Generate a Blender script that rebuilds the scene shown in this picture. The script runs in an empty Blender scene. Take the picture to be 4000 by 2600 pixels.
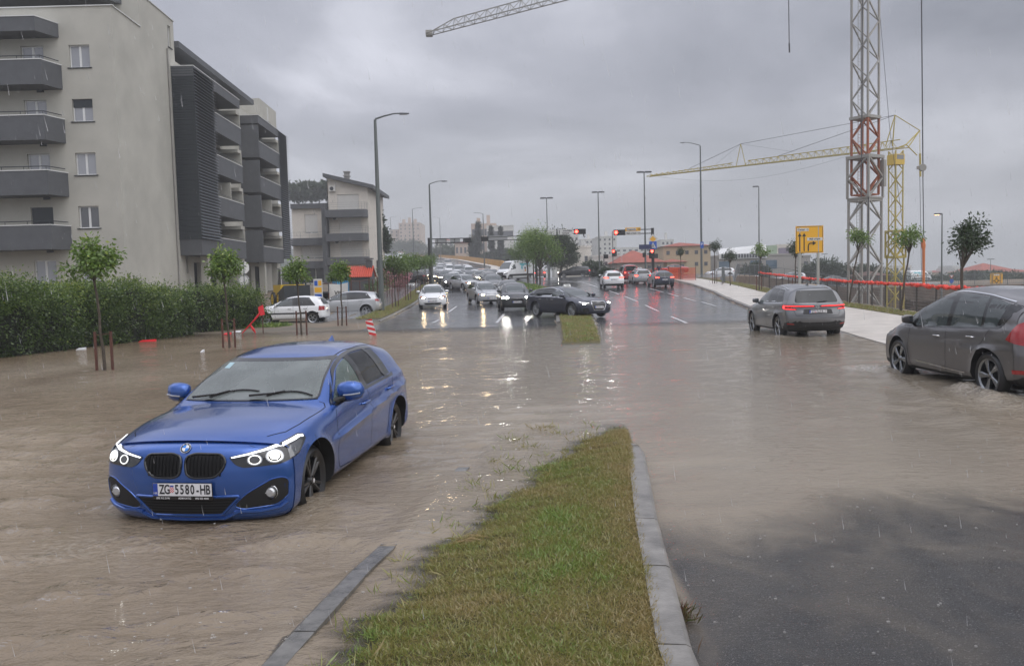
import bpy,bmesh,math,random
import numpy as np
from mathutils import Vector,Matrix,noise
from mathutils.bvhtree import BVHTree
from mathutils.geometry import tessellate_polygon
rad=math.radians
SC=bpy.context.scene
COL=SC.collection
random.seed(7)
F_PX,PITCH,ROLL,EYE=3210.0,rad(3.7),rad(1.5),1.9
cam=bpy.data.cameras.new('camera');cam_o=bpy.data.objects.new('camera',cam);COL.objects.link(cam_o)
cam.sensor_width=36;cam.sensor_fit='HORIZONTAL';cam.lens=36*F_PX/4000
cam.clip_start=0.1;cam.clip_end=6000
cam_o.matrix_world=Matrix.Translation((0,0,EYE))@Matrix.Rotation(math.pi/2-PITCH,4,'X')@Matrix.Rotation(-ROLL,4,'Z')
SC.camera=cam_o
SC.view_settings.view_transform='Standard';SC.view_settings.look='None'
SC.view_settings.exposure=0.45;SC.view_settings.gamma=1.0
SC.render.engine='CYCLES'
try:
 SC.cycles.volume_step_rate=4;SC.cycles.volume_bounces=0;SC.cycles.max_bounces=8
 SC.cycles.transparent_max_bounces=24;SC.cycles.caustics_reflective=False;SC.cycles.caustics_refractive=False
except Exception:pass
SUN_EL,SUN_ROT=rad(52),rad(200)
W=bpy.data.worlds.new('World');SC.world=W;W.use_nodes=True
nt=W.node_tree;N=nt.nodes;Lk=nt.links;N.clear()
def wn(t,**k):
 n=N.new(t)
 for a,b in k.items():setattr(n,a,b)
 return n
wout=wn('ShaderNodeOutputWorld');bg=wn('ShaderNodeBackground');bg2=wn('ShaderNodeBackground');addw=wn('ShaderNodeAddShader')
sky=wn('ShaderNodeTexSky',sky_type='NISHITA',sun_disc=False)
sky.sun_elevation=SUN_EL;sky.sun_rotation=SUN_ROT;sky.air_density=1.5;sky.dust_density=5;sky.ozone_density=1
tcw=wn('ShaderNodeTexCoord');sep=wn('ShaderNodeSeparateXYZ');Lk.new(tcw.outputs['Generated'],sep.inputs[0])
zc=wn('ShaderNodeMath',operation='ADD');zc.inputs[1].default_value=0.22;Lk.new(sep.outputs['Z'],zc.inputs[0])
zc2=wn('ShaderNodeMath',operation='MAXIMUM');zc2.inputs[1].default_value=0.05;Lk.new(zc.outputs[0],zc2.inputs[0])
dx_=wn('ShaderNodeMath',operation='DIVIDE');dy_=wn('ShaderNodeMath',operation='DIVIDE')
Lk.new(sep.outputs['X'],dx_.inputs[0]);Lk.new(zc2.outputs[0],dx_.inputs[1]);Lk.new(sep.outputs['Y'],dy_.inputs[0]);Lk.new(zc2.outputs[0],dy_.inputs[1])
cmb=wn('ShaderNodeCombineXYZ');Lk.new(dx_.outputs[0],cmb.inputs[0]);Lk.new(dy_.outputs[0],cmb.inputs[1])
n1=wn('ShaderNodeTexNoise');n1.inputs['Scale'].default_value=0.95;n1.inputs['Detail'].default_value=7;n1.inputs['Roughness'].default_value=0.52;n1.inputs['Distortion'].default_value=0.35
Lk.new(cmb.outputs[0],n1.inputs['Vector'])
rp=wn('ShaderNodeValToRGB');Lk.new(n1.outputs[0],rp.inputs[0])
e=rp.color_ramp.elements;e[0].position=0.30;e[0].color=(0.21,0.22,0.262,1);e[1].position=0.68;e[1].color=(0.68,0.69,0.765,1)
m=e.new(0.5);m.color=(0.36,0.37,0.425,1)
hz=wn('ShaderNodeMapRange');hz.inputs['From Min'].default_value=0.0;hz.inputs['From Max'].default_value=0.20;Lk.new(sep.outputs['Z'],hz.inputs['Value'])
mixh=wn('ShaderNodeMixRGB');mixh.inputs[1].default_value=(0.36,0.378,0.405,1);Lk.new(hz.outputs[0],mixh.inputs[0]);Lk.new(rp.outputs[0],mixh.inputs[2])
sx=wn('ShaderNodeMapRange');sx.inputs['From Min'].default_value=-0.6;sx.inputs['From Max'].default_value=0.6;sx.inputs['To Min'].default_value=1.14;sx.inputs['To Max'].default_value=0.88
Lk.new(sep.outputs['X'],sx.inputs['Value'])
mulx=wn('ShaderNodeMixRGB',blend_type='MULTIPLY');mulx.inputs[0].default_value=1
Lk.new(mixh.outputs[0],mulx.inputs[1]);Lk.new(sx.outputs[0],mulx.inputs[2])
sz=wn('ShaderNodeMapRange');sz.inputs['From Min'].default_value=0.35;sz.inputs['From Max'].default_value=1.0;sz.inputs['To Min'].default_value=1.0;sz.inputs['To Max'].default_value=2.6
Lk.new(sep.outputs['Z'],sz.inputs['Value'])
mulz=wn('ShaderNodeMixRGB',blend_type='MULTIPLY');mulz.inputs[0].default_value=1
Lk.new(mulx.outputs[0],mulz.inputs[1]);Lk.new(sz.outputs[0],mulz.inputs[2])
Lk.new(mulz.outputs[0],bg.inputs[0]);bg.inputs[1].default_value=.92
Lk.new(sky.outputs[0],bg2.inputs[0]);bg2.inputs[1].default_value=0.006
Lk.new(bg.outputs[0],addw.inputs[0]);Lk.new(bg2.outputs[0],addw.inputs[1]);Lk.new(addw.outputs[0],wout.inputs['Surface'])
sl=bpy.data.lights.new('sun','SUN');sl.energy=1.25;sl.angle=rad(85);sl.color=(1,0.97,0.93)
so=bpy.data.objects.new('sun',sl);COL.objects.link(so)
so.rotation_euler=Vector((0.85,-0.45,1.0)).to_track_quat('Z','Y').to_euler()
_Mi=cam_o.matrix_world.copy()
def ray(u,v):
 d=_Mi.to_3x3()@Vector(((u-2000)/F_PX,-(v-1300)/F_PX,-1.0));return d
def at(u,v,Y):
 d=ray(u,v);return Vector((d.x/d.y*Y,Y,EYE+d.z/d.y*Y))
def onz(u,v,z=0.0):
 d=ray(u,v);t=(z-EYE)/d.z;return Vector((d.x*t,d.y*t,z))
def sstep(a,b,x):
 t=min(1,max(0,(x-a)/(b-a)));return t*t*(3-2*t)
def lin(tab,x):
 if x<=tab[0][0]:return tab[0][1]
 for(a,b),(c,d)in zip(tab,tab[1:]):
  if x<=c:return b+(d-b)*(x-a)/(c-a)if c>a else d
 return tab[-1][1]
def npl(tab,x):return np.interp(x,[t[0]for t in tab],[t[1]for t in tab])
def sm(tab,x):
 k=.04*(tab[-1][0]-tab[0][0]);return(lin(tab,x-k)+2*lin(tab,x)+lin(tab,x+k))/4
MATS={}
def srgb(r,g,b):
 f=lambda c:(c/255/12.92)if c/255<=.04045 else((c/255+.055)/1.055)**2.4
 return(f(r),f(g),f(b))
def mat(name,col=(.5,.5,.5),rough=.6,metal=0.,coat=0.,spec=.5,emit=None,es=1.,noise_=None,bump=None,alpha=1.,coatr=.05):
 """noise_=(scale, amount[, second colour]); bump=(scale, strength)"""
 if name in MATS:return MATS[name]
 m=bpy.data.materials.new(name);m.use_nodes=True;MATS[name]=m
 t=m.node_tree;b=t.nodes['Principled BSDF']
 b.inputs['Base Color'].default_value=(*col,1);b.inputs['Roughness'].default_value=rough;b.inputs['Metallic'].default_value=metal
 b.inputs['Coat Weight'].default_value=coat;b.inputs['Coat Roughness'].default_value=coatr;b.inputs['Specular IOR Level'].default_value=spec
 b.inputs['Alpha'].default_value=alpha
 if emit:b.inputs['Emission Color'].default_value=(*emit,1);b.inputs['Emission Strength'].default_value=es
 tc=t.nodes.new('ShaderNodeTexCoord')
 if noise_:
  n=t.nodes.new('ShaderNodeTexNoise');n.inputs['Scale'].default_value=noise_[0];n.inputs['Detail'].default_value=6;n.inputs['Roughness'].default_value=.6
  t.links.new(tc.outputs['Object'],n.inputs['Vector'])
  r=t.nodes.new('ShaderNodeValToRGB');r.color_ramp.elements[0].position=.32;r.color_ramp.elements[1].position=.68
  a=noise_[1];c2=noise_[2]if len(noise_)>2 else tuple(c*(1+a)for c in col)
  r.color_ramp.elements[0].color=(*[c*(1-a)for c in col],1);r.color_ramp.elements[1].color=(*c2,1)
  t.links.new(n.outputs[0],r.inputs[0]);t.links.new(r.outputs[0],b.inputs['Base Color'])
 if bump:
  n=t.nodes.new('ShaderNodeTexNoise');n.inputs['Scale'].default_value=bump[0];n.inputs['Detail'].default_value=5
  t.links.new(tc.outputs['Object'],n.inputs['Vector'])
  bp=t.nodes.new('ShaderNodeBump');bp.inputs['Strength'].default_value=bump[1];bp.inputs['Distance'].default_value=bump[2]if len(bump)>2 else .02
  t.links.new(n.outputs[0],bp.inputs['Height']);t.links.new(bp.outputs[0],b.inputs['Normal'])
 return m
def wetpaint(name,col,metal=.0,rough=.35,flake=0):
 """car paint under rain: clear coat broken by fine beads of water"""
 if name in MATS:return MATS[name]
 m=mat(name,col,rough,metal,1.0,.5)
 t=m.node_tree;b=t.nodes['Principled BSDF'];tc=t.nodes.new('ShaderNodeTexCoord')
 v=t.nodes.new('ShaderNodeTexVoronoi');v.inputs['Scale'].default_value=70;t.links.new(tc.outputs['Object'],v.inputs['Vector'])
 r=t.nodes.new('ShaderNodeMapRange');r.inputs['From Min'].default_value=.0;r.inputs['From Max'].default_value=.35;r.inputs['To Min'].default_value=1;r.inputs['To Max'].default_value=0
 t.links.new(v.outputs['Distance'],r.inputs['Value'])
 bp=t.nodes.new('ShaderNodeBump');bp.inputs['Strength'].default_value=.25;bp.inputs['Distance'].default_value=.0012
 t.links.new(r.outputs[0],bp.inputs['Height']);t.links.new(bp.outputs[0],b.inputs['Coat Normal'])
 n=t.nodes.new('ShaderNodeTexNoise');n.inputs['Scale'].default_value=1.3;n.inputs['Detail'].default_value=3;t.links.new(tc.outputs['Object'],n.inputs['Vector'])
 r2=t.nodes.new('ShaderNodeMapRange');r2.inputs['To Min'].default_value=.02;r2.inputs['To Max'].default_value=.12;t.links.new(n.outputs[0],r2.inputs['Value']);t.links.new(r2.outputs[0],b.inputs['Coat Roughness'])
 return m
def tag(o,label=None,cat=None,group=None,kind=None):
 if label:o['label']=label
 if cat:o['category']=cat
 if group:o['group']=group
 if kind:o['kind']=kind
 return o
def thing(name,label,cat,loc=(0,0,0),rz=0,group=None):
 o=bpy.data.objects.new(name,None);COL.objects.link(o);o.location=loc;o.rotation_euler=(0,0,rz);o.empty_display_size=.2
 return tag(o,label,cat,group)
class MB:
 """collects shapes and links them as ONE mesh object"""
 def __init__(s):s.v=[];s.f=[];s.m=[]
 def add(s,vs,fs,mi=0):
  n=len(s.v);s.v+=[tuple(v)for v in vs];s.f+=[tuple(i+n for i in f)for f in fs];s.m+=[mi]*len(fs);return s
 def box(s,x0,x1,y0,y1,z0,z1,mi=0):
  return s.add([(x0,y0,z0),(x1,y0,z0),(x1,y1,z0),(x0,y1,z0),(x0,y0,z1),(x1,y0,z1),(x1,y1,z1),(x0,y1,z1)],[(0,3,2,1),(4,5,6,7),(0,1,5,4),(1,2,6,5),(2,3,7,6),(3,0,4,7)],mi)
 def prism(s,pts,z0,z1,mi=0):
  n=len(pts);zz=lambda z,i:z[i]if isinstance(z,(list,tuple))else z
  return s.add([(p[0],p[1],zz(z0,i))for i,p in enumerate(pts)]+[(p[0],p[1],zz(z1,i))for i,p in enumerate(pts)],[tuple(range(n-1,-1,-1)),tuple(range(n,2*n))]+[(i,(i+1)%n,n+(i+1)%n,n+i)for i in range(n)],mi)
 def tube(s,pts,r,seg=8,mi=0,caps=True):
  pts=[Vector(p)for p in pts];k=len(pts);rr=r if isinstance(r,(list,tuple))else[r]*k
  up=Vector((0,0,1));vs=[];fs=[]
  t0=(pts[1]-pts[0]).normalized();a=t0.cross(up)
  if a.length<.05:a=t0.cross(Vector((1,0,0)))
  a.normalize()
  for i,p in enumerate(pts):
   t=(pts[min(i+1,k-1)]-pts[max(i-1,0)]).normalized();a=(a-t*a.dot(t)).normalized();b=t.cross(a)
   for j in range(seg):
    an=2*math.pi*(j+.5)/seg;vs.append(p+(a*math.cos(an)+b*math.sin(an))*rr[i])
  for i in range(k-1):
   for j in range(seg):
    fs.append((i*seg+j,i*seg+(j+1)%seg,(i+1)*seg+(j+1)%seg,(i+1)*seg+j))
  if caps:fs+=[tuple(range(seg-1,-1,-1)),tuple((k-1)*seg+j for j in range(seg))]
  return s.add(vs,fs,mi)
 def bar(s,p,q,w,mi=0):
  return s.tube([p,q],w*.7071,4,mi)
 def lathe(s,prof,seg=24,axis='z',c=(0,0,0),mi=0):
  vs=[];fs=[];k=len(prof)
  for r,h in prof:
   for j in range(seg):
    a=2*math.pi*j/seg;x,y=r*math.cos(a),r*math.sin(a)
    p=(x,y,h)if axis=='z' else((x,h,y)if axis=='y' else(h,x,y))
    vs.append((p[0]+c[0],p[1]+c[1],p[2]+c[2]))
  for i in range(k-1):
   for j in range(seg):fs.append((i*seg+j,i*seg+(j+1)%seg,(i+1)*seg+(j+1)%seg,(i+1)*seg+j))
  return s.add(vs,fs,mi)
 def sphere(s,c,r,seg=10,rings=6,mi=0,sc=(1,1,1)):
  vs=[];fs=[]
  for i in range(rings+1):
   th=math.pi*i/rings
   for j in range(seg):
    a=2*math.pi*j/seg;vs.append((c[0]+r*sc[0]*math.sin(th)*math.cos(a),c[1]+r*sc[1]*math.sin(th)*math.sin(a),c[2]+r*sc[2]*math.cos(th)))
  for i in range(rings):
   for j in range(seg):fs.append((i*seg+j,(i+1)*seg+j,(i+1)*seg+(j+1)%seg,i*seg+(j+1)%seg))
  return s.add(vs,fs,mi)
 def xf(s,M,start=0):
  s.v[start:]=[tuple(M@Vector(v))for v in s.v[start:]];return s
 def mesh(s,name,mats,smooth=False,ang=None):
  me=bpy.data.meshes.new(name);me.from_pydata(s.v,[],s.f)
  for m_ in(mats if isinstance(mats,(list,tuple))else[mats]):me.materials.append(m_)
  if any(s.m):me.polygons.foreach_set('material_index',s.m)
  if smooth:
   me.polygons.foreach_set('use_smooth',[True]*len(me.polygons))
   me.set_sharp_from_angle(angle=rad(ang or 35))
  me.update();return me
 def build(s,name,mats,parent=None,smooth=False,ang=None,**t):
  o=bpy.data.objects.new(name,s.mesh(name,mats,smooth,ang));COL.objects.link(o);o.parent=parent
  return tag(o,**t)if t else o
def link(name,me,parent=None,**t):
 o=bpy.data.objects.new(name,me);COL.objects.link(o);o.parent=parent
 return tag(o,**t)if t else o
def dup(o,parent=None):
 c=o.copy();COL.objects.link(c);c.parent=parent
 for ch in list(o.children):dup(ch,c)
 return c
def txt(s,size=.1,bold=0,space=1.0,ext=0.0):
 cu=bpy.data.curves.new('t','FONT');cu.body=s;cu.size=size;cu.align_x='CENTER';cu.align_y='CENTER';cu.offset=bold;cu.space_character=space;cu.extrude=ext;cu.resolution_u=3
 o=bpy.data.objects.new('t',cu);COL.objects.link(o);bpy.context.view_layer.update()
 me=bpy.data.meshes.new_from_object(o.evaluated_get(bpy.context.evaluated_depsgraph_get()))
 vs=[v.co.copy()for v in me.vertices];fs=[tuple(p.vertices)for p in me.polygons]
 bpy.data.objects.remove(o);bpy.data.curves.remove(cu);bpy.data.meshes.remove(me)
 return vs,fs
def add_txt(mb,s,size,M,mi=0,bold=0,space=1.0,sx=1.0):
 vs,fs=txt(s,size,bold,space)
 mb.add([M@Vector((v.x*sx,v.y,v.z))for v in vs],fs,mi)
def rnd(poly,r,n=4):
 """round the corners of a 2D polygon; r a number or one per corner"""
 out=[];k=len(poly)
 for i in range(k):
  p=Vector(poly[i]);a=Vector(poly[i-1]);b=Vector(poly[(i+1)%k]);ri=r[i]if isinstance(r,(list,tuple))else r
  da=(a-p);db=(b-p);l=min(ri,da.length*.48,db.length*.48)
  if l<1e-4:out.append((p.x,p.y));continue
  p1=p+da.normalized()*l;p2=p+db.normalized()*l
  for j in range(n+1):
   t=j/n;q=p1*(1-t)**2+p*2*t*(1-t)+p2*t*t;out.append((q.x,q.y))
 return out
PAINT0=wetpaint('paint_default',(.3,.3,.3))
BLACKWELL=mat('wheel_well_black',(.012,.012,.013),.9)
PLASTIC=mat('black_plastic',(.012,.012,.013),.6)
GLOSSBLK=mat('gloss_black',(.008,.008,.009),.12,coat=.5)
RUBBER=mat('wet_rubber',(.014,.014,.015),.38)
CHROME=mat('chrome',(.75,.76,.78),.12,1.0)
ALLOY=mat('alloy',(.42,.43,.45),.28,.9)
BLKALLOY=mat('black_alloy',(.02,.02,.022),.3,.3,.4)
GLASSD=mat('dark_car_glass',(.012,.015,.016),.05,0,.15,.5)
GLASSG=mat('pale_car_glass',(.05,.062,.062),.05,0,.5,.6)
SEAM=mat('panel_gap',(.004,.004,.005),.8)
PLATEW=mat('plate_white',(.72,.72,.74),.35)
PLATEB=mat('plate_blue',(.02,.06,.35),.4)
PLATEK=mat('plate_ink',(.012,.012,.016),.5)
PLATER=mat('plate_red',(.6,.03,.03),.5)
LAMPBODY=mat('lamp_housing',(.05,.05,.055),.12,.6,1.0)
LAMPCLEAR=mat('lamp_reflector',(.55,.57,.6),.15,.6,1.0)
LAMPON=mat('headlamp_lit',(1,1,1),.3,emit=(1,.97,.88),es=80)
LAMPWARM=mat('headlamp_warm',(1,1,1),.3,emit=(1,.72,.38),es=75)
LAMPDIM=mat('sidelight_lit',(1,1,1),.3,emit=(.95,.97,1),es=1.3)
TAILRED=mat('tail_lamp_red',(.32,.006,.008),.12,coat=1)
TAILON=mat('tail_lamp_lit',(.8,.02,.02),.3,emit=(1,.03,.03),es=3.2)
BRAKEON=mat('brake_lamp_lit',(.8,.02,.02),.3,emit=(1,.05,.03),es=14)
AMBER=mat('amber_lamp',(.8,.25,.03),.2,coat=1)
TAXIW=mat('taxi_sign_white',(.75,.76,.74),.4)
MIRRORG=mat('mirror_glass',(.3,.33,.35),.05,1)
def road_z(Y):
 return np.interp(Y,[0,3.5,7,12,24,30,36,44,54,63,71,84,97,115,125,167,250,350,450,520,700,900],[.03,.0,-.10,-.165,-.165,-.09,.0,.045,.12,.42,.80,1.25,1.62,2.08,2.35,4.6,8.3,12.5,15.8,17.2,17.0,15.0])
def flat_z(Y):
 return np.interp(Y,[0,3.5,7,12,24,30,34,44,54,63,71,84,97,115,130,700],[.03,.0,-.10,-.14,-.14,-.06,.0,.10,.28,.55,.85,1.30,1.65,2.05,2.15,2.0])
def ss(a,b,x):t=np.clip((x-a)/(b-a),0,1);return t*t*(3-2*t)
KL=[(0,-6.3),(30,-6.2),(39,-6.15),(59,-6.7),(95,-8.4),(167,-22),(250,-40),(350,-64),(450,-86)]
KR=[(0,9.0),(15,9.2),(20.7,9.4),(25,10.1),(33,10.9),(41,12.0),(52,13.7),(62,15.2),(75,16.4),(90,17.0),(100,19)]
ML=[(0,-1.6),(4.0,-1.33),(5.4,-1.13),(6.4,-.93),(9.5,-.45),(13,.1),(17,.5),(25,1.4),(40,2.15),(44,2.3),(60,1.6),(75,.5),(88,-.9)]
MR=[(0,.74),(3.9,.84),(5.0,.95),(6.0,1.05),(7.4,1.22),(8.7,1.38),(11,1.62),(13,1.8),(25,2.8),(38,3.8),(40.5,3.9),(44,3.7),(60,4.6),(75,2.6),(88,0)]
VR=[(115,3.5),(130,-1.0),(167,-1.5),(250,-14),(350,-33),(450,-52)]
def ground_z(X,Y,parts=False):
 X=np.asarray(X,float);Y=np.asarray(Y,float)
 zr=road_z(Y);zf=flat_z(Y)
 vr=npl(VR,Y);w=ss(100,135,Y)*ss(3,-1,X-vr)
 z=zr*w+zf*(1-w)
 nearright=ss(11,4.5,Y)*ss(1.0,3.0,X)
 bd=5.2+.36*(X-1)+.3*np.sin(X*2.3+1);z=np.where(X>1.0,z*(1-ss(bd+2.6,bd-.3,Y))+(-.011-.006*ss(4.5,6.5,Y))*ss(bd+2.6,bd-.3,Y),z)
 z=np.where((Y<30)&(X<npl(ML,Y)),np.minimum(z-.05*ss(3,7,Y),-.13),z)
 kl=npl(KL,Y);dl=kl-X
 verge=ss(0,.12,dl)*.13*ss(34,40,Y)
 z=z+np.where(Y<130,verge,verge*0)
 yard=ss(4.2,8.0,dl)*ss(42,56,Y)*ss(110,80,Y);z=z+yard*.25-ss(2.0,3.2,dl)*ss(36,39,Y)*ss(48,44,Y)*.15
 hb=ss(-15.2,-18,X)*ss(42,34,Y);z=z+hb*.55
 gc=ss(43.5,46,Y)*ss(-7.4,-9.0,X)*ss(60,48,Y);z=z+gc*.06
 kr=npl(KR,Y);dr=X-kr
 z=z+ss(0,.10,dr)*.14*ss(110,100,Y)
 fx=npl([(0,14.5),(20,14.5),(40,17.5),(50,18.5),(70,20.5),(80,19.5),(85,18.5)],Y)
 pit=ss(0.3,3.0,X-fx)*ss(8,14,Y)*ss(0,-2,Y-npl([(15,76),(25,93),(31,102),(38,103),(60,101),(120,95)],X));z=z-pit*3.6
 far=ss(120,260,Y);z=z-far*ss(22,60,X)*9+ss(420,900,Y)*ss(40,-250,X)*25*ss(20,-80,X)
 z=z-ss(26,44,X)*ss(84,96,Y)*2.1
 ml=npl(ML,Y);mr=npl(MR,Y);ins=np.minimum(X-ml,mr-X)
 near=ss(.04,.16,ins)*np.where(Y<44,1,1)
 hgt=np.interp(Y,[0,4,7,8.6,9.8,11,13,20,23.5,25.5,32,36,42,60,88],[.155,.155,.15,.135,.085,.0,-.03,.0,.12,.19,.15,.14,.15,.16,.14])
 t=np.clip((X-ml)/np.maximum(mr-ml,.1),0,1)
 wob=.035*np.sin(Y*5.1+1)+.02*np.sin(Y*13.7)+.02*np.sin(Y*29+X*9);t0=np.interp(Y,[4.2,5.8,7.1,8.5,9.6,10.6],[.25,.30,.42,.57,.74,.92])+wob;q=t-t0
 ztop=np.where(Y<14,np.minimum(-.052+.058*ss(-.16,.02,q)+.085*ss(0,.30,q),hgt*1.35-.085+.0*q),np.where(Y<44,z+hgt,z+.13+.18*ss(0,.9,ins)*ss(50,58,Y)*ss(88,80,Y)))
 z=np.where(Y<92,z*(1-near)+ztop*near,z)
 return z
def gz(x,y):return float(ground_z(x,y))
def gp(u,v,z0=None):
 """point on the terrain seen at photo pixel (u, v)"""
 d=ray(u,v);lo=None
 t=2.0;prev=None
 while t<1200:
  p=d*(t/d.y);x,y,z=p.x,p.y,EYE+p.z
  if z<=gz(x,y):
   a,b=prev,t
   for _ in range(20):
    m=(a+b)/2;p=d*(m/d.y)
    if EYE+p.z<=gz(p.x,p.y):b=m
    else:a=m
   p=d*(b/d.y);return Vector((p.x,p.y,gz(p.x,p.y)))
  prev=t;t+=max(.1,t*.01)
 p=d*(600/d.y);return Vector((p.x,p.y,gz(p.x,p.y)))
def groundmat():
 m=bpy.data.materials.new('earth_and_gravel');m.use_nodes=True;t=m.node_tree;b=t.nodes['Principled BSDF'];tc=t.nodes.new('ShaderNodeTexCoord')
 def nz(s,d=6):n=t.nodes.new('ShaderNodeTexNoise');n.inputs['Scale'].default_value=s;n.inputs['Detail'].default_value=d;t.links.new(tc.outputs['Object'],n.inputs['Vector']);return n
 a=nz(.25);c=nz(9,8);r=t.nodes.new('ShaderNodeValToRGB');t.links.new(a.outputs[0],r.inputs[0]);r.color_ramp.elements[0].position=.4;r.color_ramp.elements[1].position=.62
 r.color_ramp.elements[0].color=(.23,.175,.12,1);r.color_ramp.elements[1].color=(.12,.11,.085,1)
 mx=t.nodes.new('ShaderNodeMixRGB');mx.blend_type='MULTIPLY';mx.inputs[0].default_value=.7;r2=t.nodes.new('ShaderNodeValToRGB');r2.color_ramp.elements[0].color=(.45,.42,.4,1);r2.color_ramp.elements[1].color=(1.25,1.25,1.25,1)
 t.links.new(c.outputs[0],r2.inputs[0]);t.links.new(r.outputs[0],mx.inputs[1]);t.links.new(r2.outputs[0],mx.inputs[2]);sp_=t.nodes.new('ShaderNodeSeparateXYZ');t.links.new(tc.outputs['Object'],sp_.inputs[0]);yr=t.nodes.new('ShaderNodeMapRange');yr.inputs['From Min'].default_value=118;yr.inputs['From Max'].default_value=150;t.links.new(sp_.outputs[1],yr.inputs['Value']);gm=t.nodes.new('ShaderNodeMixRGB');gm.inputs[2].default_value=(.055,.07,.045,1);t.links.new(yr.outputs[0],gm.inputs[0]);t.links.new(mx.outputs[0],gm.inputs[1]);t.links.new(gm.outputs[0],b.inputs['Base Color']);b.inputs['Roughness'].default_value=.7
 bp=t.nodes.new('ShaderNodeBump');bp.inputs['Strength'].default_value=.6;bp.inputs['Distance'].default_value=.05;t.links.new(c.outputs[0],bp.inputs['Height']);t.links.new(bp.outputs[0],b.inputs['Normal'])
 return m
def wetasphalt():
 m=bpy.data.materials.new('wet_asphalt');m.use_nodes=True;t=m.node_tree;b=t.nodes['Principled BSDF'];tc=t.nodes.new('ShaderNodeTexCoord');L=t.links
 def nz(s,d=5,v=None,rough=.55):n=t.nodes.new('ShaderNodeTexNoise');n.inputs['Scale'].default_value=s;n.inputs['Detail'].default_value=d;n.inputs['Roughness'].default_value=rough;L.new(v or tc.outputs['Object'],n.inputs['Vector']);return n
 big=nz(.35,4);mid=nz(3,5);fine=nz(90,3);vo=t.nodes.new('ShaderNodeTexVoronoi');vo.inputs['Scale'].default_value=160;L.new(tc.outputs['Object'],vo.inputs['Vector'])
 r=t.nodes.new('ShaderNodeValToRGB');L.new(mid.outputs[0],r.inputs[0]);r.color_ramp.elements[0].color=(.042,.044,.049,1);r.color_ramp.elements[1].color=(.082,.085,.092,1)
 chip=t.nodes.new('ShaderNodeMapRange');chip.inputs['From Min'].default_value=.60;chip.inputs['From Max'].default_value=.72;L.new(fine.outputs[0],chip.inputs['Value'])
 mx=t.nodes.new('ShaderNodeMixRGB');mx.inputs[2].default_value=(.34,.34,.34,1);L.new(chip.outputs[0],mx.inputs[0]);L.new(r.outputs[0],mx.inputs[1]);L.new(mx.outputs[0],b.inputs['Base Color'])
 rr=t.nodes.new('ShaderNodeMapRange');rr.inputs['From Min'].default_value=.35;rr.inputs['From Max'].default_value=.65;rr.inputs['To Min'].default_value=.08;rr.inputs['To Max'].default_value=.20;L.new(big.outputs[0],rr.inputs['Value']);L.new(rr.outputs[0],b.inputs['Roughness'])
 b.inputs['Specular IOR Level'].default_value=.62
 mp=t.nodes.new('ShaderNodeMapping');mp.inputs['Scale'].default_value=(1,1,1);L.new(tc.outputs['Object'],mp.inputs['Vector'])
 rip=nz(14,3,mp.outputs[0]);bp=t.nodes.new('ShaderNodeBump');bp.inputs['Strength'].default_value=.35;bp.inputs['Distance'].default_value=.010;L.new(rip.outputs[0],bp.inputs['Height'])
 bp2=t.nodes.new('ShaderNodeBump');bp2.inputs['Strength'].default_value=.25;bp2.inputs['Distance'].default_value=.003;L.new(vo.outputs['Distance'],bp2.inputs['Height']);L.new(bp.outputs[0],bp2.inputs['Normal']);L.new(bp2.outputs[0],b.inputs['Normal'])
 return m
GROUND=groundmat();ASPHALT=wetasphalt();MATS['wet_asphalt']=ASPHALT
KERBW=mat('awash_kerb',(.12,.115,.105),.16,noise_=(7,.45),bump=(40,.5,.006),spec=.6)
PAVE=mat('wet_pavement',(.56,.52,.465),.38,noise_=(1.2,.18),bump=(25,.25,.01),spec=.6)
PAVEG=mat('wet_grey_footpath',(.22,.225,.23),.13,noise_=(.8,.2),bump=(18,.25,.01),spec=.7)
KERB=mat('kerb_concrete',(.19,.18,.165),.33,noise_=(5,.35),bump=(60,.35,.006),spec=.5)
GRASSB=mat('grass_soil',(.085,.085,.03),.85,noise_=(3,.5,(.14,.115,.04)),bump=(20,.8,.05))
ROADW=mat('road_marking',(.62,.63,.64),.2,noise_=(6,.15),spec=.6)
def hgrid(name,xs,ys,fz,m,label=None,kind='structure',mask=None,smooth=True):
 X,Y=np.meshgrid(np.array(xs,float),np.array(ys,float));Z=fz(X,Y);nx,ny=len(xs),len(ys)
 v=np.stack([X.ravel(),Y.ravel(),Z.ravel()],1);i=np.arange(nx*ny).reshape(ny,nx)
 f=np.stack([i[:-1,:-1].ravel(),i[:-1,1:].ravel(),i[1:,1:].ravel(),i[1:,:-1].ravel()],1)
 if mask is not None:
  c=v[f].mean(1);f=f[mask(c[:,0],c[:,1])]
 me=bpy.data.meshes.new(name);me.from_pydata(v.tolist(),[],f.tolist());me.materials.append(m)
 if smooth:me.polygons.foreach_set('use_smooth',[True]*len(me.polygons))
 o=bpy.data.objects.new(name,me);COL.objects.link(o);o['kind']=kind;return o
def band(name,ys,fl,fr,n,m,lift=.004,kind='structure',fz=None,parent=None):
 """sheet between two plan curves draped on the terrain"""
 vs=[];fs=[]
 for y in ys:
  a,b=fl(y),fr(y)
  for k in range(n+1):
   x=a+(b-a)*k/n;vs.append((x,y,(fz(x,y)if fz else gz(x,y))+lift))
 for i in range(len(ys)-1):
  for k in range(n):q=i*(n+1)+k;fs.append((q,q+1,q+n+2,q+n+1))
 me=bpy.data.meshes.new(name);me.from_pydata(vs,[],fs);me.materials.append(m);me.polygons.foreach_set('use_smooth',[True]*len(me.polygons))
 o=bpy.data.objects.new(name,me);COL.objects.link(o);o.parent=parent
 if kind:o['kind']=kind
 return o
def aspace(a,b,k,d0):
 out=[a];
 while out[-1]<b:out.append(out[-1]+max(d0,k*abs(out[-1])))
 return out
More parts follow.
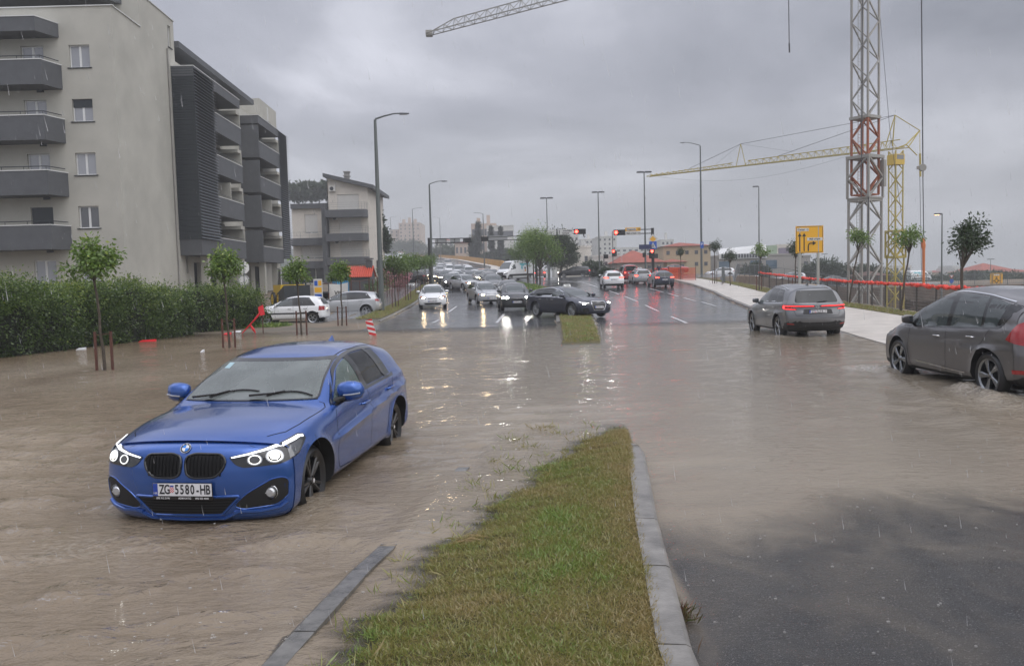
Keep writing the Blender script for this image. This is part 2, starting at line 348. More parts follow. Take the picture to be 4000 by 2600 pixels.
gx=sorted(set([round(v,3)for v in[-x for x in aspace(12,700,.06,.6)]+list(np.arange(-12,21,.22))+aspace(21,700,.05,.6)]))
gy=[-6,-3]+aspace(0,1400,.022,.16)
hgrid('ground',gx,gy,lambda X,Y:ground_z(X,Y)-.07*ss(13,11,Y)*ss(-5.5,-4.5,X)*ss(8.2,7,X),GROUND)
F=lambda tab:(lambda y:float(np.interp(y,[t[0]for t in tab],[t[1]for t in tab])))
kl,kr,ml,mr,vr=F(KL),F(KR),F(ML),F(MR),F(VR)
band('road',aspace(.2,100,.012,.25),lambda y:kl(y)+.0,lambda y:ml(y),40,ASPHALT)
band('road',aspace(.2,100,.012,.25),lambda y:mr(y),lambda y:kr(y),44,ASPHALT,lift=.0045)
band('road',aspace(88.2,112,.012,.5),lambda y:max(kl(y),-30),lambda y:45,60,ASPHALT,lift=.013)
band('road',aspace(112,470,.012,.5),lambda y:kl(y),lambda y:vr(y)-2.4,14,ASPHALT,lift=.006)
band('road',aspace(112,125,.012,.5),lambda y:vr(y)+.5,lambda y:60,40,ASPHALT,lift=.006)
band('pavement',aspace(112,470,.012,.5),lambda y:vr(y)-2.4,lambda y:vr(y)-.2,3,PAVE,lift=.12)
def kerb(name,pts,w=.15,h=.14,seglen=1.0,m=KERB,zoff=.0,side=1,zfun=None,rough=.006,base=-.12):
 """row of kerb stones along plan points; top stands h above the road"""
 P=[Vector((x,y,0))for x,y in pts];q=[P[0]]
 for a,b in zip(P,P[1:]):
  n=max(1,int((b-a).length/seglen));q+=[a+(b-a)*(i+1)/n for i in range(n)]
 mb=MB();rg=random.Random(3)
 for a,b in zip(q,q[1:]):
  d=(b-a);L=d.length;d.normalize();n_=Vector((d.y,-d.x,0))*side;a2=a+d*.006;b2=b-d*.006;jz=rg.uniform(-rough,rough)
  za,zb=(zfun(a.x,a.y),zfun(b.x,b.y))if zfun else(0,0)
  vs=[]
  for p,z in((a2,za),(b2,zb)):
   for(o_,hh)in((0,base),(0,h-.03+jz),(.008,h-.012+jz),(.03,h+jz),(w,h+jz+.004),(w,base)):vs.append((p.x+n_.x*o_,p.y+n_.y*o_,z+hh))
  fs=[(j,(j+1)%6,6+(j+1)%6,6+j)for j in range(6)]+[(5,4,3,2,1,0),(6,7,8,9,10,11)]
  mb.add(vs,fs)
 o=mb.build(name,[m]);
 bm=bmesh.new();bm.from_mesh(o.data);bmesh.ops.recalc_face_normals(bm,faces=bm.faces);bm.to_mesh(o.data);bm.free()
 o['kind']='structure';return o
rz_l=lambda x,y:float(flat_z(y));
kerb('kerb',[(kr(y),y)for y in aspace(14,92,0,3)],zfun=rz_l,h=.13)
kerb('kerb',[(kl(y),y)for y in aspace(38.5,98,0,3)],zfun=rz_l,h=.12,side=-1)
mrk=[(mr(y),y)for y in[2.0,3.0,3.9,5.0,6.0,7.4,8.5]]
kerb('kerb',mrk+[(1.36,8.85),(1.24,9.1)],w=.17,h=.105,zfun=lambda x,y:.0-.035*ss(7.2,9.1,y),side=-1,seglen=1.05)
kerb('kerb',[(1.24,9.1),(1.3,10.2),(mr(13),13),(mr(25),25),(mr(38),38)],w=.15,h=-.03,zfun=lambda x,y:float(flat_z(y))+.10*ss(30,36,y),side=-1)
kerb('kerb',[(ml(y),y)for y in[2.0,3.9,5.4,6.4,8.4]],w=.15,h=.05,m=KERBW,zfun=lambda x,y:-.040-.026*ss(4.2,7.0,y),side=1,seglen=.5,rough=.003)
kerb('kerb',[(ml(y),y)for y in[8.4,9.5,13,17,25,32]],w=.2,h=-.06,zfun=lambda x,y:-.06,side=1)
kerb('kerb',[(ml(y),y)for y in[34,36,38,40,42,44,50,60,75,87]],w=.15,h=.14,zfun=rz_l,side=1)
kerb('kerb',[(mr(y),y)for y in[36,38,40.5,42,44,50,60,75,87]],w=.15,h=.14,zfun=rz_l,side=-1)
band('pavement',aspace(14,92,.012,.4),lambda y:kr(y)+.17,lambda y:min(kr(y)+lin([(14,4.2),(25,4.6),(40,4.2),(60,3.2),(80,3)],y),30),8,PAVE,lift=.002,fz=lambda x,y:float(flat_z(y))+.14)
band('pavement',aspace(40,96,.012,.4),lambda y:kl(y)-lin([(40,3.6),(60,3.9),(96,3.9)],y),lambda y:kl(y)-lin([(40,1.35),(60,1.5),(96,1.6)],y),4,PAVEG,lift=.012)
def dash(x0,y0,x1,y1,w=.13,m=ROADW,name='road_marking',lift=.017):
 a,b=Vector((x0,y0,0)),Vector((x1,y1,0));d=(b-a).normalized();n=Vector((-d.y,d.x,0))*w/2;k=max(1,int((b-a).length/.8));vs=[]
 for i in range(k+1):
  p=a+(b-a)*i/k
  for s in(1,-1):q=p+n*s;vs.append((q.x,q.y,gz(q.x,q.y)+lift))
 o=MB().add(vs,[(2*i+1,2*i+3,2*i+2,2*i)for i in range(k)]).build(name,[m]);o['kind']='structure';return o
def pdash(u0,v0,u1,v1,w=.13):a=gp(u0,v0);b=gp(u1,v1);dash(a.x,a.y,b.x,b.y,w)
for q in((2620,1237,2685,1264),(2520,1192,2572,1216),(2440,1158,2490,1178),(2380,1136,2418,1150),(2262,1100,2335,1122),(2535,1126,2590,1141),(2610,1146,2650,1158),(2672,1164,2720,1177),(2740,1180,2795,1196)):pdash(*q)
for q in((1752,1220,1784,1197),(1690,1262,1716,1250),(1940,1262,1968,1228)):pdash(*q)
for i in range(5):a=gp(2180+i*26,1098+i*1.2);dash(a.x-1.2,a.y,a.x+1.2,a.y+.3,.45)
band('grass_strip',aspace(2,9.9,0,.11),lambda y:ml(y)+.22,lambda y:mr(y)-.17,32,GRASSB,lift=.001)
band('grass_strip',aspace(23.5,42.5,0,.4),lambda y:ml(y)+.15,lambda y:mr(y)-.15,6,GRASSB,lift=.010)
band('grass_strip',aspace(42.5,87,0,.7),lambda y:ml(y)+.15,lambda y:max(mr(y)-.15,ml(y)+.2),8,GRASSB,lift=.010)
band('grass_strip',aspace(39.5,96,.0,.6),lambda y:kl(y)-lin([(39,1.3),(60,1.45),(96,1.55)],y),lambda y:kl(y)-.16,4,GRASSB,lift=.012)
band('grass_strip',aspace(16,90,.0,.6),lambda y:kr(y)+lin([(14,4.2),(25,4.6),(40,4.2),(60,3.2),(80,3)],y),lambda y:kr(y)+lin([(14,5.4),(25,5.5),(40,5.4),(60,4.6),(80,4)],y),4,GRASSB,lift=.005,fz=lambda x,y:float(flat_z(y))+.15)
def watermat():
 m=bpy.data.materials.new('muddy_flood_water');m.use_nodes=True;t=m.node_tree;t.nodes.clear();L=t.links;N_=t.nodes.new
 out=N_('ShaderNodeOutputMaterial');tc=N_('ShaderNodeTexCoord');at_=N_('ShaderNodeAttribute');at_.attribute_name='depth';fo=N_('ShaderNodeAttribute');fo.attribute_name='foam';ru=N_('ShaderNodeAttribute');ru.attribute_name='rough'
 def nz(s,d=5,sc=(1,1,1),rough=.55,dist=0):
  mp=N_('ShaderNodeMapping');mp.inputs['Scale'].default_value=sc;L.new(tc.outputs['Object'],mp.inputs['Vector'])
  n=N_('ShaderNodeTexNoise');n.inputs['Scale'].default_value=s;n.inputs['Detail'].default_value=d;n.inputs['Roughness'].default_value=rough;n.inputs['Distortion'].default_value=dist;L.new(mp.outputs[0],n.inputs['Vector']);return n
 silt=nz(.22,5,(1,.5,1),.6,.8);r=N_('ShaderNodeValToRGB');L.new(silt.outputs[0],r.inputs[0]);r.color_ramp.elements[0].position=.35;r.color_ramp.elements[1].position=.68
 r.color_ramp.elements[0].color=(.15,.105,.066,1);r.color_ramp.elements[1].color=(.30,.242,.17,1)
 sx_=N_('ShaderNodeSeparateXYZ');L.new(tc.outputs['Object'],sx_.inputs[0]);mr_=N_('ShaderNodeMapRange');mr_.inputs['From Min'].default_value=-5;mr_.inputs['From Max'].default_value=3;mr_.inputs['To Min'].default_value=0;mr_.inputs['To Max'].default_value=1;L.new(sx_.outputs[0],mr_.inputs['Value'])
 c2=N_('ShaderNodeMixRGB');c2.inputs[2].default_value=(.29,.258,.205,1);L.new(r.outputs[0],c2.inputs[1])
 ml_=N_('ShaderNodeMath');ml_.operation='MULTIPLY';ml_.inputs[1].default_value=.6;L.new(mr_.outputs[0],ml_.inputs[0]);L.new(ml_.outputs[0],c2.inputs[0])
 fm=N_('ShaderNodeMixRGB');fm.inputs[2].default_value=(.50,.455,.39,1);fn=nz(22,4);mf=N_('ShaderNodeMath');mf.operation='MULTIPLY';L.new(fo.outputs['Fac'],mf.inputs[0])
 mr2=N_('ShaderNodeMapRange');mr2.inputs['From Min'].default_value=.4;mr2.inputs['From Max'].default_value=.6;L.new(fn.outputs[0],mr2.inputs['Value']);L.new(mr2.outputs[0],mf.inputs[1]);L.new(mf.outputs[0],fm.inputs[0]);L.new(c2.outputs[0],fm.inputs[1])
 df=N_('ShaderNodeBsdfDiffuse');L.new(fm.outputs[0],df.inputs[0])
 tr=N_('ShaderNodeBsdfTransparent');tr.inputs[0].default_value=(.93,.91,.88,1)
 dm=N_('ShaderNodeMapRange');dm.inputs['From Min'].default_value=.0;dm.inputs['From Max'].default_value=.060;dm.interpolation_type='SMOOTHSTEP'
 cl=nz(1.7,9,(1,.6,1),.6,1.0);ad=N_('ShaderNodeMath');ad.operation='MULTIPLY_ADD';ad.inputs[1].default_value=.05;L.new(cl.outputs[0],ad.inputs[0]);sb=N_('ShaderNodeMath');sb.operation='SUBTRACT';sb.inputs[1].default_value=.025;L.new(at_.outputs['Fac'],ad.inputs[2]);L.new(ad.outputs[0],sb.inputs[0]);L.new(sb.outputs[0],dm.inputs['Value'])
 mx=N_('ShaderNodeMixShader');L.new(dm.outputs[0],mx.inputs[0]);L.new(tr.outputs[0],mx.inputs[1]);L.new(df.outputs[0],mx.inputs[2])
 gl=N_('ShaderNodeBsdfGlossy');gl.inputs['Roughness'].default_value=.03;fr=N_('ShaderNodeFresnel');fr.inputs[0].default_value=1.42
 b1=N_('ShaderNodeBump');b1.inputs['Distance'].default_value=.045;b1.inputs['Strength'].default_value=.55;w1=nz(6,5,(1,1.7,1),.6,.5);L.new(w1.outputs[0],b1.inputs['Height'])
 mr3=N_('ShaderNodeMath');mr3.operation='MULTIPLY_ADD';mr3.inputs[1].default_value=1.0;mr3.inputs[2].default_value=.05;L.new(ru.outputs['Fac'],mr3.inputs[0]);L.new(mr3.outputs[0],b1.inputs['Strength'])
 vo=N_('ShaderNodeTexVoronoi');vo.inputs['Scale'].default_value=7;L.new(tc.outputs['Object'],vo.inputs['Vector'])
 rings=N_('ShaderNodeMath');rings.operation='SINE';k=N_('ShaderNodeMath');k.operation='MULTIPLY';k.inputs[1].default_value=55;L.new(vo.outputs['Distance'],k.inputs[0]);L.new(k.outputs[0],rings.inputs[0])
 fall=N_('ShaderNodeMapRange');fall.inputs['From Min'].default_value=0;fall.inputs['From Max'].default_value=.45;fall.inputs['To Min'].default_value=1;fall.inputs['To Max'].default_value=0;L.new(vo.outputs['Distance'],fall.inputs['Value'])
 rm=N_('ShaderNodeMath');rm.operation='MULTIPLY';L.new(rings.outputs[0],rm.inputs[0]);L.new(fall.outputs[0],rm.inputs[1])
 b2=N_('ShaderNodeBump');b2.inputs['Distance'].default_value=.0022;b2.inputs['Strength'].default_value=.45;L.new(rm.outputs[0],b2.inputs['Height']);L.new(b1.outputs[0],b2.inputs['Normal'])
 w3=nz(42,3,(1,1.6,1));b3=N_('ShaderNodeBump');b3.inputs['Distance'].default_value=.006;b3.inputs['Strength'].default_value=.5;L.new(w3.outputs[0],b3.inputs['Height']);L.new(b2.outputs[0],b3.inputs['Normal'])
 for s in(gl,fr,df):L.new(b3.outputs[0],s.inputs['Normal'])
 m2=N_('ShaderNodeMixShader');L.new(fr.outputs[0],m2.inputs[0]);L.new(mx.outputs[0],m2.inputs[1]);L.new(gl.outputs[0],m2.inputs[2]);L.new(m2.outputs[0],out.inputs[0]);return m
def waves(X,Y):
 rg=np.random.RandomState(5);Z=np.zeros_like(X)
 left=ss(3,-3,X)*ss(16,6,Y)
 flow=np.zeros_like(X)
 for i in range(26):
  L_=rg.uniform(.22,1.0);a=rad(rg.normal(104,20));ph=rg.uniform(0,6.28);k=2*np.pi/L_
  wx=X+.35*np.sin(Y*.9+i)+.2*np.sin(X*1.3+Y*.7+i*2);wy=Y+.30*np.sin(X*.8+i*1.7)
  s=1-2*np.abs(np.sin(k*.5*(wx*np.cos(a)+wy*np.sin(a))+ph));flow+=s*L_*.0046
 sharp=np.abs(flow)*np.sign(flow)
 md=.25+1.5*np.clip(.5+.35*np.sin(X*1.1+np.sin(Y*.8)*1.5)+.35*np.sin(Y*1.7+X*.6+np.sin(X*1.9)),0,1);swell=np.zeros_like(X)
 for i in range(8):
  L_=rg.uniform(.9,2.6);a=rad(rg.normal(80,25));k=2*np.pi/L_;swell+=np.sin(k*(X*np.cos(a)+(Y+.25*np.sin(X*1.1+i))*np.sin(a))+i*2.1)*L_*.0022
 Z+=swell*(.12+1.3*left);flow=flow*md
 Z+=flow*(.10+2.0*left+.5*ss(3.5,7,X)*ss(18,9,Y))
 hx,hy=-2.72,6.75;r=np.hypot((X-hx),(Y-hy));Z+=.016*np.sin(r*7.2-1)*np.exp(-np.abs(r-.6)*.7)*ss(9.2,6.5,Y)
 for(wx,wy,am)in((7.3,15.6,.05),(7.35,12.9,.06),(7.15,12.0,.04),(8.1,24.6,.03),(9.8,24.7,.03)):
  r=np.hypot(X-wx,Y-wy);Z+=am*np.exp(-(r/.45)**2)+am*.4*np.sin(r*8)*np.exp(-r*.8)
 for(x0,y0,x1,y1,am)in((7.0,15.5,4.6,5.5,.045),(7.2,13.2,6.4,5.5,.04),(7.9,24.5,3.5,16,.02),(9.9,24.5,7.2,18.5,.02)):
  dx,dy=x1-x0,y1-y0;LL=math.hypot(dx,dy);t=((X-x0)*dx+(Y-y0)*dy)/LL;d=((X-x0)*dy-(Y-y0)*dx)/LL;w=.16+.04*np.clip(t,0,20)
  Z+=am*np.exp(-(d/w)**2)*ss(-.3,.4,t)*ss(LL,LL*.4,t)*np.cos(d/w*1.2)
 kx=npl(ML,Y);Z+=.022*np.exp(-((X-kx-.1)/.14)**2)*ss(9.4,7.6,Y)*ss(5.4,6.2,Y)
 return Z
wx_=sorted(set(np.round(np.concatenate([np.arange(-26,-7,.16),np.arange(-7,3.2,.055),np.arange(3.2,11.4,.075)]),3).tolist()))
wy_=[.4,1.2,2.0]+aspace(2.3,44,.009,.05)
X,Y=np.meshgrid(wx_,wy_);Zw=waves(X,Y);G=ground_z(X,Y)
nx,ny=len(wx_),len(wy_);idx=np.arange(nx*ny).reshape(ny,nx);f=np.stack([idx[:-1,:-1].ravel(),idx[:-1,1:].ravel(),idx[1:,1:].ravel(),idx[1:,:-1].ravel()],1)
dep=(-G).ravel();keep=(dep[f].max(1)>-.06);f=f[keep]
fade=ss(-.02,.06,-G);Zw=Zw*np.maximum(fade,.12);Zw=np.where(G<0,np.maximum(Zw,G*.4),Zw)
foam=np.zeros_like(X)
for(fx,fy,r0,am)in((7.0,15.9,.60,1.3),(7.3,13.0,.4,.9),(7.15,12.4,.5,1.0),(6.9,11.5,.6,.5),(8.0,24.7,.45,.9),(9.9,24.6,.45,.8),(8.95,24.2,.8,.45),(-2.3,6.3,.9,.15),(-12,20,2.4,.30),(-14,15,3,.35),(-9,17.5,2.5,.22),(-3.4,6.1,.35,.3),(-1.75,7.1,.3,.3)):
 foam=np.maximum(foam,am*np.exp(-(((X-fx)**2+(Y-fy)**2)/r0**2)))
Zw=Zw+np.clip(foam-.3,0,1)*.035*(np.sin(X*31+np.sin(Y*17)*2)*np.sin(Y*27+X*11)+.8*np.sin(X*61+Y*23)*np.sin(Y*53))
v=np.stack([X.ravel(),Y.ravel(),Zw.ravel()],1)
me=bpy.data.meshes.new('flood_water');me.from_pydata(v.tolist(),[],f.tolist());me.materials.append(watermat());me.polygons.foreach_set('use_smooth',[True]*len(me.polygons))
def attr(me,n,a):at_=me.attributes.new(n,'FLOAT','POINT');at_.data.foreach_set('value',np.asarray(a,np.float32).ravel())
attr(me,'depth',dep)
attr(me,'foam',foam)
attr(me,'rough',np.clip(ss(2,-4,X)*.9+ss(4,8,X)*ss(20,9,Y)*.6+.12,0,1))
wo=bpy.data.objects.new('flood_water',me);COL.objects.link(wo);wo['kind']='structure'
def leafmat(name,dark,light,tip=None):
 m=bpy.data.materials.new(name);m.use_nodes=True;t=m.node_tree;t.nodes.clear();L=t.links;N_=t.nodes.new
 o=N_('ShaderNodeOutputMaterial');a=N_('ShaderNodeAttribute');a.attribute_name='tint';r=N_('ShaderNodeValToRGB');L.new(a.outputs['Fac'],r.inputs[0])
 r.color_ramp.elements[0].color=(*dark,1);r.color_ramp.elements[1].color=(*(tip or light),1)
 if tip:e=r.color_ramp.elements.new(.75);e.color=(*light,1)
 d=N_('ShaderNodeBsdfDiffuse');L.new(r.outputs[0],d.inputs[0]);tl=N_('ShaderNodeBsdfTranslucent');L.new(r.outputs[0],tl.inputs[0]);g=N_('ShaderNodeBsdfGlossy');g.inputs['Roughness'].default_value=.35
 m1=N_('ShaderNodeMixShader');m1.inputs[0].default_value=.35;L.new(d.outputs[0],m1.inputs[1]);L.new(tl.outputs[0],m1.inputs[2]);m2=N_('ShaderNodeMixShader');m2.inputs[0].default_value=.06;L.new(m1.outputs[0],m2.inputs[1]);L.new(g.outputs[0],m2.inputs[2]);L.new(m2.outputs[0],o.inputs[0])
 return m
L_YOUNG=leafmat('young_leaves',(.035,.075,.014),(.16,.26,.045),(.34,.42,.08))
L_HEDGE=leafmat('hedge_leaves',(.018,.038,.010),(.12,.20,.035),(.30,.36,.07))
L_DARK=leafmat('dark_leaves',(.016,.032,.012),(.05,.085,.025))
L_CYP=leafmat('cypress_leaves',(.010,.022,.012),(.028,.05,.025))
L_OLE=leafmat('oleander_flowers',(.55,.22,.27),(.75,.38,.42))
BARK=mat('bark',(.075,.06,.045),.85,noise_=(14,.4),bump=(30,.5));STAKE=mat('rusty_stake',(.10,.038,.025),.7,noise_=(8,.3));GRAYBARK=mat('pale_bark',(.09,.082,.07),.85,noise_=(10,.3))
def leaves(C,D,S,m,name,parent=None,tint=None,aspect=.5,rs=None,fold=.25,**t):
 rs=rs or np.random.RandomState(1);n=len(C);D=D/np.maximum(np.linalg.norm(D,axis=1,keepdims=True),1e-6)
 R_=rs.normal(size=(n,3));U=np.cross(D,R_);U/=np.maximum(np.linalg.norm(U,axis=1,keepdims=True),1e-6);Nn=np.cross(D,U);S=np.asarray(S).reshape(-1,1)*np.ones((n,1))
 a=C;b=C+D*S*.45+U*S*aspect*.5+Nn*S*fold*.2;c=C+D*S;d=C+D*S*.45-U*S*aspect*.5+Nn*S*fold*.2
 V=np.stack([a,b,c,d],1).reshape(-1,3);F_=np.arange(4*n).reshape(n,4)
 me=bpy.data.meshes.new(name);me.vertices.add(4*n);me.vertices.foreach_set('co',V.astype(np.float32).ravel());me.loops.add(4*n);me.loops.foreach_set('vertex_index',F_.ravel().astype(np.int32))
 me.polygons.add(n);me.polygons.foreach_set('loop_start',np.arange(0,4*n,4).astype(np.int32));me.update(calc_edges=True);me.validate();me.materials.append(m)
 tint=rs.rand(n)if tint is None else tint;attr(me,'tint',np.repeat(np.clip(tint,0,1),4))
 o=bpy.data.objects.new(name,me);COL.objects.link(o);o.parent=parent
 return tag(o,**t)if t else o
def tree(label,loc,H,crown_r,crown_z,nb=9,nl=900,ls=.085,m=None,trunk_r=.03,lean=(0,0),seed=1,stakes=0,group=None,flat=1.0,fork=.62,name='young_tree',bark=None,cat='tree',spread=.5,droop=.5,wind=(0,0),rstake=0):
 rg=random.Random(seed);rs=np.random.RandomState(seed);root=thing(name,label,cat,loc,0,group);m=m or L_YOUNG
 zf=crown_z-crown_r*fork;tip=Vector((lean[0],lean[1],zf));tr=MB();pts=[]
 for i in range(7):
  t=i/6;pts.append(Vector((lean[0]*t**1.5+.02*math.sin(i*2.1+seed),lean[1]*t**1.5,-.25+(zf+.25)*t)))
 tr.tube(pts,[trunk_r*(1.25-.45*i/6)for i in range(7)],8);ends=[]
 for k in range(nb):
  a=6.283*k/nb*1.0+rg.uniform(-.4,.4);el=rg.uniform(.1,1.25);rr=crown_r*rg.uniform(.55,1.05)
  e_=Vector((lean[0]*1.1+wind[0]+rr*math.cos(a)*math.cos(el),lean[1]*1.1+wind[1]+rr*math.sin(a)*math.cos(el),crown_z+crown_r*flat*(math.sin(el)*1.15-.45)*rg.uniform(.8,1.15)))
  mid=(tip+e_)/2+Vector((rg.uniform(-.1,.1),rg.uniform(-.1,.1),.12))*crown_r
  tr.tube([pts[-2],tip+Vector((0,0,-.02)),mid,e_],[trunk_r*.7,trunk_r*.55,trunk_r*.32,trunk_r*.12],5);ends.append((mid,e_))
 if H>crown_z+crown_r*.9:
  for q in range(2):
   e_=Vector((lean[0]+wind[0]*1.3+rg.uniform(-.4,.4)*crown_r,lean[1]+rg.uniform(-.3,.3)*crown_r,H*rg.uniform(.93,.99)));tr.tube([tip,(tip+e_)/2,e_],[trunk_r*.5,trunk_r*.3,trunk_r*.1],5);ends.append(((tip+e_)/2,e_))
 tr.build('trunk',[bark or BARK],root,True,60)
 C=[];D=[];per=max(6,nl//len(ends));T=[]
 for mid,e_ in ends:
  sc=rg.uniform(.75,1.15)
  for j in range(per):
   t=rg.random()**.6;p=mid.lerp(e_,t*1.06);o_=Vector((rg.gauss(0,1),rg.gauss(0,1),rg.gauss(0,.8)))*crown_r*.19*spread*2*sc;p=p+o_
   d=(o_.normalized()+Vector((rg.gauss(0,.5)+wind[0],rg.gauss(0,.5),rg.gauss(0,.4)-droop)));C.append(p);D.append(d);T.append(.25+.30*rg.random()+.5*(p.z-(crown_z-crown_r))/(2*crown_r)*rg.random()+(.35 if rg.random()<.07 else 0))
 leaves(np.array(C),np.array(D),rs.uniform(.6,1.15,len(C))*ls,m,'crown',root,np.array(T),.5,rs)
 for s in((1,-1)if stakes else()):
  st=MB();st.box(s*.19-.025,s*.19+.025,-.025,.025,-.3,stakes);st.build('stake',[STAKE],root)
 if stakes:
  st=MB();st.bar((-.19,.0,stakes-.08),(.19,.0,stakes-.05),.018);st.build('stake_tie',[STAKE],root)
 return root
YG='young street trees held by stakes'
g_=gp
def on(x,y):return(x,y,gz(x,y))
lt=[((410,1452),3.3,.62,2.62,'young staked tree nearest the camera standing in the flood in front of the hedge',11,(-.12,0)),((896,1364),3.25,.58,2.55,'young staked tree in the flood between hedge and car roof, second from the left',5,(-.05,0)),((1180,1312),3.0,.58,2.35,'young staked tree in front of the parked white old hatchback',8,(-.1,0)),((1338,1282),3.05,.50,2.40,'young staked tree in front of the parked silver hatchback',21,(0,0))]
for(uv,H,r,cz,lab,sd,ln)in lt:
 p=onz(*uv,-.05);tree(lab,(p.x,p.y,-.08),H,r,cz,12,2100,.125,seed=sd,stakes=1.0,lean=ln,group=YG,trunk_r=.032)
md=[((1545,1200),'young staked tree on the verge, closest to the large lamp post on the left'),((1595,1174),'young staked tree on the verge before the pink oleander'),((1634,1152),'third young tree of the verge row, right of the oleander'),((1664,1124),'fourth young tree of the verge row with close stakes'),((1682,1105),'farthest young tree of the verge row below the gantry post')]
for i,(uv,lab)in enumerate(md):
 p=gp(*uv);tree(lab,p,3.35,.95,2.60,12,2200,.14,m=L_YOUNG if i%2 else L_HEDGE,seed=30+i,stakes=1.15,group=YG,trunk_r=.035)
rt=[((2660,1092),3.3,.55,'small young tree beside the orange mesh barrier',0),((2792,1107),3.9,.60,'young tree with brown stakes left of the parked white car behind the fence',0),((2852,1115),3.1,.62,'thin leafed young tree in front of the grey commercial building',.0),((2965,1134),3.55,.62,'dense young tree halfway along the red netting fence',.12),((3107,1150),3.6,.62,'young tree close to the left post of the yellow lane sign',.02),((3318,1186),3.9,.62,'leaning young tree at the foot of the white crane mast',.45),((3520,1216),3.7,.66,'forked young tree at the foot of the yellow crane mast',.32)]
for i,(uv,H,r,lab,ln)in enumerate(rt):
 p=gp(*uv);s_=1.0;hh=H-r
 tree(lab,p,H,r,hh,10,950,.13,m=L_YOUNG if i in(3,5,6)else L_DARK,seed=60+i,stakes=1.1 if i not in(2,5,6)else 0,lean=(ln,0),group=YG,trunk_r=.04,fork=.95)
p=at(3752,1125,26);p.z=gz(p.x,p.y);tree('dark leaved tree with a wind bent crown behind the grey people carrier',p,3.45,.66,2.80,13,1900,.12,m=L_DARK,seed=81,trunk_r=.05,lean=(.05,0),wind=(.18,0),fork=1.4,name='tree')
for(uv,H,r,lab,sd)in(((2110,1117),5.6,2.1,'broad light green tree on the junction island, front one',91),((2062,1100),5.7,1.9,'light green tree on the junction island behind the white van',93),((2085,1092),6.4,2.0,'tall light green tree in the middle of the junction island',95)):
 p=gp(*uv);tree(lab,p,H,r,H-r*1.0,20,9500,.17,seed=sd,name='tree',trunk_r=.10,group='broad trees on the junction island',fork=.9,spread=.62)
def hedge(label,P0,P1,h0,h1,w,n,seed=3,name='hedge',m=None,ls=.085,ends=0):
 rs=np.random.RandomState(seed);root=thing(name,label,'hedge');P0=Vector(P0);P1=Vector(P1);d=(P1-P0);L_=d.length;d.normalize();nrm=Vector((d.y,-d.x,0))
 k=60;core=MB();rings=[]
 hf=lambda t:(h0+(h1-h0)*t)*(1+.06*math.sin(t*17+1)+.05*math.sin(t*41))
 wf=lambda t:w*(1+.12*math.sin(t*23+2)+.08*math.sin(t*57))*(min(1,t/.03,(1-t)/.05)**.5 if ends else 1)
 for i in range(k+1):
  t=i/k;p=P0+d*L_*t;h=hf(t)*.93;ww=wf(t)*.42;rings.append([(p.x+nrm.x*a*ww,p.y+nrm.y*a*ww,gz(p.x,p.y)-.2+(h+.2)*b)for a,b in((-1,0),(-1,.75),(-.7,.95),(.7,.95),(1,.75),(1,0))])
 vs=[q for r in rings for q in r];fs=[(i*6+j,i*6+j+1,i*6+j+7,i*6+j+6)for i in range(k)for j in range(5)]+[(0,1,2,3,4,5),tuple(k*6+j for j in(5,4,3,2,1,0))]
 core.add(vs,fs);core.build('dark_core',[mat('hedge_inside',(.010,.014,.006),.95)],root)  # solid core, coloured near black for the shade inside the hedge
 nc=int(n/85);ct=rs.rand(nc);side=rs.rand(nc);C=[];D=[];T=[]
 for t,s in zip(ct,side):
  h=hf(t);ww=wf(t)/2;p=P0+d*L_*t;g=gz(p.x,p.y)
  if s<.62:a,z=1.0,rs.rand()**.8*h*.95
  elif s<.95:a,z=rs.uniform(-1,1),h*(1-.08*rs.rand())
  else:a,z=-1,rs.rand()*h
  if s<.62 and z>h*.75:a*=.85
  c=np.array([p.x+nrm.x*a*ww,p.y+nrm.y*a*ww,g+z]);r=rs.uniform(.10,.26);kk=rs.randint(50,120)
  o_=rs.normal(size=(kk,3))*r*np.array([1,1,.8]);C.append(c+o_);out_=np.array([nrm.x*a,nrm.y*a,.5 if s<.62 else 1.1]);D.append(o_/r*.6+out_*.8+rs.normal(size=(kk,3))*.5-np.array([0,0,.55]))
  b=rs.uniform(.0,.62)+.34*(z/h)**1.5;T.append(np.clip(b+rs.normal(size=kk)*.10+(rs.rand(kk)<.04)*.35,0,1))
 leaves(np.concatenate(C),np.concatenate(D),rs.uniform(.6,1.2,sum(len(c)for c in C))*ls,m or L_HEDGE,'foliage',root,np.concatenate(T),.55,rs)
 C=[];D=[];
 for q in range(int(L_*2.2)):
  t=rs.rand();p=P0+d*L_*t;g=gz(p.x,p.y);h=hf(t);dr=np.array([rs.normal()*.5,rs.normal()*.5,1.0]);l=rs.uniform(.15,.5)
  for j in range(16):u=j/15;C.append(np.array([p.x+nrm.x*wf(t)*rs.uniform(-.3,.45)*0+dr[0]*u*l,p.y+dr[1]*u*l,g+h*.97+u*l*dr[2]-.25*l*u*u]));D.append(rs.normal(size=3)+np.array([0,0,-.2]))
 leaves(np.array(C),np.array(D),.075,m or L_HEDGE,'leafy_shoots',root,rs.uniform(.5,1,len(C)),.5,rs)['kind']='stuff'
 return root
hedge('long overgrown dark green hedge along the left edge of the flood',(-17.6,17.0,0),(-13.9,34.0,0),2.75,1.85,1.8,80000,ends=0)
hedge('short separate hedge bush before the parked white hatchback',(-13.8,35.2,0),(-12.0,38.2,0),1.8,1.6,1.7,15000,seed=9,ends=1,name='bush')
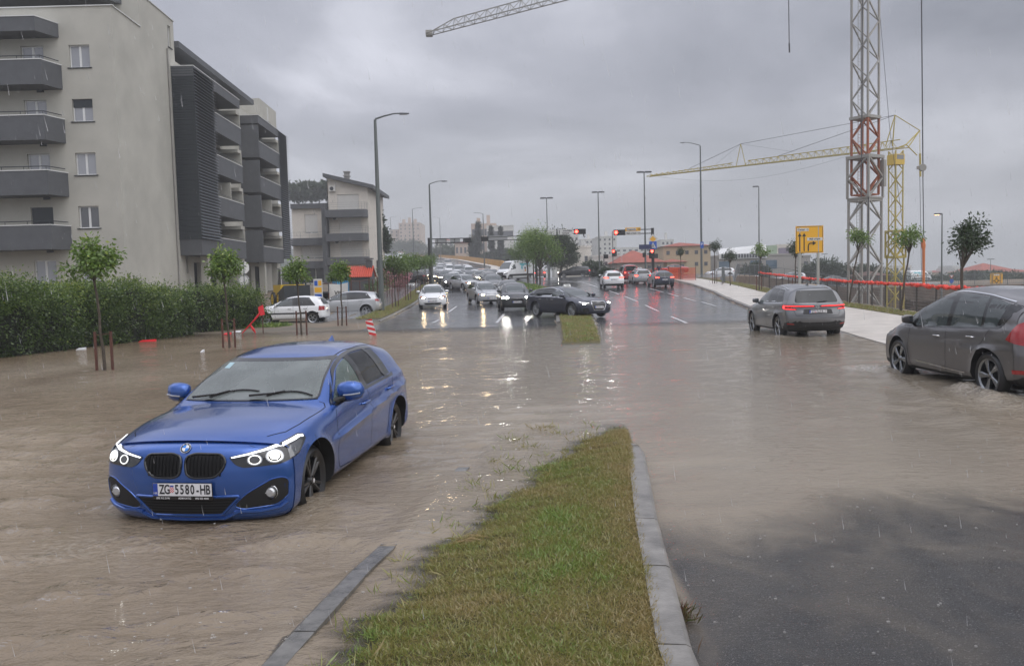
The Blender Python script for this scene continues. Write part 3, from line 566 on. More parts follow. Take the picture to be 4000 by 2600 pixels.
def bushy(label,loc,rx,ry,h,n,m,ls,seed=1,name='bush',group=None,shape=1.0,cat='bush',trunk=None,flowers=None):
 rs=np.random.RandomState(seed);root=thing(name,label,cat,loc,0,group);nc=max(6,n//70);C=[];D=[];T=[]
 for i in range(nc):
  v=rs.normal(size=3);v/=np.linalg.norm(v);v[2]=abs(v[2])if rs.rand()<.8 else v[2]*.3;q=rs.uniform(.55,1.0)*rs.uniform(.85,1.15)
  zt=(v[2]*q*.5+.5);wz=(1-zt)**shape if shape!=1 else 1
  c=np.array([v[0]*rx*q*wz,v[1]*ry*q*wz,h*(.5+.5*v[2]*q)]);kk=70;r=min(rx,h*.5)*.20;o_=rs.normal(size=(kk,3))*r
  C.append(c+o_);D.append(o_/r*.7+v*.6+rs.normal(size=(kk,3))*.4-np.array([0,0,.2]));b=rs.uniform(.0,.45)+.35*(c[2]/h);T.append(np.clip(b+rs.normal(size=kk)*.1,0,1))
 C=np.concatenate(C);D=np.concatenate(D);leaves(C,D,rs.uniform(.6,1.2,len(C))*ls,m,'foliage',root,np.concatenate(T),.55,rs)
 tr=MB();k=5 if not trunk else 1
 for i in range(k):
  a=i*1.3;tr.tube([(0,0,-.3),(rx*.2*math.cos(a),ry*.2*math.sin(a),h*.35),(rx*.4*math.cos(a)if k>1 else 0,ry*.4*math.sin(a)if k>1 else 0,h*.75)],[trunk or .05,(trunk or .05)*.7,(trunk or .05)*.3],6)
 tr.build('trunk' if trunk else 'stem',[BARK],root,True,60)
 if flowers:
  k=flowers;v=rs.normal(size=(k,3));v/=np.linalg.norm(v,axis=1,keepdims=True);cc=v*np.array([rx,ry,h*.5])*rs.uniform(.85,1.05,(k,1))+np.array([0,0,h*.5])
  cc=np.repeat(cc,6,0)+rs.normal(size=(k*6,3))*.06;leaves(cc,rs.normal(size=cc.shape),.15,L_OLE,'flower',root,None,.9,rs)
 return root
for i,(u,vb,vt,lab,w)in enumerate(((1872,1040,864,'slim dark cypress, tallest of three by the pale offices',.9),(1922,1035,877,'slim dark cypress in the middle of the three by the offices',.75),(1958,1035,878,'slim dark cypress nearest the junction trees',.75),(1853,1040,920,'short broad conifer left of the cypresses',1.9))):
 Y_=255;p=at(u,vb,Y_);q=at(u,vt,Y_);H=q.z-p.z;g=p.z-1.5;bushy(lab,(p.x,p.y,g),w*1.5,w*1.5,q.z-g,5200,L_CYP,.5,40+i,'cypress','cypresses beyond the parapet',1.25 if i<3 else 1.7,'tree',.12)
p=at(2205,1080,118);bushy('dark windswept pine behind the junction island',(p.x-.8,p.y,gz(p.x,p.y)-.4),2.3,2.3,6.4,15000,L_DARK,.32,51,'pine_tree',cat='tree',trunk=.2)
for(u,vb,vt,Y_,rx,lab,nm)in((1770,1045,965,330,11,'large hazy tree beyond the parapet','tree'),(1600,1010,948,490,13,'hazy tree in front of the far tower block','tree'),(1570,1010,950,495,8,'smaller hazy tree left of the far tower block foot','tree'),(1190,775,725,212,10,'tree on the hill behind the white apartment building','tree'),(1245,775,728,216,10,'second tree on the hill, touching the mono-pitch roof','tree'),(3215,1100,1025,150,4.2,'round dark tree beyond the yellow lane sign','tree'),(2318,1066,1030,135,1.6,'low shrub right of the pine near the dark estate','bush'),(2950,1085,1040,128,2.0,'shrub before the grey commercial building','bush'),(2372,1084,1062,100,.9,'small roadside shrub left of the white crossover','bush'),(2322,1072,1045,122,.9,'low green shrub by the lamp post at the junction','bush'),(3440,1110,1062,190,7,'hazy low trees between the two cranes','tree'),(3620,1110,1078,200,9,'hazy tree line right of the hook','tree'),(3800,1110,1072,210,9,'hazy tree line right of the second lit lamp','tree'),(3960,1112,1070,190,8,'hazy tree line above the people carrier roof','tree'),(1955,1050,985,262,6,'mid green tree below the cypresses','tree'),(1900,1045,1002,262,7,'scrub at the end of the yellow parapet','bush'),(3370,1110,1045,150,3.0,'small round tree seen through the white crane','tree'),(1480,900,840,115,1.2,'sparse tree tip behind the white apartment building','tree')):
 p=at(u,vb,Y_);q=at(u,vt,Y_);g=min(p.z,gz(p.x,p.y))if Y_<200 else p.z-1
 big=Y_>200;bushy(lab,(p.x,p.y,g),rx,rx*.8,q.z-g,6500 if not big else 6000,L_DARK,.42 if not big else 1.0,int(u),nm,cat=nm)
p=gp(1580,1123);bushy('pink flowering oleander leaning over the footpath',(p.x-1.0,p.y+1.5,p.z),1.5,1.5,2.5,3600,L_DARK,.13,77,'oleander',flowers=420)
for i,(u,v,r,h)in enumerate(((1530,1160,.9,1.3),(1545,1135,1.0,1.5))):
 p=gp(u,v);bushy('weedy shrub in front of the rusty fence, %s'%('left one' if i==0 else 'behind the oleander'),(p.x-1.2,p.y,p.z),r,r,h,1200,L_HEDGE,.12,60+i,'shrub')
L_GRASS=leafmat('grass_blades',(.10,.060,.018),(.25,.26,.065),(.22,.32,.075))
L_GRASS.node_tree.nodes['Color Ramp'].color_ramp.elements[0].color=(.36,.28,.12,1)
def grassfield(name,n,xf,yf,hgt,keep=None,seed=4,lift=.0,m=None,wdt=.10):
 rs=np.random.RandomState(seed);Yv=yf(rs.rand(n));xl,xr=xf(Yv);Xv=xl+(xr-xl)*rs.rand(n);Z=ground_z(Xv,Yv)
 k=np.ones(n,bool)if keep is None else keep(Xv,Yv,Z,rs);Xv,Yv,Z=Xv[k],Yv[k],Z[k];n=len(Xv)
 pn=np.array([noise.noise(Vector((x*1.6,y*1.3,3)))for x,y in zip(Xv,Yv)]);pn2=np.array([noise.noise(Vector((x*5,y*5,9)))for x,y in zip(Xv,Yv)])
 edge=np.clip((Xv-(npl(MR,Yv)-.45))/.3,0,1)*(Yv<12)
 T=np.clip(.55+pn*.55+pn2*.35+rs.normal(size=n)*.20-edge*.45,0,1)
 D=np.stack([rs.normal(size=n)*.75,rs.normal(size=n)*.75,.28+rs.rand(n)*.75],1);S=hgt*rs.uniform(.5,1.3,n)*(1+.4*np.clip(pn,0,1))
 o=leaves(np.stack([Xv,Yv,Z+lift],1),D,S,m or L_GRASS,name,None,T,wdt,rs,.5);o['kind']='stuff';return o
yn=lambda r:3.3+(11.6-3.3)*r**1.25
grassfield('grass',190000,lambda y:(npl(ML,y)+.22,npl(MR,y)-.12),yn,.042,keep=lambda x,y,z,rs:(z>.002)|((z>-.045)&(rs.rand(len(x))<.30*np.exp((z-.002)*55)+.006))&(y<11.5),seed=4)
grassfield('grass',6500,lambda y:(npl(ML,y)+.25,npl(MR,y)-.5),yn,.10,keep=lambda x,y,z,rs:(z<.01)&(z>-.056)&(np.sin(x*9+y*4)+np.sin(y*11-x*3)+np.sin(x*23+y*17)>.95),seed=44,m=None,wdt=.08,lift=.025)
grassfield('grass',9000,lambda y:(npl(ML,y)+.2,npl(MR,y)-.12),lambda r:24.2+18*r,.09,seed=6,keep=lambda x,y,z,rs:z>-.01,wdt=.16)
grassfield('grass',16000,lambda y:(npl(ML,y)+.2,npl(MR,y)-.12),lambda r:54+34*r,.26,seed=7,wdt=.14,keep=lambda x,y,z,rs:(y>52)|(rs.rand(len(x))<.3),m=L_YOUNG)
grassfield('grass',14000,lambda y:(npl(KL,y)-1.45,npl(KL,y)-.18),lambda r:39.8+50*r,.10,seed=8,lift=.01,wdt=.16)
grassfield('grass',14000,lambda y:(npl(KR,y)+npl([(14,4.2),(25,4.6),(40,4.2),(60,3.2),(80,3)],y),npl(KR,y)+npl([(14,5.4),(25,5.5),(40,5.4),(60,4.6),(80,4)],y)),lambda r:17+65*r**1.3,.12,seed=9,lift=.0,wdt=.16)
grassfield('weeds',2600,lambda y:(-13.2+0*y,-10.4+0*y),lambda r:36.5+2.5*r,.22,seed=12,wdt=.12,m=L_YOUNG)
for i,(u,v)in enumerate(((2650,2390),(2668,2420),(2630,2570))):
 p=onz(u,v,0);rs=np.random.RandomState(i);C=np.tile(np.array([[p.x,p.y,-.01]]),(60,1))+rs.normal(size=(60,3))*np.array([.03,.02,.005]);D=rs.normal(size=(60,3))*.6+np.array([.2,0,.8])
 o=leaves(C,D,rs.uniform(.03,.12,60),leafmat('weed_leaves',(.14,.05,.03),(.10,.13,.04))if i==0 else bpy.data.materials['weed_leaves'],'weed',None,None,.09,rs);tag(o,('tallest reddish weed growing at the foot of the median kerb','small weed just right of the tallest one by the kerb','weed at the bottom end of the median kerb')[i],'weed','weeds along the median kerb')
p=onz(1850,2110,.03);rg=random.Random(2);sm_=MB()
for i in range(26):
 y0=rg.uniform(-.05,.05);z0=rg.uniform(.0,.03);sm_.tube([(p.x-.13+rg.uniform(-.03,.03),p.y+y0,z0),(p.x-.02,p.y+y0+rg.uniform(-.03,.05),z0+rg.uniform(.01,.05)),(p.x+rg.uniform(.1,.26),p.y+y0-rg.uniform(0,.06),z0+rg.uniform(0,.02))],.0018,4)
tag(sm_.build('straw_tuft',[mat('straw',(.36,.27,.13),.8)]),'washed up tuft of pale straw on the left edge of the median grass','straw')
RENDER=mat('beige_render',(.43,.42,.375),.75,noise_=(.35,.12),bump=(40,.12,.01));RENDER2=mat('cream_render',(.62,.58,.52),.8,noise_=(.6,.08))
GREYP=mat('grey_render',(.085,.09,.098),.6,noise_=(2,.1));GREYD=mat('anthracite',(.020,.026,.032),.4);SLAT=mat('steel_slats',(.26,.29,.33),.35,.3);CAP=mat('white_coping',(.62,.63,.62),.5)
FRAMEW=mat('white_window_frame',(.68,.69,.69),.4);PANE=mat('window_pane',(.05,.055,.065),.04,0,1,.9);PANEL_=mat('bright_pane',(.28,.29,.32),.15,0,1,.8);SHUT=mat('white_shutter',(.58,.57,.54),.6)
WOODB=mat('orange_wood_frame',(.22,.085,.03),.6);TILE=mat('red_roof_tiles',(.30,.065,.035),.6,noise_=(1.5,.25),bump=(3,.6,.05));CONC=mat('concrete',(.27,.26,.245),.8,noise_=(1,.15));STEELG=mat('galvanised_steel',(.16,.175,.18),.45,.3)
def panel(mb,O,U,N_,w,h,holes=(),t=.2,mi=0):
 """wall sheet with real openings and reveals. O lower left corner, U along, N_ outward"""
 O=Vector(O);U=Vector(U).normalized();N_=Vector(N_).normalized();Z=Vector((0,0,1))
 us=sorted({0,w,*[a for q in holes for a in q[:2]]});zs=sorted({0,h,*[a for q in holes for a in q[2:4]]})
 for a,b in zip(us,us[1:]):
  for c,d in zip(zs,zs[1:]):
   if any(q[0]<=(a+b)/2<=q[1]and q[2]<=(c+d)/2<=q[3]for q in holes):continue
   P=[O+U*a+Z*c,O+U*b+Z*c,O+U*b+Z*d,O+U*a+Z*d];mb.add(P,[(0,1,2,3)],mi)
 for q in holes:
  P=[O+U*q[0]+Z*q[2],O+U*q[1]+Z*q[2],O+U*q[1]+Z*q[3],O+U*q[0]+Z*q[3]];Q=[p-N_*t for p in P]
  mb.add(P+Q,[(i,4+i,4+(i+1)%4,(i+1)%4)for i in range(4)],mi)
def window(root,O,U,N_,w,h,t=.2,shutter=0,pane=None,leafs=2,frame=None,sill=1,dark=0):
 O=Vector(O)-Vector(N_)*t*.8;U=Vector(U).normalized();N_=Vector(N_).normalized();M=Matrix(((U.x,N_.x,0,O.x),(U.y,N_.y,0,O.y),(0,0,1,O.z),(0,0,0,1)))
 f=MB();fw=.06
 for(a,b,c,d)in((0,fw,0,h),(w-fw,w,0,h),(fw,w-fw,0,fw),(fw,w-fw,h-fw,h)):f.box(a,b,-.03,.03,c,d)
 for k in range(1,leafs):f.box(w*k/leafs-.06,w*k/leafs+.06,-.028,.034,fw,h-fw)
 f.xf(M);wo_=f.build('window',[frame or FRAMEW],root)
 g=MB();g.box(fw,w-fw,-.01,.0,fw,h-fw);g.xf(M);g.build('pane',[pane or PANE],wo_)
 if shutter:s=MB();s.box(fw*.5,w-fw*.5,.035,.06,h*(1-shutter),h-.01);s.xf(M);s.build('roller_shutter',[GREYD if dark else SHUT],wo_)
 if sill:s=MB();s.box(-.1,w+.1,t*.8-.06,t*.8+.06,-.05,-.003);s.xf(M);s.build('sill',[GREYD],wo_)
 return wo_
A=thing('apartment_building','large beige apartment building with grey balconies and dark louvred box on the left','building',(-22.4,46,.2))
A_inv=Matrix.Translation((22.4,-46,-.2))@Matrix(((1,-.035,0,.035*54),(0,1,0,0),(0,0,1,0),(0,0,0,1)))
def Apart(mb,name,m,parent=None,smooth=False):
 mb.xf(A_inv);return mb.build(name,m,parent or A,smooth)
zb_=[15.35-2.92*k for k in range(5)]
w=MB();holes=[];
for k,zt in enumerate(zb_):
 holes+=[(34-24.85,34-23.72,zt-1.22-.3,zt-.3),(34-27.5,34-26.25,zt-2.35-.3,zt-.3)]
panel(w,(-34,46,.3),(1,0,0),(0,-1,0),11.6,17.1,holes);
sh=[(10.0,10.45,17.5,18.85),(9.6,10.4,3.2,4.9)]
panel(w,(-22.4,46,.3),(0,1,0),(1,0,0),3.8,17.1,[])
panel(w,(-22.4,49.8,.3),(0,1,0),(1,0,0),5.5,19.1,[(4.45,4.95,17.2,18.6)])
w.box(-34,-22.4,55.28,55.3,15,19.4);w.add([(-34,49.8,19.4),(-22.4,49.8,19.4),(-22.4,55.3,19.4),(-34,55.3,19.4)],[(0,1,2,3)])
w.box(-34,-22.6,46.3,49.7,17.0,17.02);panel(w,(-34,49.8,17),(1,0,0),(0,-1,0),11.6,2.4,[(7.0,9.6,.3,1.6)])
Apart(w,'wall',RENDER)
w=MB();w.box(-34,-22.3,45.93,46.12,17.4,17.45);w.box(-22.5,-22.33,46.12,49.8,17.4,17.45);w.box(-22.5,-22.33,49.8,55.35,19.4,19.45);w.box(-34,-22.5,49.75,49.9,19.4,19.45);Apart(w,'coping',CAP)
for k,zt in enumerate(zb_):
 O1=Vector((-24.85,46,zt-1.22));O2=Vector((-27.5,46,zt-2.35))
 window(A,A_inv@O1,(1,0,0),(0,-1,0),1.13,1.22,shutter=.36 if k==1 else 0,dark=1,pane=PANEL_ if k!=3 else PANE)
 window(A,A_inv@O2,(1,0,0),(0,-1,0),1.25,2.35,shutter=.98 if k==3 else 0,dark=1,pane=PANEL_,sill=0)
window(A,A_inv@Vector((-22.4,54.25,17.5)),(0,1,0),(1,0,0),.5,1.4)
wf=MB()
for(a,b,c,d)in((-27,-26.85,17.3,18.65),(-24.6,-24.4,17.3,18.65),(-27,-24.4,17.3,17.45),(-27,-24.4,18.5,18.65)):wf.box(a,b,49.68,49.9,c,d)
wf_=Apart(wf,'window',WOODB);g=MB();g.box(-26.85,-24.6,49.88,49.9,17.4,18.5);g.xf(A_inv);g.build('pane',[PANE],wf_)
rf=MB();rf.prism([(-34,47.6),(-24.6,47.6),(-23.4,49.8),(-34,49.8)],18.75,19.3);Apart(rf,'roof',GREYP)
rf=MB();rf.prism([(-34,44.6),(-25.9,44.6),(-25.35,46),(-34,46)],15.75,16.5);Apart(rf,'canopy',GREYP);rf=MB();rf.prism([(-34,44.57),(-25.87,44.57),(-25.32,46),(-34,46)],16.5,16.55);Apart(rf,'coping',CAP)
for k in range(4):
 zt=14.28-2.92*k;b=MB();b.prism([(-34,44.6),(-25.7,44.6),(-25.3,46),(-34,46)],zt-1.32,zt-1.1)
 b.box(-34,-25.84,44.6,44.72,zt-1.1,zt-.03);b.prism([(-25.84,44.6),(-25.7,44.6),(-25.3,46),(-25.44,46)],zt-1.1,zt-.03);bo=Apart(b,'balcony',GREYP)
 c=MB();c.box(-34,-25.68,44.57,44.75,zt-.03,zt+.02);c.prism([(-25.87,44.76),(-25.66,44.76),(-25.27,46),(-25.47,46)],zt-.03,zt+.02);c.xf(A_inv);c.build('coping',[CAP],bo)
 r=MB();r.tube([(-34,44.68,zt+.20),(-25.78,44.68,zt+.20),(-25.4,45.9,zt+.20)],.025,6)
 for q in range(7):r.tube([(-33+q*1.2,44.68,zt),(-33+q*1.2,44.68,zt+.2)],.018,5)
 r.xf(A_inv);r.build('handrail',[GREYD],bo)
zs_=4.3
w=MB();holes=[(.9,1.35,3.2,4.7)]
panel(w,(-22.6,55.3,.3),(0,1,0),(1,0,0),27,16.7,[(.7,1.1,2.6,3.9),(2.2,4.2,.2,3.4),(5.2,8.4,.2,3.4),(9.6,11.6,.2,3.4),(12.8,16.4,.2,3.4),(17.6,21,.2,3.4)]+[(3.4+a,5.6+a,4.3+2.92*k,6.5+2.92*k)for a in(0,4.0,12.6,16.4)for k in range(4)],t=.5)
w.box(-34,-22.6,82,82.3,.3,17);w.add([(-34,55.3,17),(-22.6,55.3,17),(-22.6,82.3,17),(-34,82.3,17)],[(0,1,2,3)]);panel(w,(-23.9,55.4,17),(0,1,0),(1,0,0),21,1.1,[]);Apart(w,'wall',RENDER)
w=MB();w.box(-26,-23.25,55.5,82,.3,16.5);Apart(w,'dark_interior',mat('dark_interior',(.02,.02,.022),.8))
w=MB();w.prism([(-26,55.3),(-22.1,55.3),(-22.1,73.2),(-26,73.2)],17.75,18.15);Apart(w,'roof',GREYP)
w=MB();w.box(-26,-22.4,76.2,82.3,17,19.0);Apart(w,'roof_tower',RENDER);window(A,A_inv@Vector((-22.4,78.6,17.4)),(0,1,0),(1,0,0),.6,1.3,t=.04)
def bay(y0,y1,n,ylouv0,ylouv1,ztop,endwall):
 for k in range(n):
  zt=ztop-2.92*k;b=MB();a0=min(y0,ylouv0 if k==n-1 else y0)
  b.box(-22.6,-20.95,a0,y1,zt-1.32,zt-1.1);b.box(-21.07,-20.95,a0,y1,zt-1.1,zt-.03)
  if k==n-1:b.box(-22.6,-21.07,a0,a0+.12,zt-1.1,zt-.03)
  bo=Apart(b,'balcony',GREYP);c=MB();c.box(-21.1,-20.92,y0,y1,zt-.03,zt+.02);c.xf(A_inv);c.build('coping',[CAP],bo)
  c=MB();c.tube([(-21.0,y0,zt+.2),(-21.0,y1,zt+.2)],.02,5);c.xf(A_inv);c.build('handrail',[GREYD],bo)
  if k<n:
   d=MB();d.box(-22.6,-20.98,y1-.12,y1,zt-1.1,zt+1.2);d.box(-22.6,-21.0,y1-.9,y1-.12,zt+.95,zt+1.2)
   Apart(d,'partition',RENDER)
   if k==2:d=MB();d.box(-22.6,-20.98,(y0+y1)/2-.06,(y0+y1)/2+.06,zt-1.1,zt+1.3);Apart(d,'partition',RENDER)
  if endwall:
   d=MB();d.box(-22.6,-20.97,y0-.14,y0,zt-1.32,zt+1.35);Apart(d,'side_wall',GREYP)
 t=MB();t.box(-22.6,-20.95,min(y0,ylouv0)-.05,y1,ztop+1.5,ztop+2.15);Apart(t,'fascia',GREYP);t=MB();t.box(-22.6,-20.92,min(y0,ylouv0)-.08,y1+.03,ztop+2.15,ztop+2.2);Apart(t,'coping',CAP)
for(x_,y_,z_)in((-22.33,53.9,17.3),):d=MB();d.tube([(x_,y_,.5),(x_,y_,z_)],.05,6);Apart(d,'downpipe',CONC)
for k in range(5):d=MB();d.box(-26.7,-26.35,45.9,45.99,15.75-2.92*k,15.87-2.92*k);Apart(d,'wall_lamp',GREYD)
bay(58.4,64.7,4,54.5,58.4,14.15,0);bay(70,76.9,4,70,80,14.05,1)
def louvre(y0,y1,z0,z1,frontface):
 if frontface:
  b=MB();b.box(-22.38,-20.97,y0-.02,y0+.06,z0,z1)
  n=int((z1-z0)/.16)
  for i in range(n):z=z0+(i+.5)*(z1-z0)/n;b.add([(-22.40,y0-.02,z+.06),(-20.93,y0-.02,z+.06),(-20.93,y0-.07,z-.05),(-22.40,y0-.07,z-.05)],[(0,1,2,3)])
  Apart(b,'louvre_panel',GREYD)
 b=MB();n=int((z1-z0)/.2)
 for i in range(n):
  z=z0+(i+.5)*(z1-z0)/n;b.add([(-20.93,y0-.04,z+.06),(-20.93,y1,z+.06),(-20.78,y1,z-.03),(-20.78,y0-.04,z-.03),(-20.93,y0-.04,z+.03),(-20.93,y1,z+.03),(-20.80,y1,z-.045),(-20.80,y0-.04,z-.045)],[(0,1,2,3),(7,6,5,4),(3,2,6,7),(0,3,7,4)])
 Apart(b,'louvre_slats',SLAT)
 b=MB();b.box(-21.0,-20.95,y0,y1,z0,z1);Apart(b,'louvre_back',GREYD)
louvre(54.5,58.4,5.1,16.25,1);louvre(76.9,80,4.4,16.2,0)
for y in(56.5,59.8,64.2,71.2,75.5):c=MB();c.box(-21.7,-21.2,y-.25,y+.25,.2,4.4);Apart(c,'column',RENDER)
A.location.x+=.68
B2=thing('apartment_building','cream apartment house with rounded dark balconies and a dark mono-pitch roof','building',(-23.4,103,1.2));B2i=Matrix.Translation((23.4,-103,-1.2))
def Bp(mb,name,m,parent=None,smooth=False):mb.xf(B2i);return mb.build(name,m,parent or B2,smooth)
xa,xb,yf,yb=-23.6,-18.6,103.0,115.5
w=MB();hs=[(1.2,3.9,9.7,11.8),(1.4,4.1,6.8,8.9),(1.4,4.1,3.9,6.0),(3.3,4.6,1.1,2.9)]
panel(w,(xa,yf,1.2),(1,0,0),(0,-1,0),5.0,11.9,hs);panel(w,(xb,yf,1.2),(0,1,0),(1,0,0),12.5,11.9,[])
w.add([(xa,yf,13.1),(xb,yf,13.1),(xb,yf,13.9),(xa,yf,15.3)],[(0,1,2,3)]);w.add([(xb,yf,13.1),(xb,yb,13.1),(xb,yb,13.9),(xb,yf,13.9)],[(0,1,2,3)]);w.box(xa,xb,yb-.1,yb,1,13);w.box(xa,xa+.1,yf,yb,1,15.2)
Bp(w,'wall',RENDER2)
r=MB();r.add([(xa-.3,yf-.8,15.15),(xb+.9,yf-.8,13.55),(xb+.9,yb,13.55),(xa-.3,yb,15.15),(xa-.3,yf-.8,15.6),(xb+.9,yf-.8,14.0),(xb+.9,yb,14.0),(xa-.3,yb,15.6)],[(0,3,2,1),(4,5,6,7),(0,1,5,4),(1,2,6,5),(2,3,7,6),(3,0,4,7)]);ro=Bp(r,'roof',GREYP)
c=MB();c.box(-22.0,-21.4,106,106.6,15,16.1);c.box(-22.1,-21.3,105.9,106.7,16.1,16.25);c.box(-22.1,-21.3,105.9,106.7,15.6,15.75);c.xf(B2i);c.build('chimney',[CONC],ro)
for q in hs:
 window(B2,B2i@Vector((xa+q[0],yf,1.2+q[2])),(1,0,0),(0,-1,0),q[1]-q[0],q[3]-q[2],shutter=.97 if q[2]>2 else 0,leafs=2,sill=0)
for zt in(10.6,7.7,4.8):
 b=MB();pts=rnd([(xa-.1,yf),(xa-.1,yf-1.5),(xb+.0,yf-1.5),(xb+.0,yf)],[0.01,.1,1.3,.01],8);b.prism(pts,zt-.5+.0,zt+.42);bo=Bp(b,'balcony',GREYP)
 rl=MB();
 for dz in(.35,.6,.85):rl.tube([(p[0],p[1]+.03,zt+.42+dz)for p in pts[1:]],.012,4)
 for p in pts[1::3]:rl.tube([(p[0],p[1]+.03,zt+.4),(p[0],p[1]+.03,zt+1.27)],.015,4)
 rl.xf(B2i);rl.build('railing',[STEELG],bo)
for(x,z)in((-23.3,13.4),(-23.1,10.0-.2),(-22.9,6.9),(-22.7,4.0)):
 a=MB();a.box(x,x+.8,yf-.35,yf-.05,z,z+.65);ac=Bp(a,'air_conditioner',SHUT);f=MB();f.lathe([(0,0),(.24,0)],16,'y',(x+.35,yf-.355,z+.32));f.xf(B2i);f.build('fan_grille',[GREYD],ac)
w=MB();panel(w,(-28.5,104.5,1.2),(1,0,0),(0,-1,0),5.2,10.4,[(1.6,3.2,7.2,9.6),(1.0,4.2,4.0,6.2),(1.2,4.2,.9,3.2)]);Bp(w,'wing_wall',RENDER2)
r=MB();r.box(-28.5,-23.2,104,110,11.5,12.1);Bp(r,'wing_roof',GREYP)
for q in((1.6,3.2,7.2,9.6),(1.0,4.2,4.0,6.2),(1.2,4.2,.9,3.2)):window(B2,B2i@Vector((-28.5+q[0],104.5,1.2+q[2])),(1,0,0),(0,-1,0),q[1]-q[0],q[3]-q[2],shutter=.95 if q[2]>3 else 0,sill=0)
for zt in(7.3,4.4):b=MB();b.box(-28.5,-23.6,103.2,104.5,zt-.45,zt+.45);bo=Bp(b,'balcony',GREYP);rl=MB();rl.tube([(-28.5,103.25,zt+1.2),(-23.7,103.25,zt+1.2)],.015,4);rl.tube([(-28.5,103.25,zt+.8),(-23.7,103.25,zt+.8)],.012,4);[rl.tube([(-28.3+k*1.1,103.25,zt+.45),(-28.3+k*1.1,103.25,zt+1.2)],.015,4)for k in range(5)];rl.xf(B2i);rl.build('railing',[STEELG],bo)
w=MB();w.box(-24.2,-23.6,yf-1.0,yf,1.2,11.3);Bp(w,'pier',GREYP)
sg=MB();sg.box(xb+.02,xb+1.1,108,108.3,3.2,4.9);Bp(sg,'blank_sign_box',GREYD)
B2.location.x+=1.1
o_=at(1420,1090,72);O2=thing('outbuilding','small dark grey barbecue hut with bright red tiled roof beside the lamp post','hut',(o_.x,72,gz(o_.x,72)))
h=MB();h.box(-1.6,.6,0,2.4,-1,1.45);h.add([(-1.6,0,1.45),(.6,0,1.45),(.6,1.2,2.25),(-1.6,1.2,2.25),(.6,2.4,1.45),(-1.6,2.4,1.45)],[(1,4,2),(0,3,5)]);h.build('wall',[GREYP],O2)
h=MB();h.add([(-1.8,-.25,1.38),(.75,-.25,1.38),(.75,1.2,2.33),(-1.8,1.2,2.33),(.75,2.65,1.38),(-1.8,2.65,1.38)],[(0,1,2,3),(3,2,4,5)])
for i in range(14):x=-1.78+i*.19;h.tube([(x,-.27,1.41),(x,1.2,2.38)],.055,5)
h.build('roof',[mat('bright_red_tiles',(.55,.07,.03),.45)],O2);h=MB();h.box(.1,.6,.9,1.5,2,2.9);h.box(0,.7,.8,1.6,2.95,3.05);h.build('chimney',[GREYP],O2)
def block(label,u0,u1,vt,vb,Y,depth=10,m=None,roof=None,rows=3,cols=4,name='building',cat='building',ww=.5,wh=.45,roofh=.35,hip=0,side=1,bits=0,pane=None,group=None,zb=None):
 a=at(u0,vb,Y);b=at(u1,vb,Y);c=at((u0+u1)/2,vt,Y);x0,x1=a.x,b.x;zt=c.z;z0=min((a.z+b.z)/2,gz((x0+x1)/2,Y))-1.5 if zb is None else zb;zv=(a.z+b.z)/2
 R=thing(name,label,cat,((x0+x1)/2,Y,z0),0,group);w_=x1-x0;H=zt-z0;Rh=0 if not hip else min(w_*.18,3)*hip;hw=H-Rh
 bd=MB();bd.box(-w_/2,w_/2,0,depth,0,hw);bd.build('wall',[m or RENDER2],R)
 if hip:r=MB();r.add([(-w_/2-.4,-.4,hw),(w_/2+.4,-.4,hw),(w_/2+.4,depth+.4,hw),(-w_/2-.4,depth+.4,hw),(-w_/2+depth*.45,depth/2,hw+Rh),(w_/2-depth*.45,depth/2,hw+Rh)]if w_>depth else[(-w_/2-.4,-.4,hw),(w_/2+.4,-.4,hw),(w_/2+.4,depth+.4,hw),(-w_/2-.4,depth+.4,hw),(-.2,depth/2,hw+Rh),(.2,depth/2,hw+Rh)],[(0,1,5,4),(1,2,5),(2,3,4,5),(3,0,4)]);r.build('roof',[roof or TILE],R)
 else:r=MB();r.box(-w_/2-.1,w_/2+.1,-.1,depth,hw,hw+roofh);r.build('roof',[roof or m or RENDER2],R)
 for k in range(bits):r=MB();q=(k+.5)/max(1,bits)-.5;r.box(w_*q*.8-w_*.08,w_*q*.8+w_*.06,2,4,hw,hw+roofh+min(3,H*.10)+k%2);r.build('roof_block',[m or RENDER2],R)
 vis=zt-Rh-zv;sh_=vis/max(1,rows);wm=None
 for i in range(rows):
  for j in range(cols):
   if(i*7+j*3+int(u0))%9==4:continue
   cx=-w_/2+w_*(j+.5)/cols;cz=hw-sh_*(i+.55);a_=w_/cols*ww/2;b_=sh_*wh/2
   if wm is None:q=MB();q.box(-a_,a_,-.06,.02,-b_,b_);wm=q.mesh('window',[pane or PANE])
   o=link('window',wm,R);o.location=(cx,0,cz)
 return R
CREAMF=mat('far_cream',(.50,.40,.33),.9);WHITEF=mat('far_white',(.60,.59,.56),.9);TANF=mat('far_tan',(.45,.36,.24),.9);GREYF=mat('far_grey',(.33,.31,.29),.9)
block('ten storey tower block far away above the queue of cars',1562,1645,872,1010,525,30,CREAMF,rows=10,cols=5,bits=3,ww=.3)
block('lower slab of the far tower, on its left',1527,1561,898,1010,529,20,CREAMF,rows=8,cols=2,ww=.3)
block('pale gable building between gantry and cypresses',1700,1770,930,990,385,14,WHITEF,rows=2,cols=4,hip=.7,roof=TILE)
block('long red roofed house behind the gantry arm',1778,1842,940,1000,290,12,CREAMF,rows=1,cols=4,hip=.8)
block('cream block with rooftop masts above the cypresses',1845,1942,876,1045,315,18,CREAMF,rows=3,cols=4,bits=2,ww=.8)
block('white and dark glass office with curved band windows',1905,2010,884,1045,300,20,WHITEF,rows=3,cols=1,ww=.96,wh=.42)
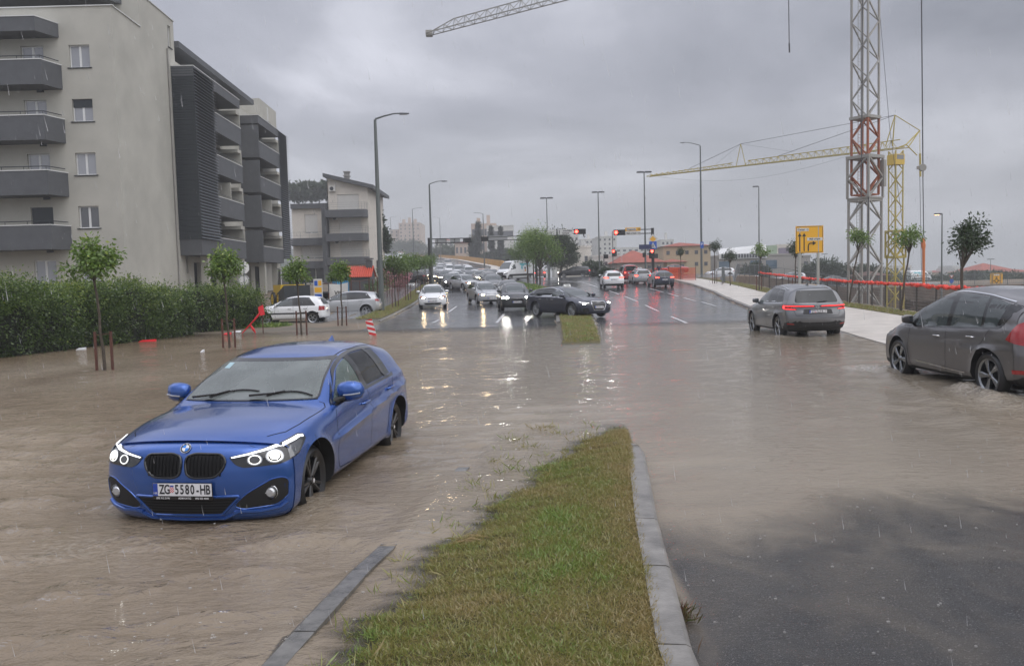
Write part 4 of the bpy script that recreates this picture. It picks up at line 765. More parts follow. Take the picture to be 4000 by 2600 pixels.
block('white slab behind the junction trees and direction signs',2165,2262,922,1030,300,18,WHITEF,rows=5,cols=6,bits=3)
block('white stepped block left of the tall lamp post',2272,2335,936,1020,320,18,WHITEF,rows=5,cols=4,bits=1)
block('tall white block right of the tall lamp post',2337,2410,926,1030,280,20,WHITEF,rows=6,cols=4,bits=1,ww=.35)
block('flat roofed cream house behind the dark estate car',2192,2310,968,1045,150,14,RENDER2,rows=1,cols=3,ww=.3,wh=.25)
block('low cream wall building beside the signal poles',2316,2420,1003,1050,145,14,WHITEF,rows=1,cols=3,ww=.3,wh=.3)
block('red tiled bungalow behind the waiting cars',2410,2592,972,1058,135,16,mat('far_brown',(.28,.23,.2),.9),rows=1,cols=5,hip=1.6,ww=.4,wh=.3)
block('distant white terrace above the bungalow roof',2405,2590,968,1000,330,12,WHITEF,rows=2,cols=8)
block('grey flat roofed block above the tan villa',2583,2632,938,980,300,12,WHITEF,rows=2,cols=3,bits=1)
vl=block('tan villa with orange tile roof right of the gantry post',2592,2776,942,1052,150,12,TANF,rows=2,cols=5,hip=.55,ww=.35,wh=.32)
block('dark red roofed annex in front of the tan villa',2605,2682,1010,1052,140,8,TANF,rows=1,cols=2,hip=.9)
G_=block('long commercial building with white slanted band and blue glazing',2800,3105,1000,1062,160,18,GREYF,rows=1,cols=5,ww=.7,wh=.55,pane=mat('blue_glass',(.07,.12,.17),.1,0,1))
k=MB();x0,x1=(at(2808,1000,160)-G_.location).x,(at(2995,1000,160)-G_.location).x;zz=(at(2900,1010,160)-G_.location).z;k.add([(x0,-.3,zz),(x1,-.3,zz),(x1,-.3,zz+1.0),(x0,-.3,zz+1.0),(x0,.6,zz+2.0),(x1,.6,zz+2.6),(x1,4,zz+2.6),(x0,4,zz+2.0)],[(0,1,2,3),(3,2,5,4),(4,5,6,7),(1,6,5,2),(0,3,4,7)]);k.build('white_band',[FRAMEW],G_)
for i in range(16):q=MB();xx=x0+.4+i*(x1-x0-.6)/16;q.box(xx,xx+(x1-x0)/16*.72,-.36,-.28,zz+.15,zz+.9);q.build('strip_window',[PANE],G_)
k=MB();x2=(at(3100,1000,160)-G_.location).x;k.box(x1,x1+(x2-x1)*.45,1,9,zz,zz+2.4);k.build('green_storey',[mat('pale_green',(.33,.42,.30),.8)],G_);k=MB();k.box(x1+(x2-x1)*.45,x2+.5,1,9,zz,zz+2.6);k.build('beige_storey',[RENDER2],G_);k=MB();k.box(x1+(x2-x1)*.5,x2,.9,1.02,zz+.3,zz+1.9);k.build('mauve_glazing',[mat('mauve_glass',(.2,.17,.22),.15,0,1)],G_)
block('grey wing at the right end of the commercial building',3100,3165,1003,1062,166,14,GREYF,rows=1,cols=2,ww=.5,wh=.5)
block('brown gabled shed seen between the two cranes',3405,3475,1058,1108,120,8,mat('shed_brown',(.13,.09,.07),.9),rows=0,cols=0,hip=1.4,roof=mat('shed_roof',(.10,.055,.04),.8))
fr_=[(3300,3390,1040,330,WHITEF,0,'faint white blocks seen through the white crane'),(3240,3300,1045,340,WHITEF,0,'faint pale block right of the round dark tree'),(3470,3560,1040,350,WHITEF,0,'faint pale block behind the forked tree'),(3640,3720,1055,330,TANF,.5,'faint tan house left of the yield sign'),(3730,3800,1050,320,WHITEF,0,'white cubic house right of the yield sign'),(3825,3955,1026,260,TANF,1.2,'large hazy house with red gabled roof on the right skyline'),(3560,3640,1062,300,WHITEF,0,'faint low house behind the hook rope'),(3720,3745,1040,420,WHITEF,0,'faint narrow block above the yield sign'),(3330,3420,1050,420,WHITEF,0,'faint long block behind the white crane legs'),(3785,3830,1056,280,TANF,.6,'faint tan house left of the large red roofed one'),(3960,4060,1050,250,TANF,.6,'hazy house with balconies at the right edge')]
for(u0,u1,vt,Y,m_,hp,lab)in fr_:block(lab,u0,u1,vt,1100,Y,14,m_,rows=3,cols=4,hip=hp)
LAMPP=mat('grey_green_lamp_post',(.13,.145,.14),.4,.4);LENSW=mat('lamp_glass',(.5,.5,.48),.3);LAMPORANGE=mat('sodium_lamp_lit',(1,.7,.4),.4,emit=(1,.55,.22),es=5)
def lamp(label,base,ztop,arm,r=.09,lit=0,kind='arm',group='street lamps'):
 o=thing('street_lamp',label,'street lamp',base,0,group);H=ztop-base[2]
 p=MB();n=8
 if kind=='arm':
  s=1 if arm>0 else-1;L_=abs(arm);p.tube([(0,0,-.4)]+[(0,0,H*.97*i/4)for i in range(5)],[r*1.25,r*1.25,r*1.1,r,r*.85,r*.62],10)
  p.build('pole',[LAMPP],o,True,60);a=MB();a.tube([(0,0,H*.965),(s*.03,0,H*.975),(s*L_*.35,0,H*.988),(s*L_*.75,0,H*.999),(s*L_,0,H)],[r*.5,r*.45,r*.38,r*.32,r*.28],8);a.build('arm',[LAMPP],o,True,60)
  h=MB();h.add([(s*L_,-.10,H-.01),(s*(L_+.55),-.06,H+.0),(s*(L_+.55),.06,H+.0),(s*L_,.10,H-.01),(s*L_,-.10,H-.07),(s*(L_+.55),-.06,H-.05),(s*(L_+.55),.06,H-.05),(s*L_,.10,H-.07),(s*L_,0,H+.05)],[(0,1,8),(1,2,8),(2,3,8),(3,0,8),(0,4,5,1),(1,5,6,2),(2,6,7,3),(3,7,4,0),(7,6,5,4)]);hh=h.build('lamp_head',[GREYP],o)
  g=MB();g.box(min(s*(L_+.1),s*(L_+.45)),max(s*(L_+.1),s*(L_+.45)),-.05,.05,H-.09,H-.072);g.build('lens',[LAMPORANGE if lit else LENSW],hh)
 else:
  s=1 if arm>0 else-1;p.tube([(0,0,-.4)]+[(0,0,H*i/4)for i in range(5)],[r*1.2,r*1.2,r*1.05,r*.9,r*.75,r*.6],10);p.build('pole',[LAMPP],o,True,60)
  for q in((s,)if kind=='one' else(1,-1)):
   h=MB();h.box(min(0,q*.9),max(0,q*.9),-.12,.12,H-.02,H+.10);h.box(min(q*.1,q*.85),max(q*.1,q*.85),-.09,.09,H+.10,H+.16);hh=h.build('lamp_head',[GREYP],o);g=MB();g.box(min(q*.35,q*.85),max(q*.35,q*.85),-.09,.09,H-.045,H-.021);g.build('lens',[LAMPORANGE if lit else LENSW],hh)
 return o
def lampat(label,ub,vb,vt,du,r=.09,kind='arm',lit=0,Y=None):
 b=gp(ub,vb)if Y is None else at(ub,vb,Y)
 if Y is not None:b.z=min(b.z,gz(b.x,b.y))if Y<200 else b.z
 t=at(ub,vt,b.y);k=du*b.y/F_PX;return lamp(label,b,t.z,k if kind=='arm' else(1 if du>0 else-1),r,lit,kind)
lampat('tall grey lamp post on the left verge before the barbecue hut, arm to the right',1492,1212,445,95,.13)
lampat('second lamp post of the left row, beside the gantry post',1690,1128,708,48,.11)
lampat('third lamp post of the left row, before the far tower block',1617,1010,812,30,.12,Y=215)
lampat('fourth lamp post of the left row, left of the far tower block',1531,1010,845,22,.12,Y=300)
lampat('distant lamp post with arm to the left over the queue',1722,1005,847,-20,.11,Y=290)
lampat('lamp post behind the cypresses with arm to the left',1892,1029,830,-26,.12,Y=170)
lampat('straight lamp post above the junction island trees',2142,1082,775,8,.09,'both',Y=116)
lampat('straight lamp post right of the dark estate car',2342,1058,752,8,.11,'both',Y=118)
lampat('lamp post behind the gantry with its signs',2522,1060,674,-8,.11,'both',Y=100)
lampat('tall lamp post with curved arm to the left and blue plate, right of the villa',2741,1072,555,-62,.13)
lampat('lamp post rising behind the commercial building trees',2966,1065,730,-8,.11,'one',Y=125)
lampat('lit lamp post right of the hanging hook',3678,1120,838,-8,.10,'one',1,Y=95)
lampat('small lit lamp post right of the yield sign',3751,1110,972,6,.09,'one',1,Y=150)
lampat('faint far lamp post beyond the round dark tree',3221,1060,993,-3,.09,'both',Y=240)
lampat('faint far lamp post before the red roofed house',3869,1078,1013,-3,.09,'both',Y=210)
bp_=MB();bb=gp(2741,1072);q=at(2741,957,bb.y);bp_.box(q.x-.22,q.x+.22,bb.y-.16,bb.y-.13,q.z-.42,q.z+.42);o=bp_.build('street_sign',[mat('sign_blue',(.02,.10,.45),.4),PLATEW]);tag(o,'small blue parking plate strapped to the tall lamp post','sign')
m2=MB();add_txt(m2,'P',.42,Matrix.Translation((q.x,bb.y-.165,q.z+.1))@Matrix.Rotation(math.pi/2,4,'X'),0,bold=.01);m2.build('lettering',[PLATEW],o)
SIGB=mat('signal_black',(.015,.016,.016),.5);REDL=mat('red_signal_lit',(1,.05,.03),.3,emit=(1,.03,.02),es=16);DULL=mat('unlit_signal_lens',(.03,.03,.03),.3);SIGNW=mat('sign_white',(.62,.62,.60),.4);SIGNY=mat('sign_yellow',(.80,.42,.02),.4);SIGNG=mat('sign_back_grey',(.30,.31,.31),.5);SIGBL=mat('sign_blue',(.02,.10,.45),.4)
def sigbox(root,c,w,h,lamps,lit,face=1,vert=0,back=0,r=.13):
 """signal head centred at c (local), lamps count, lit index or None; face -1 looks at the camera"""
 m=MB();m.box(c[0]-w/2,c[0]+w/2,c[1]-.02,c[1]+.02,c[2]-h/2,c[2]+h/2);d=.30 if not back else .2;a=(w*.9,.34)if not vert else(.34,h*.9);m.box(c[0]-a[0]/2,c[0]+a[0]/2,c[1]-.16,c[1]+.02,c[2]-a[1]/2,c[2]+a[1]/2)
 s=m.build('signal_head',[SIGB],root)
 if back:return s
 for k in range(lamps):
  t=(k+.5)/lamps-.5;p=(c[0]+t*a[0],c[1]-.165,c[2])if not vert else(c[0],c[1]-.165,c[2]-t*a[1])
  l=MB();l.lathe([(0,-.015),(r*.6,-.01),(r*.9,0)],18,'y',p);l.build('lens',[REDL if k==lit else DULL],s)
  v=MB();v.add([(p[0]+r*math.cos(rad(a_)),p[1]-(.18 if q else 0),p[2]+r*math.sin(rad(a_)))for a_ in range(-10,200,30)for q in(0,1)],[(2*i,2*i+1,2*i+3,2*i+2)for i in range(6)]);v.build('visor',[SIGB],s)
 return s
def textsign(root,name,c,w,h,m,lines,size=.2,back=0,mi=None,col=None):
 b=MB();b.box(c[0]-w/2,c[0]+w/2,c[1]-.03,c[1]+.02,c[2]-h/2,c[2]+h/2);s=b.build(name,[m],root)
 if back or not lines:return s
 t=MB()
 for(tx,dx,dz,sz)in lines:add_txt(t,tx,sz,Matrix.Translation((c[0]+dx,c[1]-.034,c[2]+dz))@Matrix.Rotation(math.pi/2,4,'X'),0,bold=sz*.03)
 t.build('lettering',[col or SIGB],s);return s
def arrow(mb,x,z,y,L_,rot=0,w=.03,mi=0,head=.12):
 M=Matrix.Translation((x,y,z))@Matrix.Rotation(rot,4,'Y');mb.add([M@Vector(p)for p in((-w,0,0),(w,0,0),(w,0,L_-head),(-w,0,L_-head))],[(0,1,2,3)],mi);mb.add([M@Vector(p)for p in((-head*.6,0,L_-head),(head*.6,0,L_-head),(0,0,L_))],[(0,1,2)],mi)
def gantry(label,Y,ub,u_end,v_arm,dv,z0=None,extra=None):
 b=at(ub,1060,Y);g=gz(b.x,Y);q=at(ub,v_arm,Y);e_=at(u_end,v_arm,Y);o=thing('traffic_gantry',label,'gantry',(b.x,Y,g));zz=q.z-g;X_=e_.x-b.x
 p=MB();p.box(-.14,.14,-.14,.14,-.3,zz+.35);p.build('post',[SIGB if dv>0 else LAMPP],o)
 a=MB();a.bar((0,0,zz+.22),(X_,0,zz+.22),.09);a.bar((0,0,zz-.22),(X_,0,zz-.22),.09)
 for i in range(1,5):a.bar((X_*i/5,0,zz-.22),(X_*i/5,0,zz+.22),.06)
 a.build('arm',[SIGB],o);return o,zz,X_,(lambda u:at(u,v_arm,Y).x-b.x)
o,zz,X_,fx=gantry('left traffic gantry arm seen from behind over the queue',88,1680,1843,942,1)
sigbox(o,(fx(1826),-.1,zz),fx(1840)-fx(1811),.5,3,None,back=1);textsign(o,'sign_panel',(fx(1722),0,zz),fx(1745)-fx(1700),.55,SIGNG,[],back=1);textsign(o,'sign_panel',(fx(1778),0,zz),fx(1798)-fx(1760),.55,SIGNG,[],back=1)
c=MB();c.tube([(fx(1832),0,zz-.25),(fx(1832),0,zz-.5),(fx(1832)+.1,-.2,zz-.6)],.05,6);c.build('camera',[SIGB],o)
o,zz,X_,fx=gantry('double traffic gantry rising from the junction island trees',96,2095,2287,909,1)
a=MB();xl=fx(1878);a.bar((0,0,zz+.2-.5),(xl,0,zz+.1-.5),.08);a.bar((0,0,zz-.2-.5),(xl,0,zz-.3-.5),.08);a.build('arm',[SIGB],o);sigbox(o,(fx(1893),-.1,zz-.55),fx(1907)-fx(1879),.5,3,None,back=1);textsign(o,'sign_panel',(fx(1945),0,zz-.5),fx(1985)-fx(1912),.55,SIGNG,[],back=1)
sigbox(o,(fx(2265),-.1,zz),fx(2288)-fx(2242),.62,3,0,r=.2)
textsign(o,'direction_sign',(fx(2208),-.05,zz),fx(2238)-fx(2179),.62,SIGNW,[('Sveučilišni',.25,.13,.26),('kampus',.05,-.13,.26)]);ar=MB();arrow(ar,fx(2185),zz-.22,-.16,.44,0,.03);ar.build('arrow',[SIGB],o)
textsign(o,'direction_sign',(fx(2155),-.05,zz),fx(2170)-fx(2135),.62,SIGNW,[('ar  -',.1,0,.26)])
c=MB();c.tube([(fx(2280),0,zz-.3),(fx(2280),0,zz-.55),(fx(2280)+.12,-.2,zz-.62)],.07,6);c.build('camera',[SIGB],o)
o,zz,X_,fx=gantry('right traffic gantry with orange and white direction signs',92,2551,2397,903,1)
sigbox(o,(fx(2419),-.1,zz-.05),fx(2442)-fx(2396),.62,3,0,r=.2)
wS=fx(2502)-fx(2442);s_=textsign(o,'direction_sign',(fx(2472),-.05,zz+.26),wS,.40,SIGNY,[]);textsign(o,'direction_sign',(fx(2472),-.05,zz-.18),wS,.40,SIGNW,[('Mall of Split',-.16,0,.23)])
textsign(o,'name_plate',(fx(2466),-.09,zz+.26),wS*.6,.26,SIGNW,[('Dragovode',0,0,.21)]);ar=MB();arrow(ar,fx(2490),zz+.26,-.15,.34,math.pi/2,.03);arrow(ar,fx(2490),zz-.18,-.15,.34,math.pi/2,.03);ar.build('arrow',[SIGB],o)
def zl(v):return at(2551,v,92).z-o.location.z
m=MB();r_=.58;m.add([(-0+dx*r_,-.19,zl(934)+dz*r_)for dx,dz in((0,1),(1,0),(0,-1),(-1,0))],[(0,3,2,1)],0);m.add([(dx*r_*.62,-.195,zl(934)+dz*r_*.62)for dx,dz in((0,1),(1,0),(0,-1),(-1,0))],[(0,3,2,1)],1);m.build('priority_sign',[SIGNW,SIGNY],o)
m=MB();m.box(-.42,.42,-.20,-.17,zl(958)-.42,zl(958)+.42,0);m.add([(-.33,-.205,zl(958)-.3),(.33,-.205,zl(958)-.3),(0,-.205,zl(958)+.32)],[(0,1,2)],1);m.tube([(0,-.21,zl(958)+.12),(0,-.21,zl(958)+.0)],.04,5,2);m.tube([(0,-.21,zl(958)),(-.10,-.21,zl(958)-.2)],.03,5,2);m.tube([(0,-.21,zl(958)),(.12,-.21,zl(958)-.2)],.03,5,2);m.build('crossing_sign',[SIGBL,SIGNW,SIGB],o)
sigbox(o,(-.16,-.3,zl(992)),.62,1.0,3,0,vert=1,r=.17);sigbox(o,(.35,-.15,zl(1000)),.25,.5,1,None,vert=1,back=1);sigbox(o,(-1.0,-.15,zl(995)),.25,.5,1,None,vert=1,back=1)
def polesign(label,u,vb,vt,Y=None,name='sign_post',cat='sign',r=.03,m=None):
 b=gp(u,vb)if Y is None else at(u,vb,Y)
 if Y:b.z=gz(b.x,Y)
 t=at(u,vt,b.y).z-b.z;o=thing(name,label,cat,b);p=MB();p.tube([(0,0,-.3),(0,0,t)],r,8);p.build('pole',[m or STEELG],o,True);return o,(lambda v:at(u,v,b.y).z-b.z),b.y/F_PX
o,zf,k=polesign('red pedestrian signal on a thin pole left of the right gantry',2395,1062,903,100,'traffic_light','traffic light',.05);sigbox(o,(.05,-.12,zf(988)),.36,.85,2,0,vert=1,r=.14);sigbox(o,(.3,0,zf(990)),.2,.7,1,None,vert=1,back=1)
o,zf,k=polesign('short signal pole with a sideways amber head',2360,1066,992,100,'traffic_light','traffic light',.05,SIGB);sigbox(o,(.28,0,zf(1002)),.5,.5,1,None,vert=1,back=1)
o,zf,k=polesign('signal seen from behind at the tip of the junction island',1988,1088,1008,None,'traffic_light','traffic light',.05,SIGB);sigbox(o,(-.12,0,zf(1024)),.3,.8,1,None,vert=1,back=1);sigbox(o,(.1,0,zf(1030)),.22,.6,1,None,vert=1,back=1)
o,zf,k=polesign('small red signal between the island trees',2084,1092,990,None,'traffic_light','traffic light',.05,SIGB);sigbox(o,(0,-.12,zf(998)),.26,.5,2,0,vert=1,r=.10)
def disc(root,c,r,m,name='sign_face',rim=None,depth=.02):
 b=MB();b.lathe([(0,-depth),(r,-depth),(r,depth),(0,depth)],24,'y',c);s=b.build(name,[m],root)
 if rim:q=MB();q.lathe([(r*.8,-depth-.004),(r,-depth-.004)],24,'y',c);q.build('rim',[rim],s)
 return s
REDS=mat('sign_red',(.55,.03,.03),.4)
o,zf,k=polesign('speed limit and no stopping signs on one pole by the pine',2147,1057,975,112,r=.09,m=LAMPP);d=disc(o,(0,-.12,zf(985)),.30,SIGNW,rim=REDS);t=MB();add_txt(t,'50',.30,Matrix.Translation((0,-.15,zf(985)))@Matrix.Rotation(math.pi/2,4,'X'),0,bold=.01);t.build('lettering',[SIGB],d)
d=disc(o,(0,-.12,zf(1000)),.34,SIGBL,rim=REDS);t=MB();t.bar((-.22,-.145,zf(1000)-.22),(.22,-.145,zf(1000)+.22),.05);t.bar((-.22,-.145,zf(1000)+.22),(.22,-.145,zf(1000)-.22),.05);t.build('cross',[REDS],d)
o,zf,k=polesign('round grey sign seen from behind in front of the island trees',2117,1088,1008,None);disc(o,(0,0,zf(1018)),.36,SIGNG)
o,zf,k=polesign('post with two grey discs seen from behind beside the white van',2034,1085,1062,None,r=.12,m=CONC);disc(o,(-.62,0,zf(1055)),.34,SIGNG);disc(o,(.62,0,zf(1055)),.34,SIGNG)
o,zf,k=polesign('round and octagonal traffic signs seen from behind above the bush',957,1150,1020,44,r=.035);disc(o,(-.03,0,zf(1095)),.30,SIGNW,rim=SIGNG);b=MB();b.prism([(.34*math.cos(rad(22.5+45*i)),.34*math.sin(rad(22.5+45*i)))for i in range(8)],-.012,.012);b.xf(Matrix.Translation((0,.0,zf(1045)))@Matrix.Rotation(math.pi/2,4,'X')@Matrix.Rotation(rad(50),4,'Y'));b.build('sign_face',[SIGNW],o)
o,zf,k=polesign('round signs beside the yellow road sign: red yield triangle above a blue roundabout disc',3716,1128,1070,104,r=.04);b=MB();b.add([(-.36,-.04,zf(1073)),(.36,-.04,zf(1073)),(0,-.04,zf(1088))],[(0,2,1)],0);b.add([(-.22,-.046,zf(1075)),(.22,-.046,zf(1075)),(0,-.046,zf(1084.5))],[(0,2,1)],1);b.build('yield_sign',[REDS,SIGNW],o);disc(o,(0,-.04,zf(1098)),.26,SIGBL)
Ys=49.0;c0=at(3162,936,Ys);g0=gz(c0.x,Ys);o=thing('lane_sign','big yellow lane sign with two straight arrows and one right turn on two posts','road sign',(c0.x,Ys,g0),rad(-2));k=Ys/F_PX;Zs=lambda v:at(3162,v,Ys).z-g0;W_=106*k/2
b=MB();b.add([(-W_,-.02,Zs(988)),(W_,-.02,Zs(988)),(W_,-.02,Zs(882)),(-W_,-.02,Zs(882)),(-W_,.02,Zs(988)),(W_,.02,Zs(988)),(W_,.02,Zs(882)),(-W_,.02,Zs(882))],[(0,1,2,3),(7,6,5,4),(0,4,5,1),(1,5,6,2),(2,6,7,3),(3,7,4,0)]);b.build('sign_board',[SIGNY],o)
b=MB();R1=rnd([(-W_+.04,Zs(986)),(W_-.04,Zs(986)),(W_-.04,Zs(884)),(-W_+.04,Zs(884))],.10,5);R2=rnd([(-W_+.065,Zs(986)+.025),(W_-.065,Zs(986)+.025),(W_-.065,Zs(884)-.025),(-W_+.065,Zs(884)-.025)],.08,5);n_=len(R1);b.add([(x,-.024,z)for x,z in R1]+[(x,-.024,z)for x,z in R2],[(i,(i+1)%n_,n_+(i+1)%n_,n_+i)for i in range(n_)]);
arrow(b,(3124-3162)*k,Zs(981),-.026,(981-910)*k,0,.03,head=.20);arrow(b,(3141-3162)*k,Zs(981),-.026,(981-910)*k,0,.03,head=.20)
pts=[(3157,980),(3157,960),(3159,953),(3164,950),(3174,950)];P_=[((u-3162)*k,Zs(v))for u,v in pts]
for(x0,z0),(x1,z1)in zip(P_,P_[1:]):b.bar((x0,-.026,z0),(x1,-.026,z1),.055)
xh,zh=P_[-1];b.add([(xh,-.03,zh-.13),(xh,-.03,zh+.13),(xh+.2,-.03,zh)],[(0,2,1)]);b.build('arrows',[SIGB],o)
for(tx,u,v,ww_,sz)in(('Centar',3136,896.5,46,.15),('Mall of Split',3182,934,59,.135)):
 b=MB();b.box((u-3162)*k-ww_*k/2,(u-3162)*k+ww_*k/2,-.030,-.0245,Zs(v)-.09,Zs(v)+.09);s=b.build('name_plate',[SIGNW],o);t=MB();add_txt(t,tx,sz,Matrix.Translation(((u-3162)*k-(.09 if tx=='Centar' else 0),-.032,Zs(v)))@Matrix.Rotation(math.pi/2,4,'X'),0,bold=.004)
 if tx=='Centar':t.lathe([(.04,-.033),(.052,-.033)],18,'y',((3154-3162)*k,0,Zs(v)));t.lathe([(0,-.033),(.016,-.033)],10,'y',((3154-3162)*k,0,Zs(v)))
 t.build('lettering',[SIGB],s)
for u in(3125,3196):b=MB();b.tube([((u-3162)*k,.06,-.4),((u-3162)*k,.06,Zs(886))],.085,10);b.build('post',[mat('pale_post',(.38,.39,.36),.4)],o,True)
Ys=104;c0=at(3892,1090,Ys);o=thing('roundabout_sign','far yellow roundabout direction sign above the people carrier roof','road sign',(c0.x,Ys,gz(c0.x,Ys)));k=Ys/F_PX;Zs=lambda v:at(3892,v,Ys).z-o.location.z
b=MB();b.box(-24*k,24*k,-.03,.03,Zs(1112),Zs(1067));b.build('sign_board',[SIGNY],o);b=MB();b.lathe([(.18,-.04),(.26,-.04)],20,'y',(0,0,Zs(1096)));b.bar((0,-.04,Zs(1112)),(0,-.04,Zs(1102)),.07);b.bar((0,-.04,Zs(1090)),(0,-.04,Zs(1080)),.07);b.bar((-.5,-.04,Zs(1096)),(-.24,-.04,Zs(1096)),.07);b.bar((.24,-.04,Zs(1096)),(.5,-.04,Zs(1096)),.07);b.build('roundabout_mark',[SIGB],o);b=MB();b.box(-.35,.35,-.05,-.035,Zs(1076),Zs(1071));b.build('name_plate',[SIGNW],o)
b=MB();b.tube([(-.5,0,-.3),(-.5,0,Zs(1070))],.06,6);b.build('post',[STEELG],o);b=MB();b.tube([(.5,0,-.3),(.5,0,Zs(1070))],.06,6);b.build('post',[STEELG],o)
sn=textsign(None,'street_name_sign',(at(2521,964,91).x,91,at(2521,964,91).z),1.4,.5,mat('navy',(.02,.03,.10),.5),[]);tag(sn,'small dark blue street name plates left of the priority sign','sign')
pw=MB();ys=list(np.arange(128,470,6));vs=[]
for y in ys:x=vr(y);z=gz(x-.6,y);vs+=[(x,y,z-1.5),(x,y,z+1.25),(x+.25,y,z+1.25),(x+.25,y,z-1.5)]
pw.add(vs,[(4*i+j,4*i+(j+1)%4,4*i+4+(j+1)%4,4*i+4+j)for i in range(len(ys)-1)for j in range(4)]+[(0,1,2,3)]);o=pw.build('parapet_wall',[mat('ochre_parapet',(.42,.22,.045),.8,noise_=(.8,.2))]);tag(o,'long ochre yellow parapet wall climbing along the viaduct','wall')
REDNET=mat('red_netting',(.75,.045,.02),.5,noise_=(9,.35),bump=(30,.8));ORNET=mat('orange_mesh',(.75,.10,.02),.6)
fxl=lambda y:kr(y)+lin([(14,5.7),(25,5.8),(40,5.7),(60,4.9),(75,4.3),(80,4.2)],y)
fz_=lambda y:float(flat_z(y))+.16
fe=thing('wire_fence','long wire mesh fence with dark posts along the edge of the building pit','fence',(0,0,0))
ysf=list(np.arange(12,68,2.0))
for y in ysf:b=MB();x=fxl(y);b.box(x-.025,x+.025,y-.025,y+.025,fz_(y)-.4,fz_(y)+1.12);b.build('post',[mat('fence_post',(.05,.045,.04),.6)],fe)
b=MB()
for a,c in zip(ysf,ysf[1:]):
 for kq in range(9):h_=.05+kq*.125;b.tube([(fxl(a),a,fz_(a)+h_),(fxl(c),c,fz_(c)+h_)],.0035,3,caps=False)
 for kq in range(14):t=kq/14;y=a+(c-a)*t;b.tube([(fxl(y),y,fz_(y)+.03),(fxl(y),y,fz_(y)+1.08)],.0035,3,caps=False)
b.build('wire_mesh',[STEELG],fe)
b=MB();rg=random.Random(4);pts=[];rr=[]
y=12.0
while y<67.5:pts.append((fxl(y)+rg.uniform(-.02,.02),y,fz_(y)+1.08+rg.uniform(-.03,.03)));rr.append(rg.uniform(.035,.095));y+=.16
b.tube(pts,rr,7);o=b.build('twisted_netting',[REDNET]);tag(o,'red plastic netting twisted into a rope along the top of the wire fence','netting')
for i in range(len(o.data.vertices)):
 v=o.data.vertices[i];n3=noise.noise_vector(v.co*9)*.05;v.co+=n3
o=thing('mesh_barrier','orange plastic mesh barrier behind the waiting dark hatchback','barrier',(0,0,0));P=[gp(2612,1088),gp(2660,1092),gp(2718,1094)]
for a,c in zip(P,P[1:]):
 b=MB();n_=int((c-a).length/.14)
 for i in range(n_+1):q=a+(c-a)*i/n_;b.tube([(q.x,q.y,q.z+.05),(q.x,q.y,q.z+1.25)],.018,4)
 for j in range(12):zq=.06+j*.105;b.tube([(a.x,a.y,a.z+zq),((a.x+c.x)/2,(a.y+c.y)/2,(a.z+c.z)/2+zq-.04),(c.x,c.y,c.z+zq)],.018,4)
 b.build('orange_mesh',[ORNET],o)
for q in P:b=MB();b.tube([(q.x,q.y,q.z-.3),(q.x,q.y,q.z+1.35)],.03,6);b.build('post',[STAKE],o)
q0=at(2545,1045,93);q0.z=gz(q0.x,93);o=thing('wrapped_frame','frame wrapped in orange netting at the foot of the right gantry','barrier',q0)
b=MB();b.tube([(0,0,0),(0,0,1.0),(.05,0,1.15),(1.7,0,1.1),(1.85,0,1.0),(1.85,0,.6)],.10,8);b.tube([(-.6,0,0),(-.6,0,.8),(.0,0,.9)],.07,6);b.build('wrapped_pipe',[REDNET],o,True);b=MB();[b.tube([(-.8+i*.12,0,0),(-.8+i*.12,0,.8)],.02,4)for i in range(24)];[b.tube([(-.8,0,.1+j*.12),(2.0,0,.1+j*.12)],.02,4)for j in range(6)];b.build('orange_mesh',[ORNET],o)
rw=[(18.5,72),(21,80),(25,90),(31,99),(38,100),(50,99),(75,95)]
b=MB();n_=0;rg=random.Random(8)
PTS=[]
for(a,c),(d,e_)in zip(rw,rw[1:]):
 L_=math.hypot(d-a,e_-c);k_=int(L_/.9)
 for i in range(k_):t=i/k_;PTS.append((a+(d-a)*t,c+(e_-c)*t))
PTS.append(rw[-1]);tz=lambda x,y:min(gz(x+.5,y+4.5),lin([(18,1.9),(30,1.5),(38,.45),(50,-.1),(75,-.2)],x))
for(x0,y0),(x1,y1)in zip(PTS,PTS[1:]):j_=rg.uniform(-.03,.03);b.add([(x0,y0+j_,-4.5),(x1,y1+j_,-4.5),(x1,y1+j_,tz(x1,y1)),(x0,y0+j_,tz(x0,y0)),(x0,y0+.4,tz(x0,y0)),(x1,y1+.4,tz(x1,y1))],[(0,1,2,3),(3,2,5,4)])
o=b.build('retaining_wall',[mat('earth_brown_wall',(.135,.10,.075),.85,noise_=(.7,.35),bump=(4,.6,.1))]);tag(o,'brown earth retaining wall on the far side of the building pit','wall')
fe=thing('railing','thin grey railing on top of the brown retaining wall','fence',(0,0,0));b=MB();tops=[]
for(x,y)in PTS[::2]:b.tube([(x,y,tz(x,y)),(x,y,tz(x,y)+1.3)],.04,5);tops.append((x,y,tz(x,y)+1.3))
b.tube(tops,.03,5);b.tube([(x,y,z-1.1)for x,y,z in tops],.03,5)
for(x0,y0,z0),(x1,y1,z1)in zip(tops,tops[1:]):
 for i in range(8):t=i/8;b.tube([(x0+(x1-x0)*t,y0+(y1-y0)*t,z0+(z1-z0)*t-1.1),(x0+(x1-x0)*t,y0+(y1-y0)*t,z0+(z1-z0)*t)],.012,3,caps=False)
b.build('rails',[STEELG],fe)
b=MB()
for i in range(8):b.box(24,44,50,50.15,-3.6+i*.45,-3.2+i*.45)
for i in range(9):b.box(24+i*2.4,24.2+i*2.4,49.8,50,-3.6,.1)
tag(b.build('timber_shoring',[mat('dark_timber',(.06,.045,.035),.8,noise_=(3,.4))]),'dark timber shoring boards in the pit right of the cranes','shoring')
